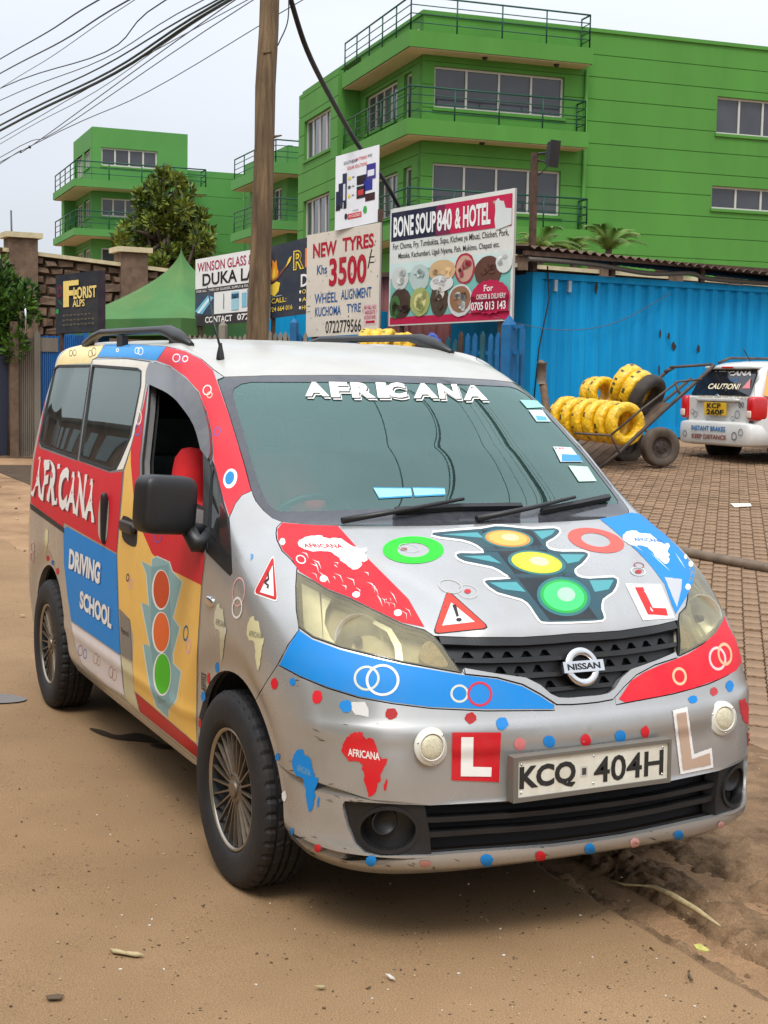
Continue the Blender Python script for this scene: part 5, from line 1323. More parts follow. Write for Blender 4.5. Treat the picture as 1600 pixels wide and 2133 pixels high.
scrap('mud_spot', [(95, 2080), (120, 2076), (133, 2080), (126, 2087), (100, 2088)], TWIG, 'dark flattened mud clod on the road at lower left', 'mud', .002)
scrap('paper_scrap', [(656, 2062), (672, 2060), (680, 2062), (668, 2065)], LEAF, 'thin straw bit lying on the road below the front wheel', 'litter')
stalk = [on_ground(*q) + Vector((0, 0, .03)) for q in ((1270, 1852), (1300, 1862), (1340, 1864), (1365, 1868), (1400, 1885), (1450, 1915), (1500, 1950))]
MB().tube(stalk, [.003, .004, .003, .007, .010, .009, .003], 6).build('dry_stalk', LEAF); tag(bpy.data.objects['dry_stalk'], 'long dry grass stalk lying in the rut of the shoulder', 'stalk')
rl = random.Random(21); k = 0
LM = MB()
for _ in range(520):                                  # grit, chips and bits too small to tell apart
    px_, py_ = rl.uniform(0, 1600), rl.choice((rl.uniform(1600, 2133), rl.uniform(1000, 1300)))
    if py_ < 1400 and px_ > 62: continue
    p = on_ground(px_, py_)
    s_ = rl.uniform(.002, .006) * (1 if py_ > 1400 else 4); a = rl.uniform(0, 6.28)
    V, F = superbox(p + Vector((0, 0, s_ * .4)), (s_ * 2, s_ * 1.2, s_), .8, Matrix.Rotation(a, 4, 'Z'), 6); LM.add(V, F, rl.choice((0, 0, 0, 0, 1, 1, 2)))
g_ = LM.build('grit', None, None, [TWIG, LEAF, PAPER]); tag(g_, 'fine grit and bits of litter scattered over the road', 'grit', kind='stuff')
# puddle and wet stain
def flat_blob(name, pts, mat, dz, label=None, cat=None, kind='structure'):
    P = [on_ground(*q) for q in crom(pts, 4)]
    o = mesh(name, [(p.x, p.y, gz(p) + dz) for p in P], [tuple(range(len(P)))], mat)
    if kind: o['kind'] = kind
    return o
flat_blob('puddle', [(-40, 1448), (0, 1447), (35, 1451), (56, 1458), (40, 1464), (0, 1467), (-40, 1466)], pmat('puddle_water', (.10, .07, .05), .18, 0, spec=.5), .006)
WET = pmat('wet_mud', (.040, .024, .013), .55, 0, var=.2, vscale=40)
flat_blob('wet_patch', [(186, 1519), (215, 1524), (245, 1534), (290, 1529), (330, 1545), (325, 1549), (280, 1545), (240, 1541), (205, 1530)], WET, .006)
flat_blob('wet_patch', [(315, 1553), (345, 1553), (362, 1559), (340, 1562), (318, 1557)], WET, .006)
# ---------------------------------------------------------------- signs: flat boards with printed faces
PRINT = print_mat('sign_print', .55, .3, .18, dscale=3.)
class Board:
    """rectangular board standing in the yard: corners measured in the photo at a left and a right depth"""
    def __init__(s, name, quad, dl, dr, col, label, cat='sign', th=.04, edge=(.35, .34, .32), mat=None):
        TL, TR, BR, BL = quad
        s.q = [at(*TL, dl), at(*TR, dr), at(*BR, dr), at(*BL, dl)]
        a, b, c, d = s.q
        b.x, b.y = c.x, c.y = (b.x + c.x) / 2, (b.y + c.y) / 2; a.x, a.y = d.x, d.y = (a.x + d.x) / 2, (a.y + d.y) / 2
        ex = (b - a); s.n = Vector((ex.y, -ex.x, 0)).normalized()
        if s.n.dot(Vector(CAM) - a) < 0: s.n = -s.n
        bk = [p - s.n * th for p in s.q]; fr = [Vector(p) for p in s.q]
        V = fr + bk; F = [(0, 3, 2, 1), (4, 5, 6, 7), (0, 1, 5, 4), (1, 2, 6, 5), (2, 3, 7, 6), (3, 0, 4, 7)]
        s.o = mesh(name, V, F, None, None, False, [mat or PRINT, mat or PRINT]); colour(s.o, [edge, edge, edge, edge, edge, edge]); tag(s.o, label, cat)
        me = s.o.data
        ca = me.color_attributes['Col']
        for p in me.polygons:
            if p.index == 0:
                for l in range(p.loop_start, p.loop_start + p.loop_total): ca.data[l].color = (*col, 1)
        s.lv = 0
    def P(s, st, off):
        a, b, c, d = s.q; S, T = st
        return (d * (1 - S) + c * S) * (1 - T) + (a * (1 - S) + b * S) * T + s.n * off
    def poly(s, pts, col, lv=1, name='print'):
        o = mesh(name, [s.P(p, .003 * lv) for p in pts], [tuple(range(len(pts)))], PRINT, s.o); colour(o, [col]); return o
    def rect(s, x0, y0, x1, y1, col, lv=1): return s.poly([(x0, y0), (x1, y0), (x1, y1), (x0, y1)], col, lv)
    def ell(s, cx, cy, rx, ry, col, lv=1, n=20, w=0., seed=1):
        r = random.Random(seed); return s.poly([(cx + rx * math.cos(a) * (1 + r.uniform(-w, w)), cy + ry * math.sin(a) * (1 + r.uniform(-w, w))) for a in np.linspace(0, 2 * math.pi, n, endpoint=False)], col, lv)
    def text(s, t, x0, y0, x1, y1, col, bold=.02, lv=2, sk=0.):
        v, f, asp = text2d(t, bold); o = mesh('lettering', [s.P((x0 + q[0] * (x1 - x0), y0 + q[1] * (y1 - y0) + sk * q[0]), .003 * lv) for q in v], f, PRINT, s.o); colour(o, [col] * len(f)); return o
    def post(s, st0, dz, r=.03, mat=None, name='post'):
        p = s.P((st0, 0), -.05); MB().box((p.x - r, p.y - r, gz(p) - .1), (p.x + r, p.y + r, p.z + dz)).build(name, mat or RUST, s.o)
RUST = pmat('rusty_steel', (.075, .042, .028), .8, .2, var=.35, vscale=12, dirt=.4, dirtcol=(.14, .07, .035))
SKYB = srgb(24, 130, 200)
# bone soup board
B = Board('billboard', ((815, 437), (1073, 393), (1066, 667), (808, 679)), 25.0, 22.2, srgb(222, 222, 214), 'large food billboard with rows of round dishes beside the blue container')
B.rect(.012, .72, .60, .965, srgb(28, 30, 58)); B.rect(.40, .72, .985, .965, srgb(196, 24, 74), 2); B.rect(.012, .012, .985, .075, srgb(196, 24, 74))
B.poly([(.40, .72), (.52, .72), (.47, .965), (.40, .965)], srgb(120, 30, 70), 3)
B.text('BONE SOUP', .035, .752, .40, .925, srgb(240, 240, 236), .035, 4); B.text('840', .41, .752, .53, .925, srgb(240, 240, 236), .035, 4); B.text('& HOTEL', .555, .752, .83, .925, srgb(240, 240, 236), .035, 4)
B.poly([(.86, .92), (.885, .945), (.90, .92), (.925, .915), (.94, .86), (.985, .85), (.985, .73), (.87, .70), (.86, .78), (.865, .85)], srgb(214, 218, 214), 4); B.poly([(.855, .90), (.845, .925), (.87, .93)], srgb(200, 160, 140), 5)
B.text('For: Choma, Fry, Tumbukiza, Supu, Kichwa ya Mbuzi, Chicken, Pork,', .03, .635, .965, .70, srgb(34, 34, 34), .008, 2); B.text('Matoke, Kachumbari, Ugali Nyama, Fish, Mukimo, Chapati etc.', .08, .555, .90, .615, srgb(34, 34, 34), .008, 2)
B.rect(.012, .075, .985, .50, srgb(120, 190, 180), 1)
B.poly([(.012, .40), (.30, .47), (.985, .42), (.985, .53), (.012, .53)], srgb(206, 226, 220), 2)
food = [(.10, .40, .075, .10, (210, 212, 206)), (.27, .39, .085, .115, (190, 206, 200)), (.46, .43, .11, .09, (214, 178, 130)), (.46, .33, .095, .07, (225, 225, 220)), (.64, .43, .08, .125, (176, 50, 70)), (.64, .43, .066, .105, (206, 160, 140)), (.82, .39, .10, .12, (96, 60, 48)), (.94, .45, .06, .085, (216, 220, 214)),
        (.11, .19, .095, .13, (70, 50, 40)), (.06, .16, .05, .10, (70, 110, 60)), (.28, .19, .085, .12, (170, 180, 110)), (.28, .19, .05, .07, (226, 216, 150)), (.44, .20, .075, .14, (80, 64, 50)), (.44, .27, .045, .075, (232, 226, 210)), (.61, .18, .10, .13, (214, 216, 212)), (.61, .19, .082, .105, (150, 110, 80))]
for k, (cx, cy, rx, ry, c) in enumerate(food):
    B.ell(cx, cy, rx, ry, srgb(*c), 3 + k % 4, 22, .03, k)
    rk = random.Random(k)
    for _ in range(5):
        f = rk.uniform(.55, 1.3); B.ell(cx + rk.uniform(-.5, .5) * rx, cy + rk.uniform(-.5, .5) * ry, rx * rk.uniform(.18, .34), ry * rk.uniform(.18, .34), tuple(min(.9, v * f) for v in srgb(*c)), 8, 8, .3, k * 7 + _)
B.poly([(.70 + .29 * (.5 + .5 * math.cos(a)) * 1.0, .19 + .125 * math.sin(a) * (1 + .1 * (i % 2))) for i, a in enumerate(np.linspace(0, 2 * math.pi, 36, endpoint=False))], srgb(190, 24, 74), 10)
B.rect(.70, .075, .985, .20, srgb(190, 24, 74), 10)
B.text('For', .80, .235, .87, .285, srgb(240, 236, 230), .02, 11); B.text('ORDER & DELIVERY', .745, .175, .965, .215, srgb(240, 236, 230), .012, 11); B.text('0705 013 143', .705, .090, .965, .155, srgb(244, 244, 240), .02, 11)
B.post(.1, .1); B.post(.9, .1)
# tyre shop board
T = Board('sign_board', ((636, 491), (788, 464), (793, 694), (641, 702)), 23.2, 22.2, srgb(206, 198, 184), 'hand-painted white board reading NEW TYRES 3500 behind the van roof')
DR = srgb(168, 16, 44); NB = srgb(24, 84, 140)
T.text('NEW', .09, .765, .42, .905, DR, .03); T.text('TYRES', .50, .785, .92, .915, DR, .03); T.text('Khs', .15, .60, .29, .69, NB, .015); T.text('3500', .32, .47, .83, .74, DR, .03)
T.rect(.86, .695, .93, .705, INK); T.rect(.86, .645, .93, .655, INK); T.poly([(.84, .60), (.855, .60), (.90, .77), (.885, .77)], INK)
T.text('WHEEL', .12, .32, .44, .415, NB, .012); T.text('ALIGNMENT', .49, .335, .90, .43, NB, .012); T.text('KUCHOMA', .13, .195, .49, .285, NB, .012); T.text('TYRE', .57, .21, .76, .29, NB, .012); T.text('0722779566', .28, .025, .77, .145, srgb(30, 34, 36), .008)
T.rect(.80, .08, .97, .27, srgb(206, 180, 180)); T.text('PAY BILL NO', .81, .225, .96, .258, DR, 0, 3); T.text('4033573', .82, .18, .95, .213, DR, 0, 3); T.text('ACCOUNT NAME', .81, .135, .96, .168, DR, 0, 3); T.rect(.83, .10, .95, .12, DR, 3)
T.rect(.02, .30, .06, .306, INK); T.rect(.02, .245, .06, .251, INK)
rk = random.Random(4)
for k in range(40): T.ell(rk.random() * .96 + .02, rk.random() * .96 + .02, rk.uniform(.003, .012), rk.uniform(.003, .014), srgb(*rk.choice(((150, 130, 105), (120, 100, 80), (176, 164, 146)))), 1, 7, .5, k)
T.post(.12, .1); T.post(.97, 1.9)
# solar board
S = Board('sign_board', ((699, 327), (789, 302), (789, 461), (698, 480)), 22.6, 22.2, srgb(222, 224, 228), 'small white poster of batteries and solar panels above the tyre board', th=.015)
S.text('SOUTHERN', .19, .855, .50, .895, srgb(40, 44, 70), .008); S.text('BATTERIES', .47, .865, .72, .905, srgb(200, 50, 60), .008); S.text('AND', .74, .875, .84, .91, srgb(40, 44, 70), .008); S.text('SOLAR SOLUTIONS', .28, .775, .73, .82, srgb(200, 50, 60), .01)
for x0, y0, x1, y1, c in ((.02, .32, .11, .52, (44, 50, 72)), (.08, .28, .18, .62, (40, 46, 70)), (.17, .36, .27, .74, (44, 52, 80)), (.20, .27, .27, .36, (30, 32, 40)), (.02, .26, .12, .33, (34, 36, 44)), (.19, .38, .24, .60, (206, 208, 212)), (.50, .36, .70, .52, (44, 34, 40)), (.50, .54, .72, .66, (40, 30, 36)), (.66, .44, .86, .58, (44, 50, 140)), (.72, .58, .93, .78, (58, 52, 130)), (.75, .62, .90, .70, (214, 216, 226)), (.70, .30, .92, .40, (60, 34, 36)), (.53, .40, .66, .47, (190, 60, 60))):
    S.rect(x0, y0, x1, y1, srgb(*c), 2 if c[0] < 180 else 3)
for y in (.66, .54, .42): S.ell(.33, y, .035, .022, srgb(220, 200, 60) if y != .54 else srgb(90, 92, 96), 2); S.rect(.385, y - .008, .45, y, srgb(120, 120, 124)); S.rect(.385, y + .006, .44, y + .014, srgb(120, 120, 124))
S.text('SHOP NOW', .42, .205, .55, .225, INK, 0); S.rect(.30, .115, .62, .185, srgb(200, 40, 54), 2); S.text('0112323625', .33, .13, .60, .17, WHT, .01, 3); S.ell(.26, .16, .035, .042, srgb(40, 46, 70), 2); S.ell(.70, .195, .045, .05, srgb(60, 160, 70), 2)

# dark restaurant board
D = Board('sign_board', ((556, 516), (662, 489), (662, 650), (556, 664)), 24.6, 23.9, srgb(48, 54, 66), 'dark grey board with a flame logo and yellow letters behind the wooden pole')
FL = srgb(238, 150, 40); FY = srgb(240, 205, 70)
D.poly([(.05, .40), (.08, .33), (.16, .30), (.24, .36), (.27, .47), (.20, .50), (.12, .47), (.06, .47)], FY, 2); D.poly([(.07, .56), (.06, .66), (.11, .72), (.10, .82), (.16, .76), (.19, .80), (.21, .68), (.24, .62), (.20, .52), (.12, .50)], FL, 2); D.poly([(.11, .56), (.12, .64), (.16, .70), (.18, .60), (.15, .53)], FY, 3); D.poly([(.04, .47), (.22, .53), (.48, .74), (.50, .77), (.46, .76), (.22, .56), (.05, .50)], srgb(130, 80, 60), 4); D.poly([(.38, .66), (.47, .73), (.50, .80), (.45, .78)], FY, 5)
D.text('R', .53, .60, .74, .86, FY, .05, 3); D.text('R', .55, .615, .72, .845, srgb(48, 54, 66), -.005, 4); D.text('E', .76, .61, .93, .86, srgb(232, 128, 60), .04, 3); D.text('DIS', .68, .36, .98, .53, WHT, .02, 3)
D.text('CALL:', .10, .20, .40, .27, FY, .008, 3); D.text('0724 664 016', .02, .085, .52, .15, FY, .008, 3); D.rect(.05, .287, .14, .300, srgb(150, 152, 156), 3); D.rect(.16, .289, .31, .302, srgb(150, 152, 156), 3)
for y, t in ((.27, 'OUTS'), (.165, 'ALL T'), (.06, 'HOT')): D.ell(.67, y + .03, .018, .022, WHT, 2); D.text(t, .71, y, .71 + .062 * len(t), y + .055, FY, .006, 3)
D.post(.1, .1); D.post(.9, .1)
# glass shop board
Gb = Board('sign_board', ((406, 541), (562, 514), (560, 668), (408, 679)), 25.2, 24.4, srgb(220, 220, 216), 'white glass and aluminium shop board left of the wooden pole')
Gb.text('WINSON GLASS & ALU', .03, .80, .97, .94, srgb(160, 40, 76), .012)
Gb.text('DUKA LA V', .10, .585, .97, .765, srgb(30, 30, 30), .02); Gb.rect(0, .475, 1, .55, srgb(54, 54, 56)); Gb.text('FOR ALL TYPES OF GLASSES, SUPPLY & FIX, PUTTY, ALUM', .02, .49, .97, .53, WHT, .004); Gb.rect(0, 0, 1, .155, srgb(50, 48, 50)); Gb.text('CONTACT', .14, .035, .51, .125, WHT, .02); Gb.text('0726 49', .58, .04, .93, .13, WHT, .02)
Gb.rect(0, .155, .26, .475, srgb(54, 70, 86)); Gb.poly([(0, .22), (.18, .44), (.26, .40), (.10, .17)], srgb(110, 176, 200), 3); Gb.poly([(.03, .20), (.20, .42), (.22, .38), (.06, .18)], srgb(200, 224, 230), 4)
for x0, y0, x1, y1, c in ((.50, .19, .60, .45, (150, 190, 200)), (.50, .35, .60, .42, (40, 90, 120)), (.64, .22, .70, .42, (120, 180, 200)), (.71, .22, .78, .46, (90, 150, 176)), (.79, .24, .84, .42, (170, 206, 214)), (.86, .20, .96, .44, (110, 170, 190)), (.39, .22, .40, .44, (110, 110, 112))): Gb.rect(x0, y0, x1, y1, srgb(*c), 3)
Gb.post(.05, .1); Gb.post(.95, .1)
# florist board
Fb = Board('sign_board', ((115, 574), (204, 563), (206, 690), (117, 695)), 24.6, 24.0, srgb(34, 40, 48), 'dark florist board with raised gold letters in front of the stone wall', th=.16, edge=(.03, .02, .03))
GOLD = srgb(226, 200, 116)
Fb.text('F', .20, .44, .56, .88, GOLD, .03, 6); Fb.text('LORIST', .44, .56, .97, .76, GOLD, .03, 6); Fb.text('ALPS', .42, .43, .70, .55, GOLD, .02, 6)
Fb.ell(.10, .72, .06, .11, srgb(110, 24, 50), 2, 12, .25); Fb.ell(.10, .72, .035, .07, srgb(34, 40, 48), 3, 12, .2); Fb.poly([(.02, .60), (.12, .50), (.20, .46), (.10, .56)], srgb(24, 90, 60), 2); Fb.ell(.05, .38, .03, .045, srgb(30, 150, 70), 3)
for k, y in enumerate((.28, .20, .12)): [Fb.rect(.17 + q * .085, y + .01 * (q % 2), .17 + q * .085 + .06, y + .035, srgb(84, 80, 66), 2) for q in range(9 if k else 8)]
Fb.post(.1, .1); Fb.post(.9, .1)

# ---------------------------------------------------------------- timber pole, floodlight pole, overhead cables
WOOD = pmat('weathered_timber', (.075, .045, .022), .85, 0, var=.45, vscale=2.2, stretch=(7, 7, .5), bump=.9, bscale=9, col2=(.21, .135, .066), dirt=.6, dirtcol=(.05, .03, .015), dscale=2)
DP = 17.5
pp = [at(531, 800, DP), at(536, 700, DP), at(540, 600, DP), at(545, 480, DP), at(551, 300, DP), at(553, 180, DP), at(560, 60, DP), at(563, -60, DP), at(568, -220, DP)]
g0 = Vector((pp[0].x, pp[0].y, gz(pp[0])))
path = [g0] + pp; rad = [.150, .145, .136, .134, .128, .120, .122, .118, .116, .11]
V = []; F = []; nS = 26
fine = []
for k in range(len(path) - 1):
    for t in range(8): fine.append((path[k].lerp(path[k + 1], t / 8), rad[k] + (rad[k + 1] - rad[k]) * t / 8))
fine.append((path[-1], rad[-1]))
for k, (p, r) in enumerate(fine):
    for j in range(nS):
        a = 2 * math.pi * j / nS
        rr_ = r * (1 + .05 * mnoise.noise(Vector((math.cos(a) * 2.2, math.sin(a) * 2.2, p.z * .5))) + .035 * mnoise.noise(Vector((math.cos(a) * 6, math.sin(a) * 6, p.z * .35 + 9))))
        V.append((p.x + rr_ * math.cos(a), p.y + rr_ * math.sin(a), p.z))
F = [(k * nS + j, k * nS + (j + 1) % nS, (k + 1) * nS + (j + 1) % nS, (k + 1) * nS + j) for k in range(len(fine) - 1) for j in range(nS)]
POLE = mesh('utility_pole', V, F, WOOD, None, True); tag(POLE, 'tall rough brown timber utility pole behind the van', 'pole')
for px_, py_ in ((570, 285), (548, 110)):
    q = at(px_, py_, DP - .12); MB().tube([q, q + RH * .10 + Vector((0, 0, .02))], [.02, .008], 6).build('knot', WOOD, POLE)
CABLE = pmat('black_cable', (.012, .013, .015), .6); GCAB = pmat('grey_cable', (.09, .09, .095), .6); DGC = pmat('green_cable', (.01, .028, .018), .5)
def cable(pts, r, mat, label, cat='cable', name='overhead_cable', group=None):
    o = MB().tube([Vector(p) for p in crom(pts, 6, False)], r, 6).build(name, mat); tag(o, label, cat, group); return o
cabs = [((0, 123), (100, 66), (205, 0), 3.0, 'topmost thin cable crossing the upper left sky'), ((0, 153), (130, 85), (268, 0), 3.2, 'second cable from the top in the upper left sky'), ((0, 184), (110, 116), (280, 0), 1.6, 'faint third cable in the upper left sky'), ((0, 184), (220, 108), (345, 0), 2.6, 'fourth cable from the top in the upper left sky'),
        ((0, 209), (215, 123), (425, -1), 2.2, 'fifth cable just above the thick bundle'), ((0, 240), (210, 140), (452, 0), 3.4, 'upper dark strand of the thick cable bundle'), ((0, 261), (230, 148), (464, 0), 5.0, 'thick dark strand of the cable bundle at upper left'), ((0, 272), (240, 152), (478, 0), 6.5, 'lowest and thickest strand of the cable bundle'),
        ((0, 290), (190, 180), (515, 0), 1.8, 'thin grey cable just under the thick bundle'), ((0, 300), (200, 190), (470, 6), 1.6, 'second thin grey cable under the thick bundle'), ((0, 328), (120, 272), (530, -2), 2.0, 'lower grey cable crossing the sky towards the pole'), ((0, 341), (62, 306), (460, 20), 2.2, 'cable with a small knot above the far green block'), ((60, 306), (310, 190), (630, 0), 2.0, 'lowest cable running behind the pole top')]
for k, (a, b, c, w, lab) in enumerate(cabs):          # they run level along the road and pass over the van towards the camera side
    d0, d1 = (24.0, 16.0) if k < 12 else (22.0, 17.8)
    t = np.hypot(b[0] - a[0], b[1] - a[1]) / np.hypot(c[0] - a[0], c[1] - a[1]); db = 1 / ((1 - t) / d0 + t / d1)
    A, B_, Cc = at(*a, d0), at(*b, db), at(*c, d1); dv2 = Cc - A
    cable([A - dv2 * 1.5, A, B_, Cc] + ([Cc + dv2 * .9 - Vector((0, 0, .1)), Cc + dv2 * 1.9, Cc + dv2 * 3.2 + Vector((0, 0, .3))] if k < 12 else [Cc + dv2 * .4]), w / 2 / 3000 * 18, DGC if w > 3.3 else CABLE if w > 2.3 else GCAB, lab)
q = at(62, 306, 22.0); MB().tube([q + Vector((0, 0, -.02)), q + Vector((0, 0, .02))], .02, 8).build('cable_knot', DGC, bpy.data.objects['overhead_cable.011'])
cable([at(590, -60, 17.6), at(606, 0, 17.8), at(640, 105, 18.5), at(690, 205, 20.6), at(745, 300, 22.9), at(800, 375, 24.4), at(842, 452, 25.6)], .036, CABLE, 'thick black cable sweeping down from the pole to the billboard')
cable([at(601, -40, 17.4), at(600, 40, 17.4), at(583, 85, 17.4), at(578, 95, 17.4)], .008, CABLE, 'thin loose wire hanging beside the pole top')
fl = at(1108, 545, 23.4); FP = MB().box((fl.x - .045, fl.y - .045, gz(fl) + 1.5), (fl.x + .045, fl.y + .045, at(1108, 322, 23.4).z)).build('floodlight', RUST)
tag(FP, 'black floodlight on a rusty square post above the blue container', 'floodlight')
hh = [at(1110, 322, 23.4), at(1140, 318, 23.0)]; MB().tube(hh, .02, 6).build('bracket', BLACK, FP); MB().tube([at(1110, 326, 23.4), at(1124, 335, 23.2), at(1142, 338, 23.0)], .014, 6).build('bracket', BLACK, FP)
Fm = frame(at(1152, 320, 22.9), RH + FH * .7, Vector((0, 0, 1)) + RH * .25); b_ = MB(); b_.box((-.075, -.18, -.07), (.075, .18, .02), 0, Fm); b_.box((-.10, -.21, .02), (.10, .21, .045), 0, Fm)
for k in range(7): b_.box((-.07, -.165 + k * .05, -.10), (.07, -.153 + k * .05, -.07), 0, Fm)
b_.build('lamp_head', BLACK, FP); MB().tube([at(1146, 338, 23), at(1136, 352, 23), at(1126, 362, 23.2), at(1112, 370, 23.35)], .008, 5).build('lamp_cable', CABLE, FP)

# ---------------------------------------------------------------- green buildings
GREEN = pmat('green_render', srgb(74, 134, 50), .85, 0, var=.07, vscale=.8, dirt=.30, dirtcol=srgb(66, 108, 52), dscale=.9, stretch=(1, 1, .22), bump=.05, bscale=30)
GREENF = pmat('far_green_render', srgb(78, 138, 66), .85, 0, var=.06, vscale=.5, dirt=.2, dirtcol=srgb(60, 112, 56), dscale=.3)
SOFF = pmat('soffit_cream', srgb(196, 182, 156), .9, 0, var=.06, dirt=.3, dirtcol=srgb(150, 135, 110), dscale=.8)
FRAMEM = pmat('window_frame', srgb(186, 184, 176), .5); PANE = pmat('window_pane', (.05, .052, .062), .08, 0, var=.2, vscale=.6, spec=.6); BLIND = pmat('window_blind', (.16, .155, .165), .5, 0, var=.2, vscale=2); RAILM = pmat('green_railing', srgb(22, 74, 58), .5, .2)
class Wall:
    """vertical plane through origin O with horizontal direction e: measures photo pixels as (X, Z)"""
    def __init__(s, O, e): s.O = Vector((O[0], O[1], 0)); s.e = Vector((e[0], e[1], 0)).normalized(); s.n = Vector((s.e.y, -s.e.x, 0)); s.n = s.n if s.n.dot(Vector((CAM[0], CAM[1], 0)) - s.O) > 0 else -s.n
    def m(s, px_, py_, out=0.):
        O = s.O + s.n * out; d = Vector(ray(px_, py_)); t = (O - Vector(CAM)).dot(s.n) / d.dot(s.n); p = Vector(CAM) + d * t
        return ((p - s.O).dot(s.e), p.z)
    def p(s, X, Z, out=0.): q = s.O + s.e * X + s.n * out; return Vector((q.x, q.y, Z))
    def box(s, mb, X0, X1, Z0, Z1, o0, o1, mi=0):
        V = [s.p(X, Z, o) for o in (o0, o1) for X, Z in ((X0, Z0), (X1, Z0), (X1, Z1), (X0, Z1))]
        mb.add(V, [(0, 1, 2, 3), (7, 6, 5, 4), (0, 4, 5, 1), (1, 5, 6, 2), (2, 6, 7, 3), (3, 7, 4, 0)], mi)
def wall_courses(W_, X0, X1, Z0, Z1, holes, lines, mat, parent, thick=.3, name='wall', groove=.026):
    """rendered wall built course by course round its openings, with real grooves between courses"""
    mb = MB(); zs = sorted({Z0, Z1} | {z for z in lines if Z0 < z < Z1} | {h[k] for h in holes for k in (2, 3) if Z0 < h[k] < Z1})
    for za, zb in zip(zs[:-1], zs[1:]):
        zm = (za + zb) / 2; cut = sorted((max(X0, h[0]), min(X1, h[1])) for h in holes if h[2] < zm < h[3] and h[1] > X0 and h[0] < X1)
        x = X0; top = zb - (groove if zb in lines else 0)
        for a, b in cut + [(X1, X1)]:
            if a - x > .01: W_.box(mb, x, a, za, top, -thick, 0)
            x = max(x, b)
        if zb in lines:
            x = X0
            for a, b in cut + [(X1, X1)]:
                if a - x > .01: W_.box(mb, x, a, top, zb, -thick, -.03)
                x = max(x, b)
    return mb.build(name, mat, parent)
def window(W_, X0, X1, Z0, Z1, n, parent, fm=.07, blind=True, dep=.14, split=0):
    mb = MB(); d0, d1 = -dep - .05, -dep + .02
    for a, b, c, d in ((X0, X1, Z0, Z0 + fm), (X0, X1, Z1 - fm, Z1), (X0, X0 + fm, Z0 + fm, Z1 - fm), (X1 - fm, X1, Z0 + fm, Z1 - fm)): W_.box(mb, a, b, c, d, d0, d1)
    for k in range(1, n): x = X0 + (X1 - X0) * k / n; W_.box(mb, x - fm * .5, x + fm * .5, Z0 + fm, Z1 - fm, d0, d1)
    o = mb.build('window', FRAMEM, parent)
    for k in range(n):
        a, b = X0 + (X1 - X0) * k / n, X0 + (X1 - X0) * (k + 1) / n; g = MB(); W_.box(g, a + fm * .4, b - fm * .4, Z0 + fm * .5, Z1 - fm * .5, -dep - .04, -dep - .025); g.build('pane', PANE, o)
    if blind:
        bl = MB(); nn = int((Z1 - Z0) / .11)
        for k in range(nn):
            z = Z0 + (Z1 - Z0) * (k + .5) / nn; W_.box(bl, X0 + fm, X1 - fm, z - .04, z + .03, -dep - .075, -dep - .065)
    sl_ = MB(); W_.box(sl_, X0 - .06, X1 + .06, Z0 - .10, Z0 - .003, -dep, .06); sl_.build('sill', GREEN, o)
    return o
def railing(pts, h, parent, n_rails=4, step=1.35, r=.022, mat=None, name='railing'):
    mb = MB(); pts = [Vector(p) for p in pts]
    for a, b in zip(pts[:-1], pts[1:]):
        for k in range(n_rails):
            z = h * (1 - k / n_rails) ; mb.tube([a + Vector((0, 0, z)), b + Vector((0, 0, z))], r * (1.4 if k == 0 else .8), 5)
        m = max(1, int((b - a).length / step))
        for k in range(m + 1): q = a.lerp(b, k / m); mb.tube([q, q + Vector((0, 0, h))], r * 1.2, 5)
    return mb.build(name, mat or RAILM, parent)
ang = math.radians(19); e1 = RH * math.cos(ang) + FH * math.sin(ang); e2 = -RH * math.sin(ang) + FH * math.cos(ang)
K = at(876, 400, 46.0); WR = Wall(K, e1); WL = Wall(K, e2)
MAIN = empty('green_building', (K.x, K.y, 0)); tag(MAIN, 'large bright green building with wrap-round balconies behind the signs', 'building')
def zpx(W_, px_, py_, out=0.): return W_.m(px_, py_, out)[1]
Ztop = zpx(WR, 1300, 72); Xend = WR.m(1700, 300)[0]; Xpipe = WR.m(1216, 300)[0]
lines = [Ztop - .72 * k for k in range(1, 18)]
def wrect(W_, x0, y0, x1, y1, x2=None):
    a = W_.m(x0, y0); b = W_.m(x1, y1); return (a[0], b[0], b[1], a[1])
hw = [wrect(WR, 906, 136, 1174, 246), wrect(WR, 902, 338, 1166, 450)]
hw = [(h[0], h[1], h[2], h[3]) for h in hw]
hr = [wrect(WR, 1495, 200, 1640, 290), wrect(WR, 1484, 386, 1640, 444)]
Z3f = zpx(WR, 900, 500)
wall_courses(WR, 0, Xend, .3, Ztop, hw + hr, lines, GREEN, MAIN)
for h, n in zip(hw + hr, (4, 4, 3, 3)): window(WR, *h, n, MAIN)
prs = .75
roof = MB(); WR.box(roof, -.05, Xend, Ztop - .02, Ztop + .10, -14, .06); roof.build('roof_edge', GREEN, MAIN)
# side wall
Yend = 8.4
sideh = []
for x0, y0, x1, y1 in ((828, 168, 760, 282), (828, 360, 762, 470), (858, 140, 840, 270), (857, 345, 838, 470)):
    a = WL.m(x0, y0); b = WL.m(x1, y1); a2 = WL.m(x0, y1 if x0 > 830 else y1); sideh.append((min(a[0], b[0]), max(a[0], b[0]), 0, 0))
Zw = [(hw[0][2], hw[0][3]), (hw[1][2], hw[1][3])]
sideh = [(sideh[0][0], sideh[0][1], Zw[0][0], Zw[0][1]), (sideh[1][0], sideh[1][1], Zw[1][0], Zw[1][1]), (sideh[2][0], sideh[2][1], Zw[0][0] - .75, Zw[0][1]), (sideh[3][0], sideh[3][1], Zw[1][0] - .75, Zw[1][1])]
sideh = [(a, max(b, a + .5), c, d) for a, b, c, d in sideh]
print('side windows', [[round(v, 2) for v in h] for h in sideh], 'Ztop', Ztop)
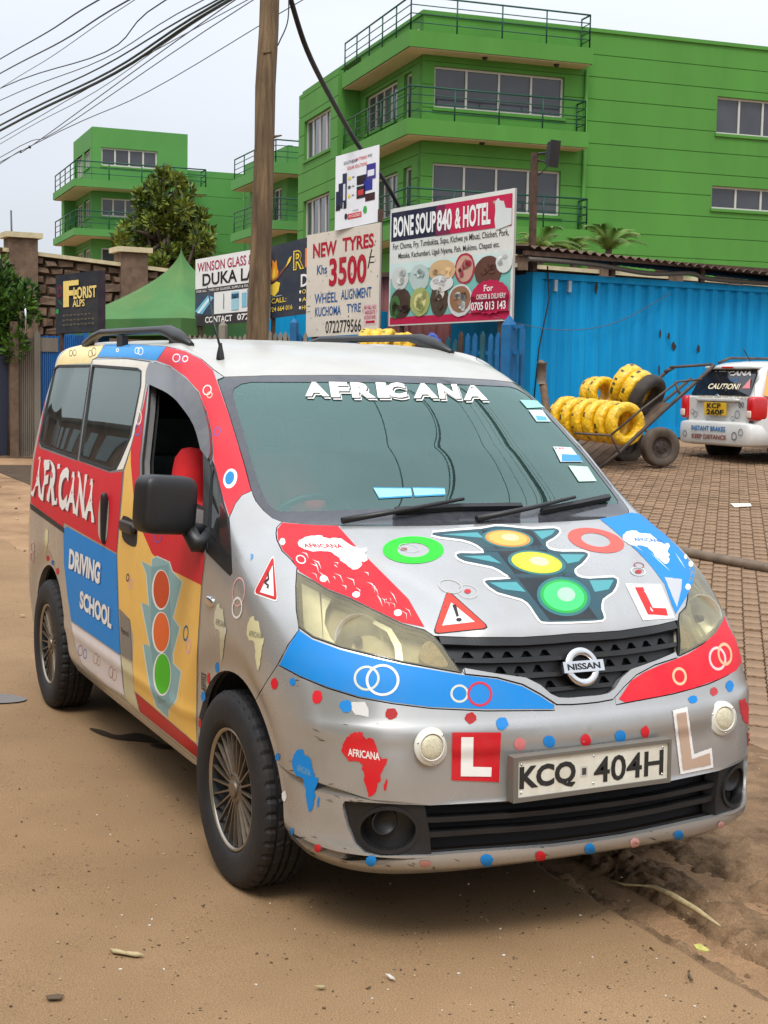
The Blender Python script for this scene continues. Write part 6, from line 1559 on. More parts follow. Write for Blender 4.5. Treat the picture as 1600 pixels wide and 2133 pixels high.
wall_courses(WL, .02, 6.4, .3, Ztop, sideh, lines, GREEN, MAIN)
for h, n in zip(sideh, (4, 4, 1, 1)): window(WL, *h, n, MAIN, blind=False)
# block beyond the balconies, standing out from the side wall
WK = Wall(WL.p(6.4, 0, prs + .1), e2); Zk = zpx(WK, 665, 172)
kh = [(.9, 4.4, Zw[0][0] - .3, Zw[0][1] - .1), (.9, 4.4, Zw[1][0] - .3, Zw[1][1] - .1)]
wall_courses(WK, 0, 5.2, .3, Zk, kh, lines, GREEN, MAIN)
for h in kh: window(WK, *h, 4, MAIN, blind=False)
WKF = Wall(WK.p(0, 0, 0), -WK.n); kf = MB(); WKF.box(kf, 0.31, prs + .4, .3, Zk, -.28, -.001); kf.build('wall', GREEN, MAIN)
# slabs with soffits and railings
def slab(ztop, zbot, x1, y1, rail=True, railh=1.0):
    a = MB(); p_ = prs
    WR.box(a, -p_, x1, zbot + .03, ztop, .002, p_); WL.box(a, .003, y1, zbot + .03, ztop, .002, p_); o = a.build('balcony', GREEN, MAIN)
    b = MB(); WR.box(b, -p_ + .06, x1 - .06, zbot, zbot + .026, .004, p_ - .06); WL.box(b, .005, y1 - .06, zbot, zbot + .026, .004, p_ - .06); b.build('soffit', SOFF, o)
    if rail:
        i = p_ - .08
        c = WR.p(-i, ztop, i)
        railing([WL.p(y1 - .1, ztop, i), c, WR.p(x1 - .1, ztop, i), WR.p(x1 - .1, ztop, .05)], railh, o)
    for px_ in (.35, .8):
        q = WR.p(x1 * px_, zbot, p_ * .5); MB().lathe([(.09, 0), (.09, -.05), (.02, -.09)], 12, Matrix.Translation(q)).build('ceiling_lamp', BLACK, o)
Xb = WR.m(1236, 120, prs)[0]
zs_ = [zpx(WR, 1000, y, prs) for y in (76, 112, 257, 292, 466, 500)]
print('slabs', zs_)
slab(zs_[0], zs_[1], Xb, 6.3, True, 1.05); slab(zs_[2], zs_[3], WR.m(1226, 300, prs)[0], 6.3, True, 1.0); slab(zs_[4], zs_[5], WR.m(1230, 470, prs)[0], 6.3, True, 1.0)
MB().tube([WR.p(Xpipe, .5, .08), WR.p(Xpipe, zs_[1], .08)], .06, 8).build('drainpipe', GREEN, MAIN)
rb = MB(); WR.box(rb, -.02, Xend, Ztop - .6, Ztop - .4, -10, -.4); rb.build('roof_deck', SOFF, MAIN)

# far block at the left
FARB = empty('green_building', tuple(at(192, 300, 86.0).to_2d()) + (0,)); tag(FARB, 'smaller distant green building with balconies at the far left', 'building')
ang2 = math.radians(22); f1 = RH * math.cos(ang2) + FH * math.sin(ang2); f2 = -RH * math.sin(ang2) + FH * math.cos(ang2)
KA = at(192, 300, 86.0); FA = Wall(KA, f1); FS = Wall(KA, f2)
zA = zpx(FA, 250, 268); XA = FA.m(391, 300)[0]
fh = [wrect(FA, 211, 306, 328, 353), wrect(FA, 211, 411, 312, 456)]; fh += [(fh[0][0], fh[0][1], fh[1][2] - (fh[0][2] - fh[1][2]), fh[1][3] - (fh[0][3] - fh[1][3]))]
lf = [zA - 1.15 * k for k in range(1, 16)]
wall_courses(FA, 0, XA, .3, zA, fh, [], GREENF, FARB)
for h in fh: window(FA, *h, 4, FARB, .10, blind=False)
YS = FS.m(153, 320)[0]; print('YS', YS); sh = [(YS * .12, YS * .42, h[2], h[3]) for h in fh] + [(YS * .52, YS * .85, h[2] - .3, h[3]) for h in fh]
wall_courses(FS, .02, YS, .3, zA, sh, lf, GREENF, FARB)
for h in sh: window(FS, *h, 3, FARB, .1, blind=False)
FK = Wall(FS.p(YS * .9, 0, .7), f2); YK = FK.m(128, 450)[0]; print('YK', YK); wall_courses(FK, 0, YK, .3, zpx(FK, 140, 400), [], lf, GREENF, FARB)
FKF = Wall(FK.p(0, 0, 0), -FK.n); kf = MB(); FKF.box(kf, .31, 1.0, .3, zpx(FK, 140, 400), -.3, -.001); kf.build('wall', GREENF, FARB)
def fslab(y0, y1, x_end, pj=1.3):
    zt, zb = zpx(FA, 260, y0, pj), zpx(FA, 260, y1, pj); a = MB(); FA.box(a, -pj, x_end, zb + .04, zt, .002, pj); FS.box(a, .003, YS, zb + .04, zt, .002, pj); o = a.build('balcony', GREENF, FARB)
    b = MB(); FA.box(b, -pj + .1, x_end - .1, zb, zb + .035, .004, pj - .1); FS.box(b, .005, YS - .1, zb, zb + .035, .004, pj - .1); b.build('soffit', SOFF, o)
    i = pj - .12; railing([FS.p(YS - .2, zt, i), FA.p(-i, zt, i), FA.p(x_end - .1, zt, i), FA.p(x_end - .1, zt, .05)], 1.05, o, 3, 1.6, .03)
xe = FA.m(433, 380, 1.3)[0]
fslab(378, 395, xe); fslab(480, 496, xe)
LW_ = Wall(FA.p(XA - .5, 0, -1.5), f1); zl = zpx(LW_, 450, 358); XL = LW_.m(507, 400)[0]
wall_courses(LW_, 0, XL, .3, zl, [], lf, GREENF, FARB)
FW2 = Wall(LW_.p(XL, 0, 0), -(f2)); z2 = zpx(FW2, 520, 362); wall_courses(FW2, .01, 9.0, .3, zl + .5, [(2.0, 5.0, zl - 4.5, zl - 2.2)], lf, GREENF, FARB)
window(FW2, 2.0, 5.0, zl - 4.5, zl - 2.2, 4, FARB, .1, blind=False)
# nearer wing of that block, right of the pole
KC = at(600, 400, 66.0); FC = Wall(KC, f1); FCs = Wall(KC, f2); xc = 6.0
zc0 = zpx(FC, 620, 306); ch = [wrect(FC, 622, 384, 668, 430)]; ch += [(ch[0][0], ch[0][1], ch[0][2] - 3.0, ch[0][3] - 3.0)]
wall_courses(FC, 0, xc, .3, zc0, ch, [], GREENF, FARB)
for h in ch: window(FC, *h, 2, FARB, .09, blind=False)
csd = [(1.0, 2.4, ch[0][2] - .6, ch[0][3]), (3.2, 5.0, ch[0][2], ch[0][3])]
wall_courses(FCs, .02, 6.5, .3, zc0, csd, [], GREENF, FARB)
for h in csd: window(FCs, *h, 2, FARB, .09, blind=False)
def cslab(y0, y1, pj=1.0):
    zt, zb = zpx(FC, 630, y0, pj), zpx(FC, 630, y1, pj); a = MB(); FC.box(a, -pj, xc, zb + .04, zt, .002, pj); FCs.box(a, .003, 6.0, zb + .04, zt, .002, pj); o = a.build('balcony', GREENF, FARB)
    b = MB(); FC.box(b, -pj + .1, xc, zb, zb + .035, .004, pj - .1); FCs.box(b, .005, 5.9, zb, zb + .035, .004, pj - .1); b.build('soffit', SOFF, o)
    i = pj - .12; railing([FCs.p(5.8, zt, i), FC.p(-i, zt, i), FC.p(xc - .1, zt, i)], 1.0, o, 4, 1.4, .025)
cslab(341, 365); cslab(462, 482)
# ---------------------------------------------------------------- yard: container, shed, walls, fences, cart, tyres, car, plants
CBLUE = pmat('container_blue', srgb(0, 142, 196), .7, 0, spec=.25, var=.10, vscale=5, dirt=.5, dirtcol=srgb(8, 88, 140), dscale=3, stretch=(1, 1, .08), bump=.05, bscale=20)
KC_ = world((1097 - 800) / 3000 * 23.0, 23.0); CE = at(1600, 700, 25.3); CW = Wall(KC_, CE - KC_)
zt = zpx(CW, 1110, 566); zb0 = zt - 2.62; L_ = 8.2
CONT = empty('shipping_container', (KC_.x, KC_.y, gz(KC_))); tag(CONT, 'long corrugated bright blue shipping container at the right', 'container')
mb = MB(); X = .16; V = []; prof = []
while X < L_:
    prof += [(X, -.005), (X + .07, -.005), (X + .11, -.05), (X + .20, -.05), (X + .24, -.005)]; X += .28
for x, o in prof: V += [CW.p(x, zb0 + .16, o), CW.p(x, zt - .10, o)]
mb.add(V, [(2 * k, 2 * k + 2, 2 * k + 3, 2 * k + 1) for k in range(len(prof) - 1)]); mb.build('side_panel', CBLUE, CONT)
mb = MB(); CW.box(mb, 0, L_, zt - .10, zt, -.12, .02); mb.build('top_rail', CBLUE, CONT); mb = MB(); CW.box(mb, 0, L_, zb0, zb0 + .16, -.12, .02); mb.build('bottom_rail', CBLUE, CONT)
mb = MB(); CW.box(mb, -.01, .16, zb0, zt - .002, -.16, .025); mb.build('corner_post', CBLUE, CONT); mb = MB(); CW.box(mb, 0, L_, zt - .06, zt - .03, -2.4, -.13); mb.build('roof_panel', CBLUE, CONT)
mb = MB(); CW.box(mb, .002, .06, zb0, zt - .05, -2.4, -.17); mb.build('end_panel', CBLUE, CONT)
for px_, py_ in ((1155, 595), (1184, 597)):
    x, z = CW.m(px_, py_); mb = MB(); CW.box(mb, x - .03, x + .03, z - .09, z + .09, 0, .05); mb.build('vent', pmat('vent_grey', (.28, .36, .42), .5), CONT)
for k, (px_, py_, w, h) in enumerate(((1375, 694, .02, .13), (1393, 700, .035, .10), (1403, 720, .05, .12), (1455, 726, .04, .12), (1373, 770, .02, .14), (1242, 600, .03, .2))):
    x, z = CW.m(px_, py_); r = random.Random(k); mesh('rust_hole', [CW.p(x + w * (1 + r.uniform(-.4, .3)) * math.cos(a), z + h * .6 * (1 + r.uniform(-.4, .3)) * math.sin(a), .004) for a in np.linspace(0, 6.28, 9, endpoint=False)], [tuple(range(9))], pmat('rust_hole', (.03, .022, .02), .9), CONT)
for k in range(3):
    q = CW.p(.6 + k * 2.6, gz(KC_) , -.3); V, F = superbox((q.x, q.y, (gz(q) + zb0) / 2), (.5, .4, max(.1, zb0 - gz(q) + .05)), .4); MB().add(V, F).build('footing_stone', pmat('footing', (.16, .12, .08), .9, var=.3), CONT)
# lean-to roof on top, pipes
CORR = pmat('rusty_roof_sheet', (.10, .055, .035), .8, .2, var=.4, vscale=5, dirt=.5, dirtcol=(.2, .12, .07))
ROOFT = empty('lean_to_roof', (KC_.x, KC_.y, zt)); tag(ROOFT, 'rusty corrugated lean-to roof on poles above the blue container', 'roof')
mb = MB(); V = []; prof = []; X = -.35
while X < L_: prof.append((X, .03 * math.sin(X * 2 * math.pi / .18))); X += .045
for x, o in prof: V += [CW.p(x, zt + .34 + o - .03 * x, .35), CW.p(x, zt + .55 + o - .03 * x, -2.2)]
mb.add(V, [(2 * k, 2 * k + 1, 2 * k + 3, 2 * k + 2) for k in range(len(prof) - 1)], 0, True); mb.build('roof_sheet', CORR, ROOFT)
mb = MB(); CW.box(mb, -.35, L_, zt + .22, zt + .29, .22, .30); mb.build('eaves_beam', RUST, ROOFT)
for x in (-.05, 1.5, 3.4, 5.4): mb = MB(); CW.box(mb, x - .04, x + .04, zt + .003, zt + .22, .06, .14); mb.build('post', RUST, ROOFT)
MB().tube([Vector(p) for p in crom([CW.p(-.3, zt + .16, .3), CW.p(1.0, zt + .16, .22), CW.p(2.2, zt + .08, .16), CW.p(3.1, zt + .13, .16), CW.p(3.6, zt + .06, .12), CW.p(5.5, zt + .05, .1)], 6, False)], .04, 8).build('hose', pmat('hose', (.09, .075, .06), .6), ROOFT)
MB().tube([CW.p(.25, zt + .1, .05), CW.p(.30, zt - .4, .05), CW.p(.12, zt - 1.2, .06), CW.p(.05, zt - 2.0, .06)], .012, 5).build('wire', CABLE, ROOFT)
MB().tube([Vector(p) for p in crom([CW.p(-.8, zt - .75, .15), CW.p(.4, zt - .9, .1), CW.p(1.6, zt - .75, .06), CW.p(2.8, zt - .2, .05)], 6, False)], .006, 5).build('wire', GCAB, ROOFT)
# pink shed left of it
PINKM = pmat('faded_pink_steel', srgb(150, 92, 90), .7, 0, var=.12, vscale=2, dirt=.4, dirtcol=srgb(104, 66, 60), dscale=1.5)
PW_ = Wall(at(925, 650, 25.6), at(1097, 650, 25.0) - at(925, 650, 25.6)); SH = empty('shed', (PW_.O.x, PW_.O.y, gz(PW_.O))); tag(SH, 'faded pink corrugated steel shed beneath the food billboard', 'shed')
mb = MB(); V = []; prof = []; X = -2.6
while X < 1.5: prof += [(X, 0), (X + .10, 0), (X + .13, -.03), (X + .23, -.03)]; X += .26
ztp = zpx(PW_, 1000, 575)
for x, o in prof: V += [PW_.p(x, .4, o), PW_.p(x, ztp, o)]
mb.add(V, [(2 * k, 2 * k + 2, 2 * k + 3, 2 * k + 1) for k in range(len(prof) - 1)]); mb.build('wall', PINKM, SH)
mb = MB(); PW_.box(mb, -2.7, 1.55, ztp, ztp + .08, -2.2, .15); mb.build('roof', RUST, SH)
for x in (-.7, .55): mb = MB(); PW_.box(mb, x - .04, x + .04, .4, ztp - .01, .001, .05); mb.build('post', PINKM, SH)
# blue steel shop front behind the dark board
BW = Wall(at(560, 690, 26.4), at(640, 690, 26.0) - at(560, 690, 26.4)); mb = MB(); BW.box(mb, -1.2, 2.2, .3, zpx(BW, 600, 648), -.5, 0); o = mb.build('kiosk', CBLUE); tag(o, 'blue painted metal kiosk wall behind the dark board', 'kiosk')
for k in range(5): m2 = MB(); BW.box(m2, -1.1 + k * .8, -1.02 + k * .8, .35, zpx(BW, 600, 648) - .02, .001, .04); m2.build('batten', CBLUE, o)

# stone boundary wall with capped piers
STONE = pmat('quarry_stone', (.15, .095, .060), .92, 0, var=.35, vscale=5, bump=.5, bscale=25, dirt=.3, dirtcol=(.06, .038, .025)); MORT = pmat('mortar', (.075, .05, .034), .95); CAPM = pmat('coping', srgb(196, 182, 146), .85, 0, var=.1, dirt=.4, dirtcol=srgb(140, 120, 90))
def stone_wall(W_, X0, X1, zt_f, label, course=.24, blk=.5, zmin=None, stones=True, piers=(), pw=.55, pz=.55, capd=.22):
    root = empty('stone_wall', (W_.O.x, W_.O.y, gz(W_.O))); tag(root, label, 'wall')
    z1 = min(zt_f(X0), zt_f(X1)); n = int((X1 - X0) / .5)
    c = MB(); V = []
    for x in (X0, X1):
        V += [W_.p(x, .2, -.06), W_.p(x, zt_f(x) - .1, -.06), W_.p(x, .2, -.3), W_.p(x, zt_f(x) - .1, -.3)]
    c.add(V, [(0, 4, 5, 1), (2, 3, 7, 6), (1, 5, 7, 3)]); c.build('wall_core', MORT, root)
    r = random.Random(3)
    if stones:
        z = z1 - .12; row = 0
        while z > zmin:
            h = course * r.uniform(.85, 1.2); x = X0 - r.uniform(0, blk) * .5
            while x < X1:
                w = blk * r.uniform(.7, 1.35); a, b = max(X0, x) + .012, min(X1, x + w) - .012
                if b - a > .08:
                    q = W_.p((a + b) / 2, z - h / 2 + (zt_f((a + b) / 2) - z1), -.06); dpt = .10 + r.uniform(0, .06)
                    M = frame(q, W_.e, Vector((0, 0, 1))); j = lambda: r.uniform(-.035, .035)
                    hw_, hh_ = (b - a) / 2, h / 2 - .012
                    V = [M @ Vector((sx * hw_ + j(), sy * hh_ + j(), 0)) for sx, sy in ((-1, -1), (1, -1), (1, 1), (-1, 1))] + [M @ Vector((sx * (hw_ - .03) + j(), sy * (hh_ - .025) + j(), (1 if W_.n.dot(M.to_3x3() @ Vector((0, 0, 1))) > 0 else -1) * (dpt + j()))) for sx, sy in ((-1, -1), (1, -1), (1, 1), (-1, 1))]
                    MB().add(V, [(4, 5, 6, 7), (0, 1, 5, 4), (1, 2, 6, 5), (2, 3, 7, 6), (3, 0, 4, 7)]).build('stone', STONE, root)
                x += w
            z -= h; row += 1
    cp = MB(); V = []
    for x in (X0, X1):
        t = zt_f(x); V += [W_.p(x, t - .10, -.36), W_.p(x, t - .10, .14), W_.p(x, t - .02, .14), W_.p(x, t, -.11), W_.p(x, t - .02, -.36)]
    cp.add(V, [(0, 1, 6, 5), (1, 2, 7, 6), (2, 3, 8, 7), (3, 4, 9, 8), (4, 0, 5, 9)]); cp.build('coping', CAPM, root)
    for x in piers:
        t = zt_f(x) + pz
        m = MB(); W_.box(m, x - pw / 2, x + pw / 2, .2, t - capd * .5, -.34, .18); m.build('pier', STONE, root)
        m = MB(); W_.box(m, x - pw / 2 - .09, x + pw / 2 + .09, t - capd * .5, t, -.42, .26); m.build('pier_cap', CAPM, root)
    return root
LWL = Wall(at(40, 600, 30.5), at(345, 600, 32.0) - at(40, 600, 30.5))
zA_, zB_ = zpx(LWL, 80, 524), zpx(LWL, 345, 558); xA, xB = LWL.m(80, 524)[0], LWL.m(345, 558)[0]
stone_wall(LWL, LWL.m(2, 520)[0], LWL.m(440, 600)[0], lambda x: zA_ + (zB_ - zA_) * (x - xA) / (xB - xA), 'brown rough stone boundary wall with cream coping at left', .20, .36, zpx(LWL, 100, 720), True, (LWL.m(45, 500)[0], LWL.m(275, 520)[0]), .60, .34)
RWL = Wall(at(1085, 560, 28.5), at(1600, 560, 31.0) - at(1085, 560, 28.5)); zC, zD = zpx(RWL, 1085, 548), zpx(RWL, 1530, 583); xC, xD = RWL.m(1085, 548)[0], RWL.m(1530, 583)[0]
stone_wall(RWL, -2.5, RWL.m(1680, 590)[0], lambda x: zC + (zD - zC) * (x - xC) / (xD - xC), 'stone boundary wall with cream piers behind the blue container', .3, .6, 99, False, [RWL.m(px_, 540)[0] for px_ in (1087, 1257, 1400, 1525)], .34, .24)
q = at(25, 500, 31); MB().tube([q + Vector((0, 0, -.2)), at(23, 438, 31)], .02, 6).build('iron_rod', GCAB); tag(bpy.data.objects['iron_rod'], 'thin iron rod standing up from the left stone pier', 'rod')

# fences
PICK = pmat('grey_picket', (.20, .175, .135), .85, 0, var=.25, vscale=6, stretch=(1, 1, .2)); PBLUE = pmat('blue_picket', srgb(14, 98, 150), .6, 0, var=.15, vscale=4, dirt=.4, dirtcol=srgb(20, 66, 90)); PTEAL = pmat('teal_picket', srgb(20, 84, 96), .6, 0, var=.15, vscale=4, dirt=.4, dirtcol=srgb(60, 60, 50)); SHEETG = pmat('grey_sheet', srgb(120, 112, 100), .7, .1, var=.15, vscale=5, stretch=(1, 1, .2), dirt=.4, dirtcol=srgb(96, 76, 56)); SHEETB = pmat('blue_sheet', srgb(14, 100, 170), .6, 0, var=.12, vscale=4, stretch=(1, 1, .2), dirt=.35, dirtcol=srgb(20, 66, 100))
def picket(W_, x, z0, z1, w, mat, parent, th=.03):
    V = [W_.p(x + sx * w / 2, z, o) for o in (0, th) for sx, z in ((-1, z0), (1, z0), (1, z1 - w * .9), (0, z1), (-1, z1 - w * .9))]
    MB().add(V, [(0, 1, 2, 3, 4), (9, 8, 7, 6, 5)] + [(k, 5 + k, 5 + (k + 1) % 5, (k + 1) % 5) for k in range(5)]).build('picket', mat, parent)
FR = Wall(at(925, 740, 22.8), at(1062, 740, 22.0) - at(925, 740, 22.8)); fr = empty('picket_fence', (FR.O.x, FR.O.y, gz(FR.O))); tag(fr, 'blue pointed steel picket fence beside the blue container', 'fence')
for k, px_ in enumerate((935, 950, 962, 976, 991, 1007, 1024, 1039, 1052)):
    x, z = FR.m(px_, (700, 706, 690, 694, 694, 690, 695, 692, 700)[k]); picket(FR, x, .35, z, .075, (PTEAL, PTEAL, RUST, PBLUE, PBLUE, PTEAL, PBLUE, PBLUE, PBLUE)[k], fr)
for py_ in (735, 800): xa, z = FR.m(930, py_); xb, _ = FR.m(1062, py_); m = MB(); FR.box(m, xa, xb, z - .03, z + .03, -.05, -.005); m.build('rail', PBLUE, fr)
x, z = FR.m(1062, 655); V = []
P_ = MB(); FR.box(P_, x - .085, x + .085, .3, z - .16, -.08, .09); P_.add([FR.p(x - .085, z - .16, -.08), FR.p(x + .085, z - .16, -.08), FR.p(x + .085, z - .16, .09), FR.p(x - .085, z - .16, .09), FR.p(x, z, .005)], [(0, 1, 4), (1, 2, 4), (2, 3, 4), (3, 0, 4)]); P_.build('gate_post', PBLUE, fr)
m = MB(); xg, zg = FR.m(1090, 680); FR.box(m, x + .09, xg, zg - .03, zg + .03, -.03, .03); FR.box(m, xg - .04, xg + .02, .3, zg - .032, -.03, .03); FR.box(m, x + .09, xg - .05, zg - .42, zg - .36, -.03, .03); FR.box(m, x + .17, x + .26, .3, zg - .43, -.03, .03); m.build('gate_frame', PBLUE, fr)
FM = Wall(at(395, 700, 23.6), at(640, 700, 22.9) - at(395, 700, 23.6)); fm_ = empty('picket_fence', (FM.O.x, FM.O.y, gz(FM.O))); tag(fm_, 'low weathered grey picket fence under the signs behind the van roof', 'fence')
px_ = 396
while px_ < 642:
    x, z = FM.m(px_, 698 + RND.uniform(-3, 3) - (7 if px_ > 560 else 0)); picket(FM, x, .3, z, .062, PICK if not 612 < px_ < 634 else PBLUE, fm_); px_ += 10.5
for px_, py_ in ((470, 668), (618, 662)):
    x, z = FM.m(px_, py_); m = MB(); FM.box(m, x - .055, x + .055, .3, z - .08, .04, .14); m.add([FM.p(x - .055, z - .08, .04), FM.p(x + .055, z - .08, .04), FM.p(x + .055, z - .08, .14), FM.p(x - .055, z - .08, .14), FM.p(x, z, .09)], [(0, 1, 4), (1, 2, 4), (2, 3, 4), (3, 0, 4)]); m.build('post', PICK if px_ < 500 else PBLUE, fm_)
xa, z = FM.m(396, 706); xb, _ = FM.m(640, 704); m = MB(); FM.box(m, xa, xb, z - .04, z + .03, -.05, -.004); m.build('rail', RUST, fm_)
FL_ = Wall(at(34, 820, 26.0), at(200, 820, 26.6) - at(34, 820, 26.0)); flr = empty('sheet_fence', (FL_.O.x, FL_.O.y, gz(FL_.O))); tag(flr, 'corrugated sheet fence of grey and blue strips at left', 'fence')
px_ = 36
while px_ < 225:
    x, zt_ = FL_.m(px_, (703 if px_ < 72 else 700 if px_ < 122 else 697)); xb, _ = FL_.m(px_ + 3.7, 700); mat = SHEETG if px_ < 70 else SHEETB
    zb_ = gz(FL_.p(x, 0)) + (.0 if px_ > 60 else -.05)
    V = [FL_.p(x, zb_, 0), FL_.p(x + (xb - x) * .35, zb_, .03), FL_.p(x + (xb - x) * .75, zb_, .03), FL_.p(xb, zb_, 0)]; V += [Vector((p.x, p.y, zt_ + RND.uniform(-.02, .02))) for p in V]
    MB().add(V, [(0, 1, 5, 4), (1, 2, 6, 5), (2, 3, 7, 6)]).build('sheet_strip', mat, flr); px_ += 4.0
for px_, py_, m_ in ((76, 686, SHEETG), (179, 683, SHEETB)):
    x, z = FL_.m(px_, py_); picket(FL_, x, .2, z, .11, m_, flr, .08)
for px0, px1 in ((82, 120),):
    x0, z0 = FL_.m(px0, 702); x1, _ = FL_.m(px1, 702); m = MB(); FL_.box(m, x0, x1, z0 - .26, z0 - .01, .035, .045); m.build('faded_patch', SHEETG, flr)
x, z = FL_.m(27, 705); m = MB(); FL_.box(m, x - .07, x + .07, .1, z + .3, -.05, .12); m.build('post', pmat('post_brown', (.13, .08, .05), .9, var=.3), flr)
x0, z0 = FL_.m(0, 720); x1, _ = FL_.m(20, 720); m = MB(); FL_.box(m, x0 - 1.2, x1, .2, z0 + .1, -.15, -.05); m.build('gate_panel', pmat('dark_navy_sheet', (.012, .016, .035), .6), flr)
MB().tube([at(49, 618, 25.8), at(53, 650, 25.7), at(54, 690, 25.7)], .022, 6).build('bent_rod', CHROME, flr)
ROCK = pmat('mound_rock', (.10, .068, .04), .95, 0, var=.4, vscale=6, bump=.6, bscale=20)
def lump(name, c, size, label, cat, mat, seed=1, amp=.25):
    V, F = superbox((0, 0, 0), (2, 2, 2), 1.0, None, 20); V = [Vector((v.x * size[0] / 2, v.y * size[1] / 2, v.z * size[2] / 2)) * (1 + amp * mnoise.noise(v * 1.7 + Vector((seed, 0, 0)))) + Vector(c) for v in V]
    o = MB().add(V, F, 0, True).build(name, mat); tag(o, label, cat); return o
q = on_ground(18, 935); lump('boulder', (q.x, q.y, q.z + .14), (.62, .5, .5), 'weedy rock mound at the foot of the left fence', 'rock', ROCK, 1)
q = on_ground(46, 936); lump('boulder', (q.x, q.y, q.z + .06), (.4, .4, .3), 'smaller stone against the grey sheet fence', 'rock', ROCK, 5)
q = at(1131, 830, 21.5); LOG = MB(); LOG.tube([at(1127, 752, 21.8), at(1130, 790, 21.7), at(1138, 850, 21.5), at(1142, 880, 21.4)], [.04, .06, .05, .04], 8); LOG.build('timber_stake', pmat('stake_wood', (.15, .09, .05), .9, var=.3)); tag(bpy.data.objects['timber_stake'], 'short timber stake with a white tin leaning by the container corner', 'stake')
MB().lathe([(.07, 0), (.07, .30), (.075, .30), (.075, .33)], 14, Matrix.Translation(at(1128, 800, 21.65))).build('tin_can', pmat('old_tin', (.30, .26, .22), .5, .4, var=.3), bpy.data.objects['timber_stake'])
# tent
TENT = pmat('green_canvas', srgb(62, 112, 58), .85, 0, var=.12, vscale=1.2, dirt=.35, dirtcol=srgb(126, 130, 70), dscale=.9, bump=.15, bscale=6)
tc_ = at(377, 690, 27.0); pk = at(377, 517, 27.0); ev = at(377, 672, 27.0).z; hs = 1.48
V = []; F = []; nr, nc = 14, 32
tx = RH * .80 - FH * .60; ty = RH * .60 + FH * .80
for i in range(nr + 1):
    t = i / nr; f = (1 - t) ** 1.75
    for j in range(nc):
        a = 2 * math.pi * j / nc; cx, sy = math.cos(a), math.sin(a); m_ = max(abs(cx), abs(sy)); r = hs / m_ * f
        sag = .035 * math.sin(a * 8 + t * 6) * f * (1 - f)
        V.append(Vector((tc_.x, tc_.y, ev + (pk.z - ev) * t)) + tx * (cx * (r + sag)) + ty * (sy * (r + sag)))
F = [(i * nc + j, i * nc + (j + 1) % nc, (i + 1) * nc + (j + 1) % nc, (i + 1) * nc + j) for i in range(nr) for j in range(nc)]
TN = empty('tent', (tc_.x, tc_.y, gz(tc_))); tag(TN, 'green peaked canvas gazebo in front of the stone wall', 'tent')
MB().add(V, F, 0, True).build('canopy', TENT, TN)
for sx in (-1, 1):
    for sy in (-1, 1):
        p = Vector((tc_.x, tc_.y, 0)) + tx * (sx * hs * .97) + ty * (sy * hs * .97); MB().tube([(p.x, p.y, gz(p)), (p.x, p.y, ev)], .03, 6).build('leg', RUST, TN)
c4 = [Vector((tc_.x, tc_.y, ev)) + tx * (sx * hs) + ty * (sy * hs) for sx, sy in ((-1, -1), (1, -1), (1, 1), (-1, 1))]
for k in range(4):
    a, b = c4[k], c4[(k + 1) % 4]; d = Vector((0, 0, -.30)); mesh('valance', [a, b, b + d, a + d], [(0, 1, 2, 3)], TENT, TN)
# tyres
TYB = pmat('bare_tyre', (.028, .024, .021), .8, 0, var=.3, vscale=10, dirt=.6, dirtcol=(.10, .07, .045)); WRAP = pmat('yellow_wrap', srgb(226, 178, 24), .32, 0, var=.25, vscale=16, bump=.9, bscale=26, coat=.3); WRAPD = pmat('wrap_print', srgb(70, 62, 30), .5)
def tyre(name, c, axis, R_, w, mat, label, wrapped=True, hub=False, up=(0, 0, 1)):
    M = frame(c, Vector(axis).orthogonal(), Vector(axis).cross(Vector(axis).orthogonal()), Vector(axis).normalized())
    r0 = R_ * .56; mb = MB(); rj = random.Random(int(abs(c[0] * 100)) + int(c[2] * 71))
    prof = [(r0, -w * .36), (R_ * .66, -w * .47), (R_ * .84, -w * .5), (R_ * .96, -w * .42), (R_, -w * .25), (R_ * 1.005, 0), (R_, w * .25), (R_ * .96, w * .42), (R_ * .84, w * .5), (R_ * .66, w * .47), (r0, w * .36), (r0 * .98, 0)]
    n = 52; V = []; k = len(prof)
    for j in range(n):
        a = 2 * math.pi * j / n
        for r, h in prof:
            jj = rj.uniform(-.0035, .0035) if wrapped else 0
            V.append(M @ Vector(((r + jj) * math.cos(a), (r + jj) * math.sin(a), h + (rj.uniform(-.004, .004) if wrapped else 0))))
    F = [(j * k + i, ((j + 1) % n) * k + i, ((j + 1) % n) * k + (i + 1) % k, j * k + (i + 1) % k) for j in range(n) for i in range(k)]
    fm = []
    for j in range(n):
        for i in range(k): fm.append(1 if wrapped and i == 4 and rj.random() < .22 else 0)
    mb.add(V, F, 0, True); mb.m = fm
    o = mb.build(name, None, None, [mat, WRAPD]); tag(o, label, 'tyre', 'tyres loaded on the handcart'); return o
E_ax = (RH * .48 - FH * .88).normalized()
base = at(1302, 883, 19.0)
for k, lab in enumerate(('nearest yellow-wrapped tyre at the front end of the lower row', 'second yellow-wrapped tyre in the lower row on the cart', 'third yellow-wrapped tyre in the lower row on the cart', 'fourth yellow-wrapped tyre in the lower row on the cart', 'fifth yellow-wrapped tyre in the lower row on the cart', 'rearmost yellow-wrapped tyre of the lower row on the cart')):
    tyre('wrapped_tyre', base - E_ax * (.165 * k) - RH * (.055 * k) + Vector((0, 0, .012 * k)), E_ax, .287, .165, WRAP, lab)
for k, lab in enumerate(('front yellow-wrapped tyre of the upright pair on top of the cart load', 'rear yellow-wrapped tyre of the upright pair on top of the cart load')):
    tyre('wrapped_tyre', at(1256, 820, 20.3) - E_ax * (.18 * k), E_ax, .24, .17, WRAP, lab)
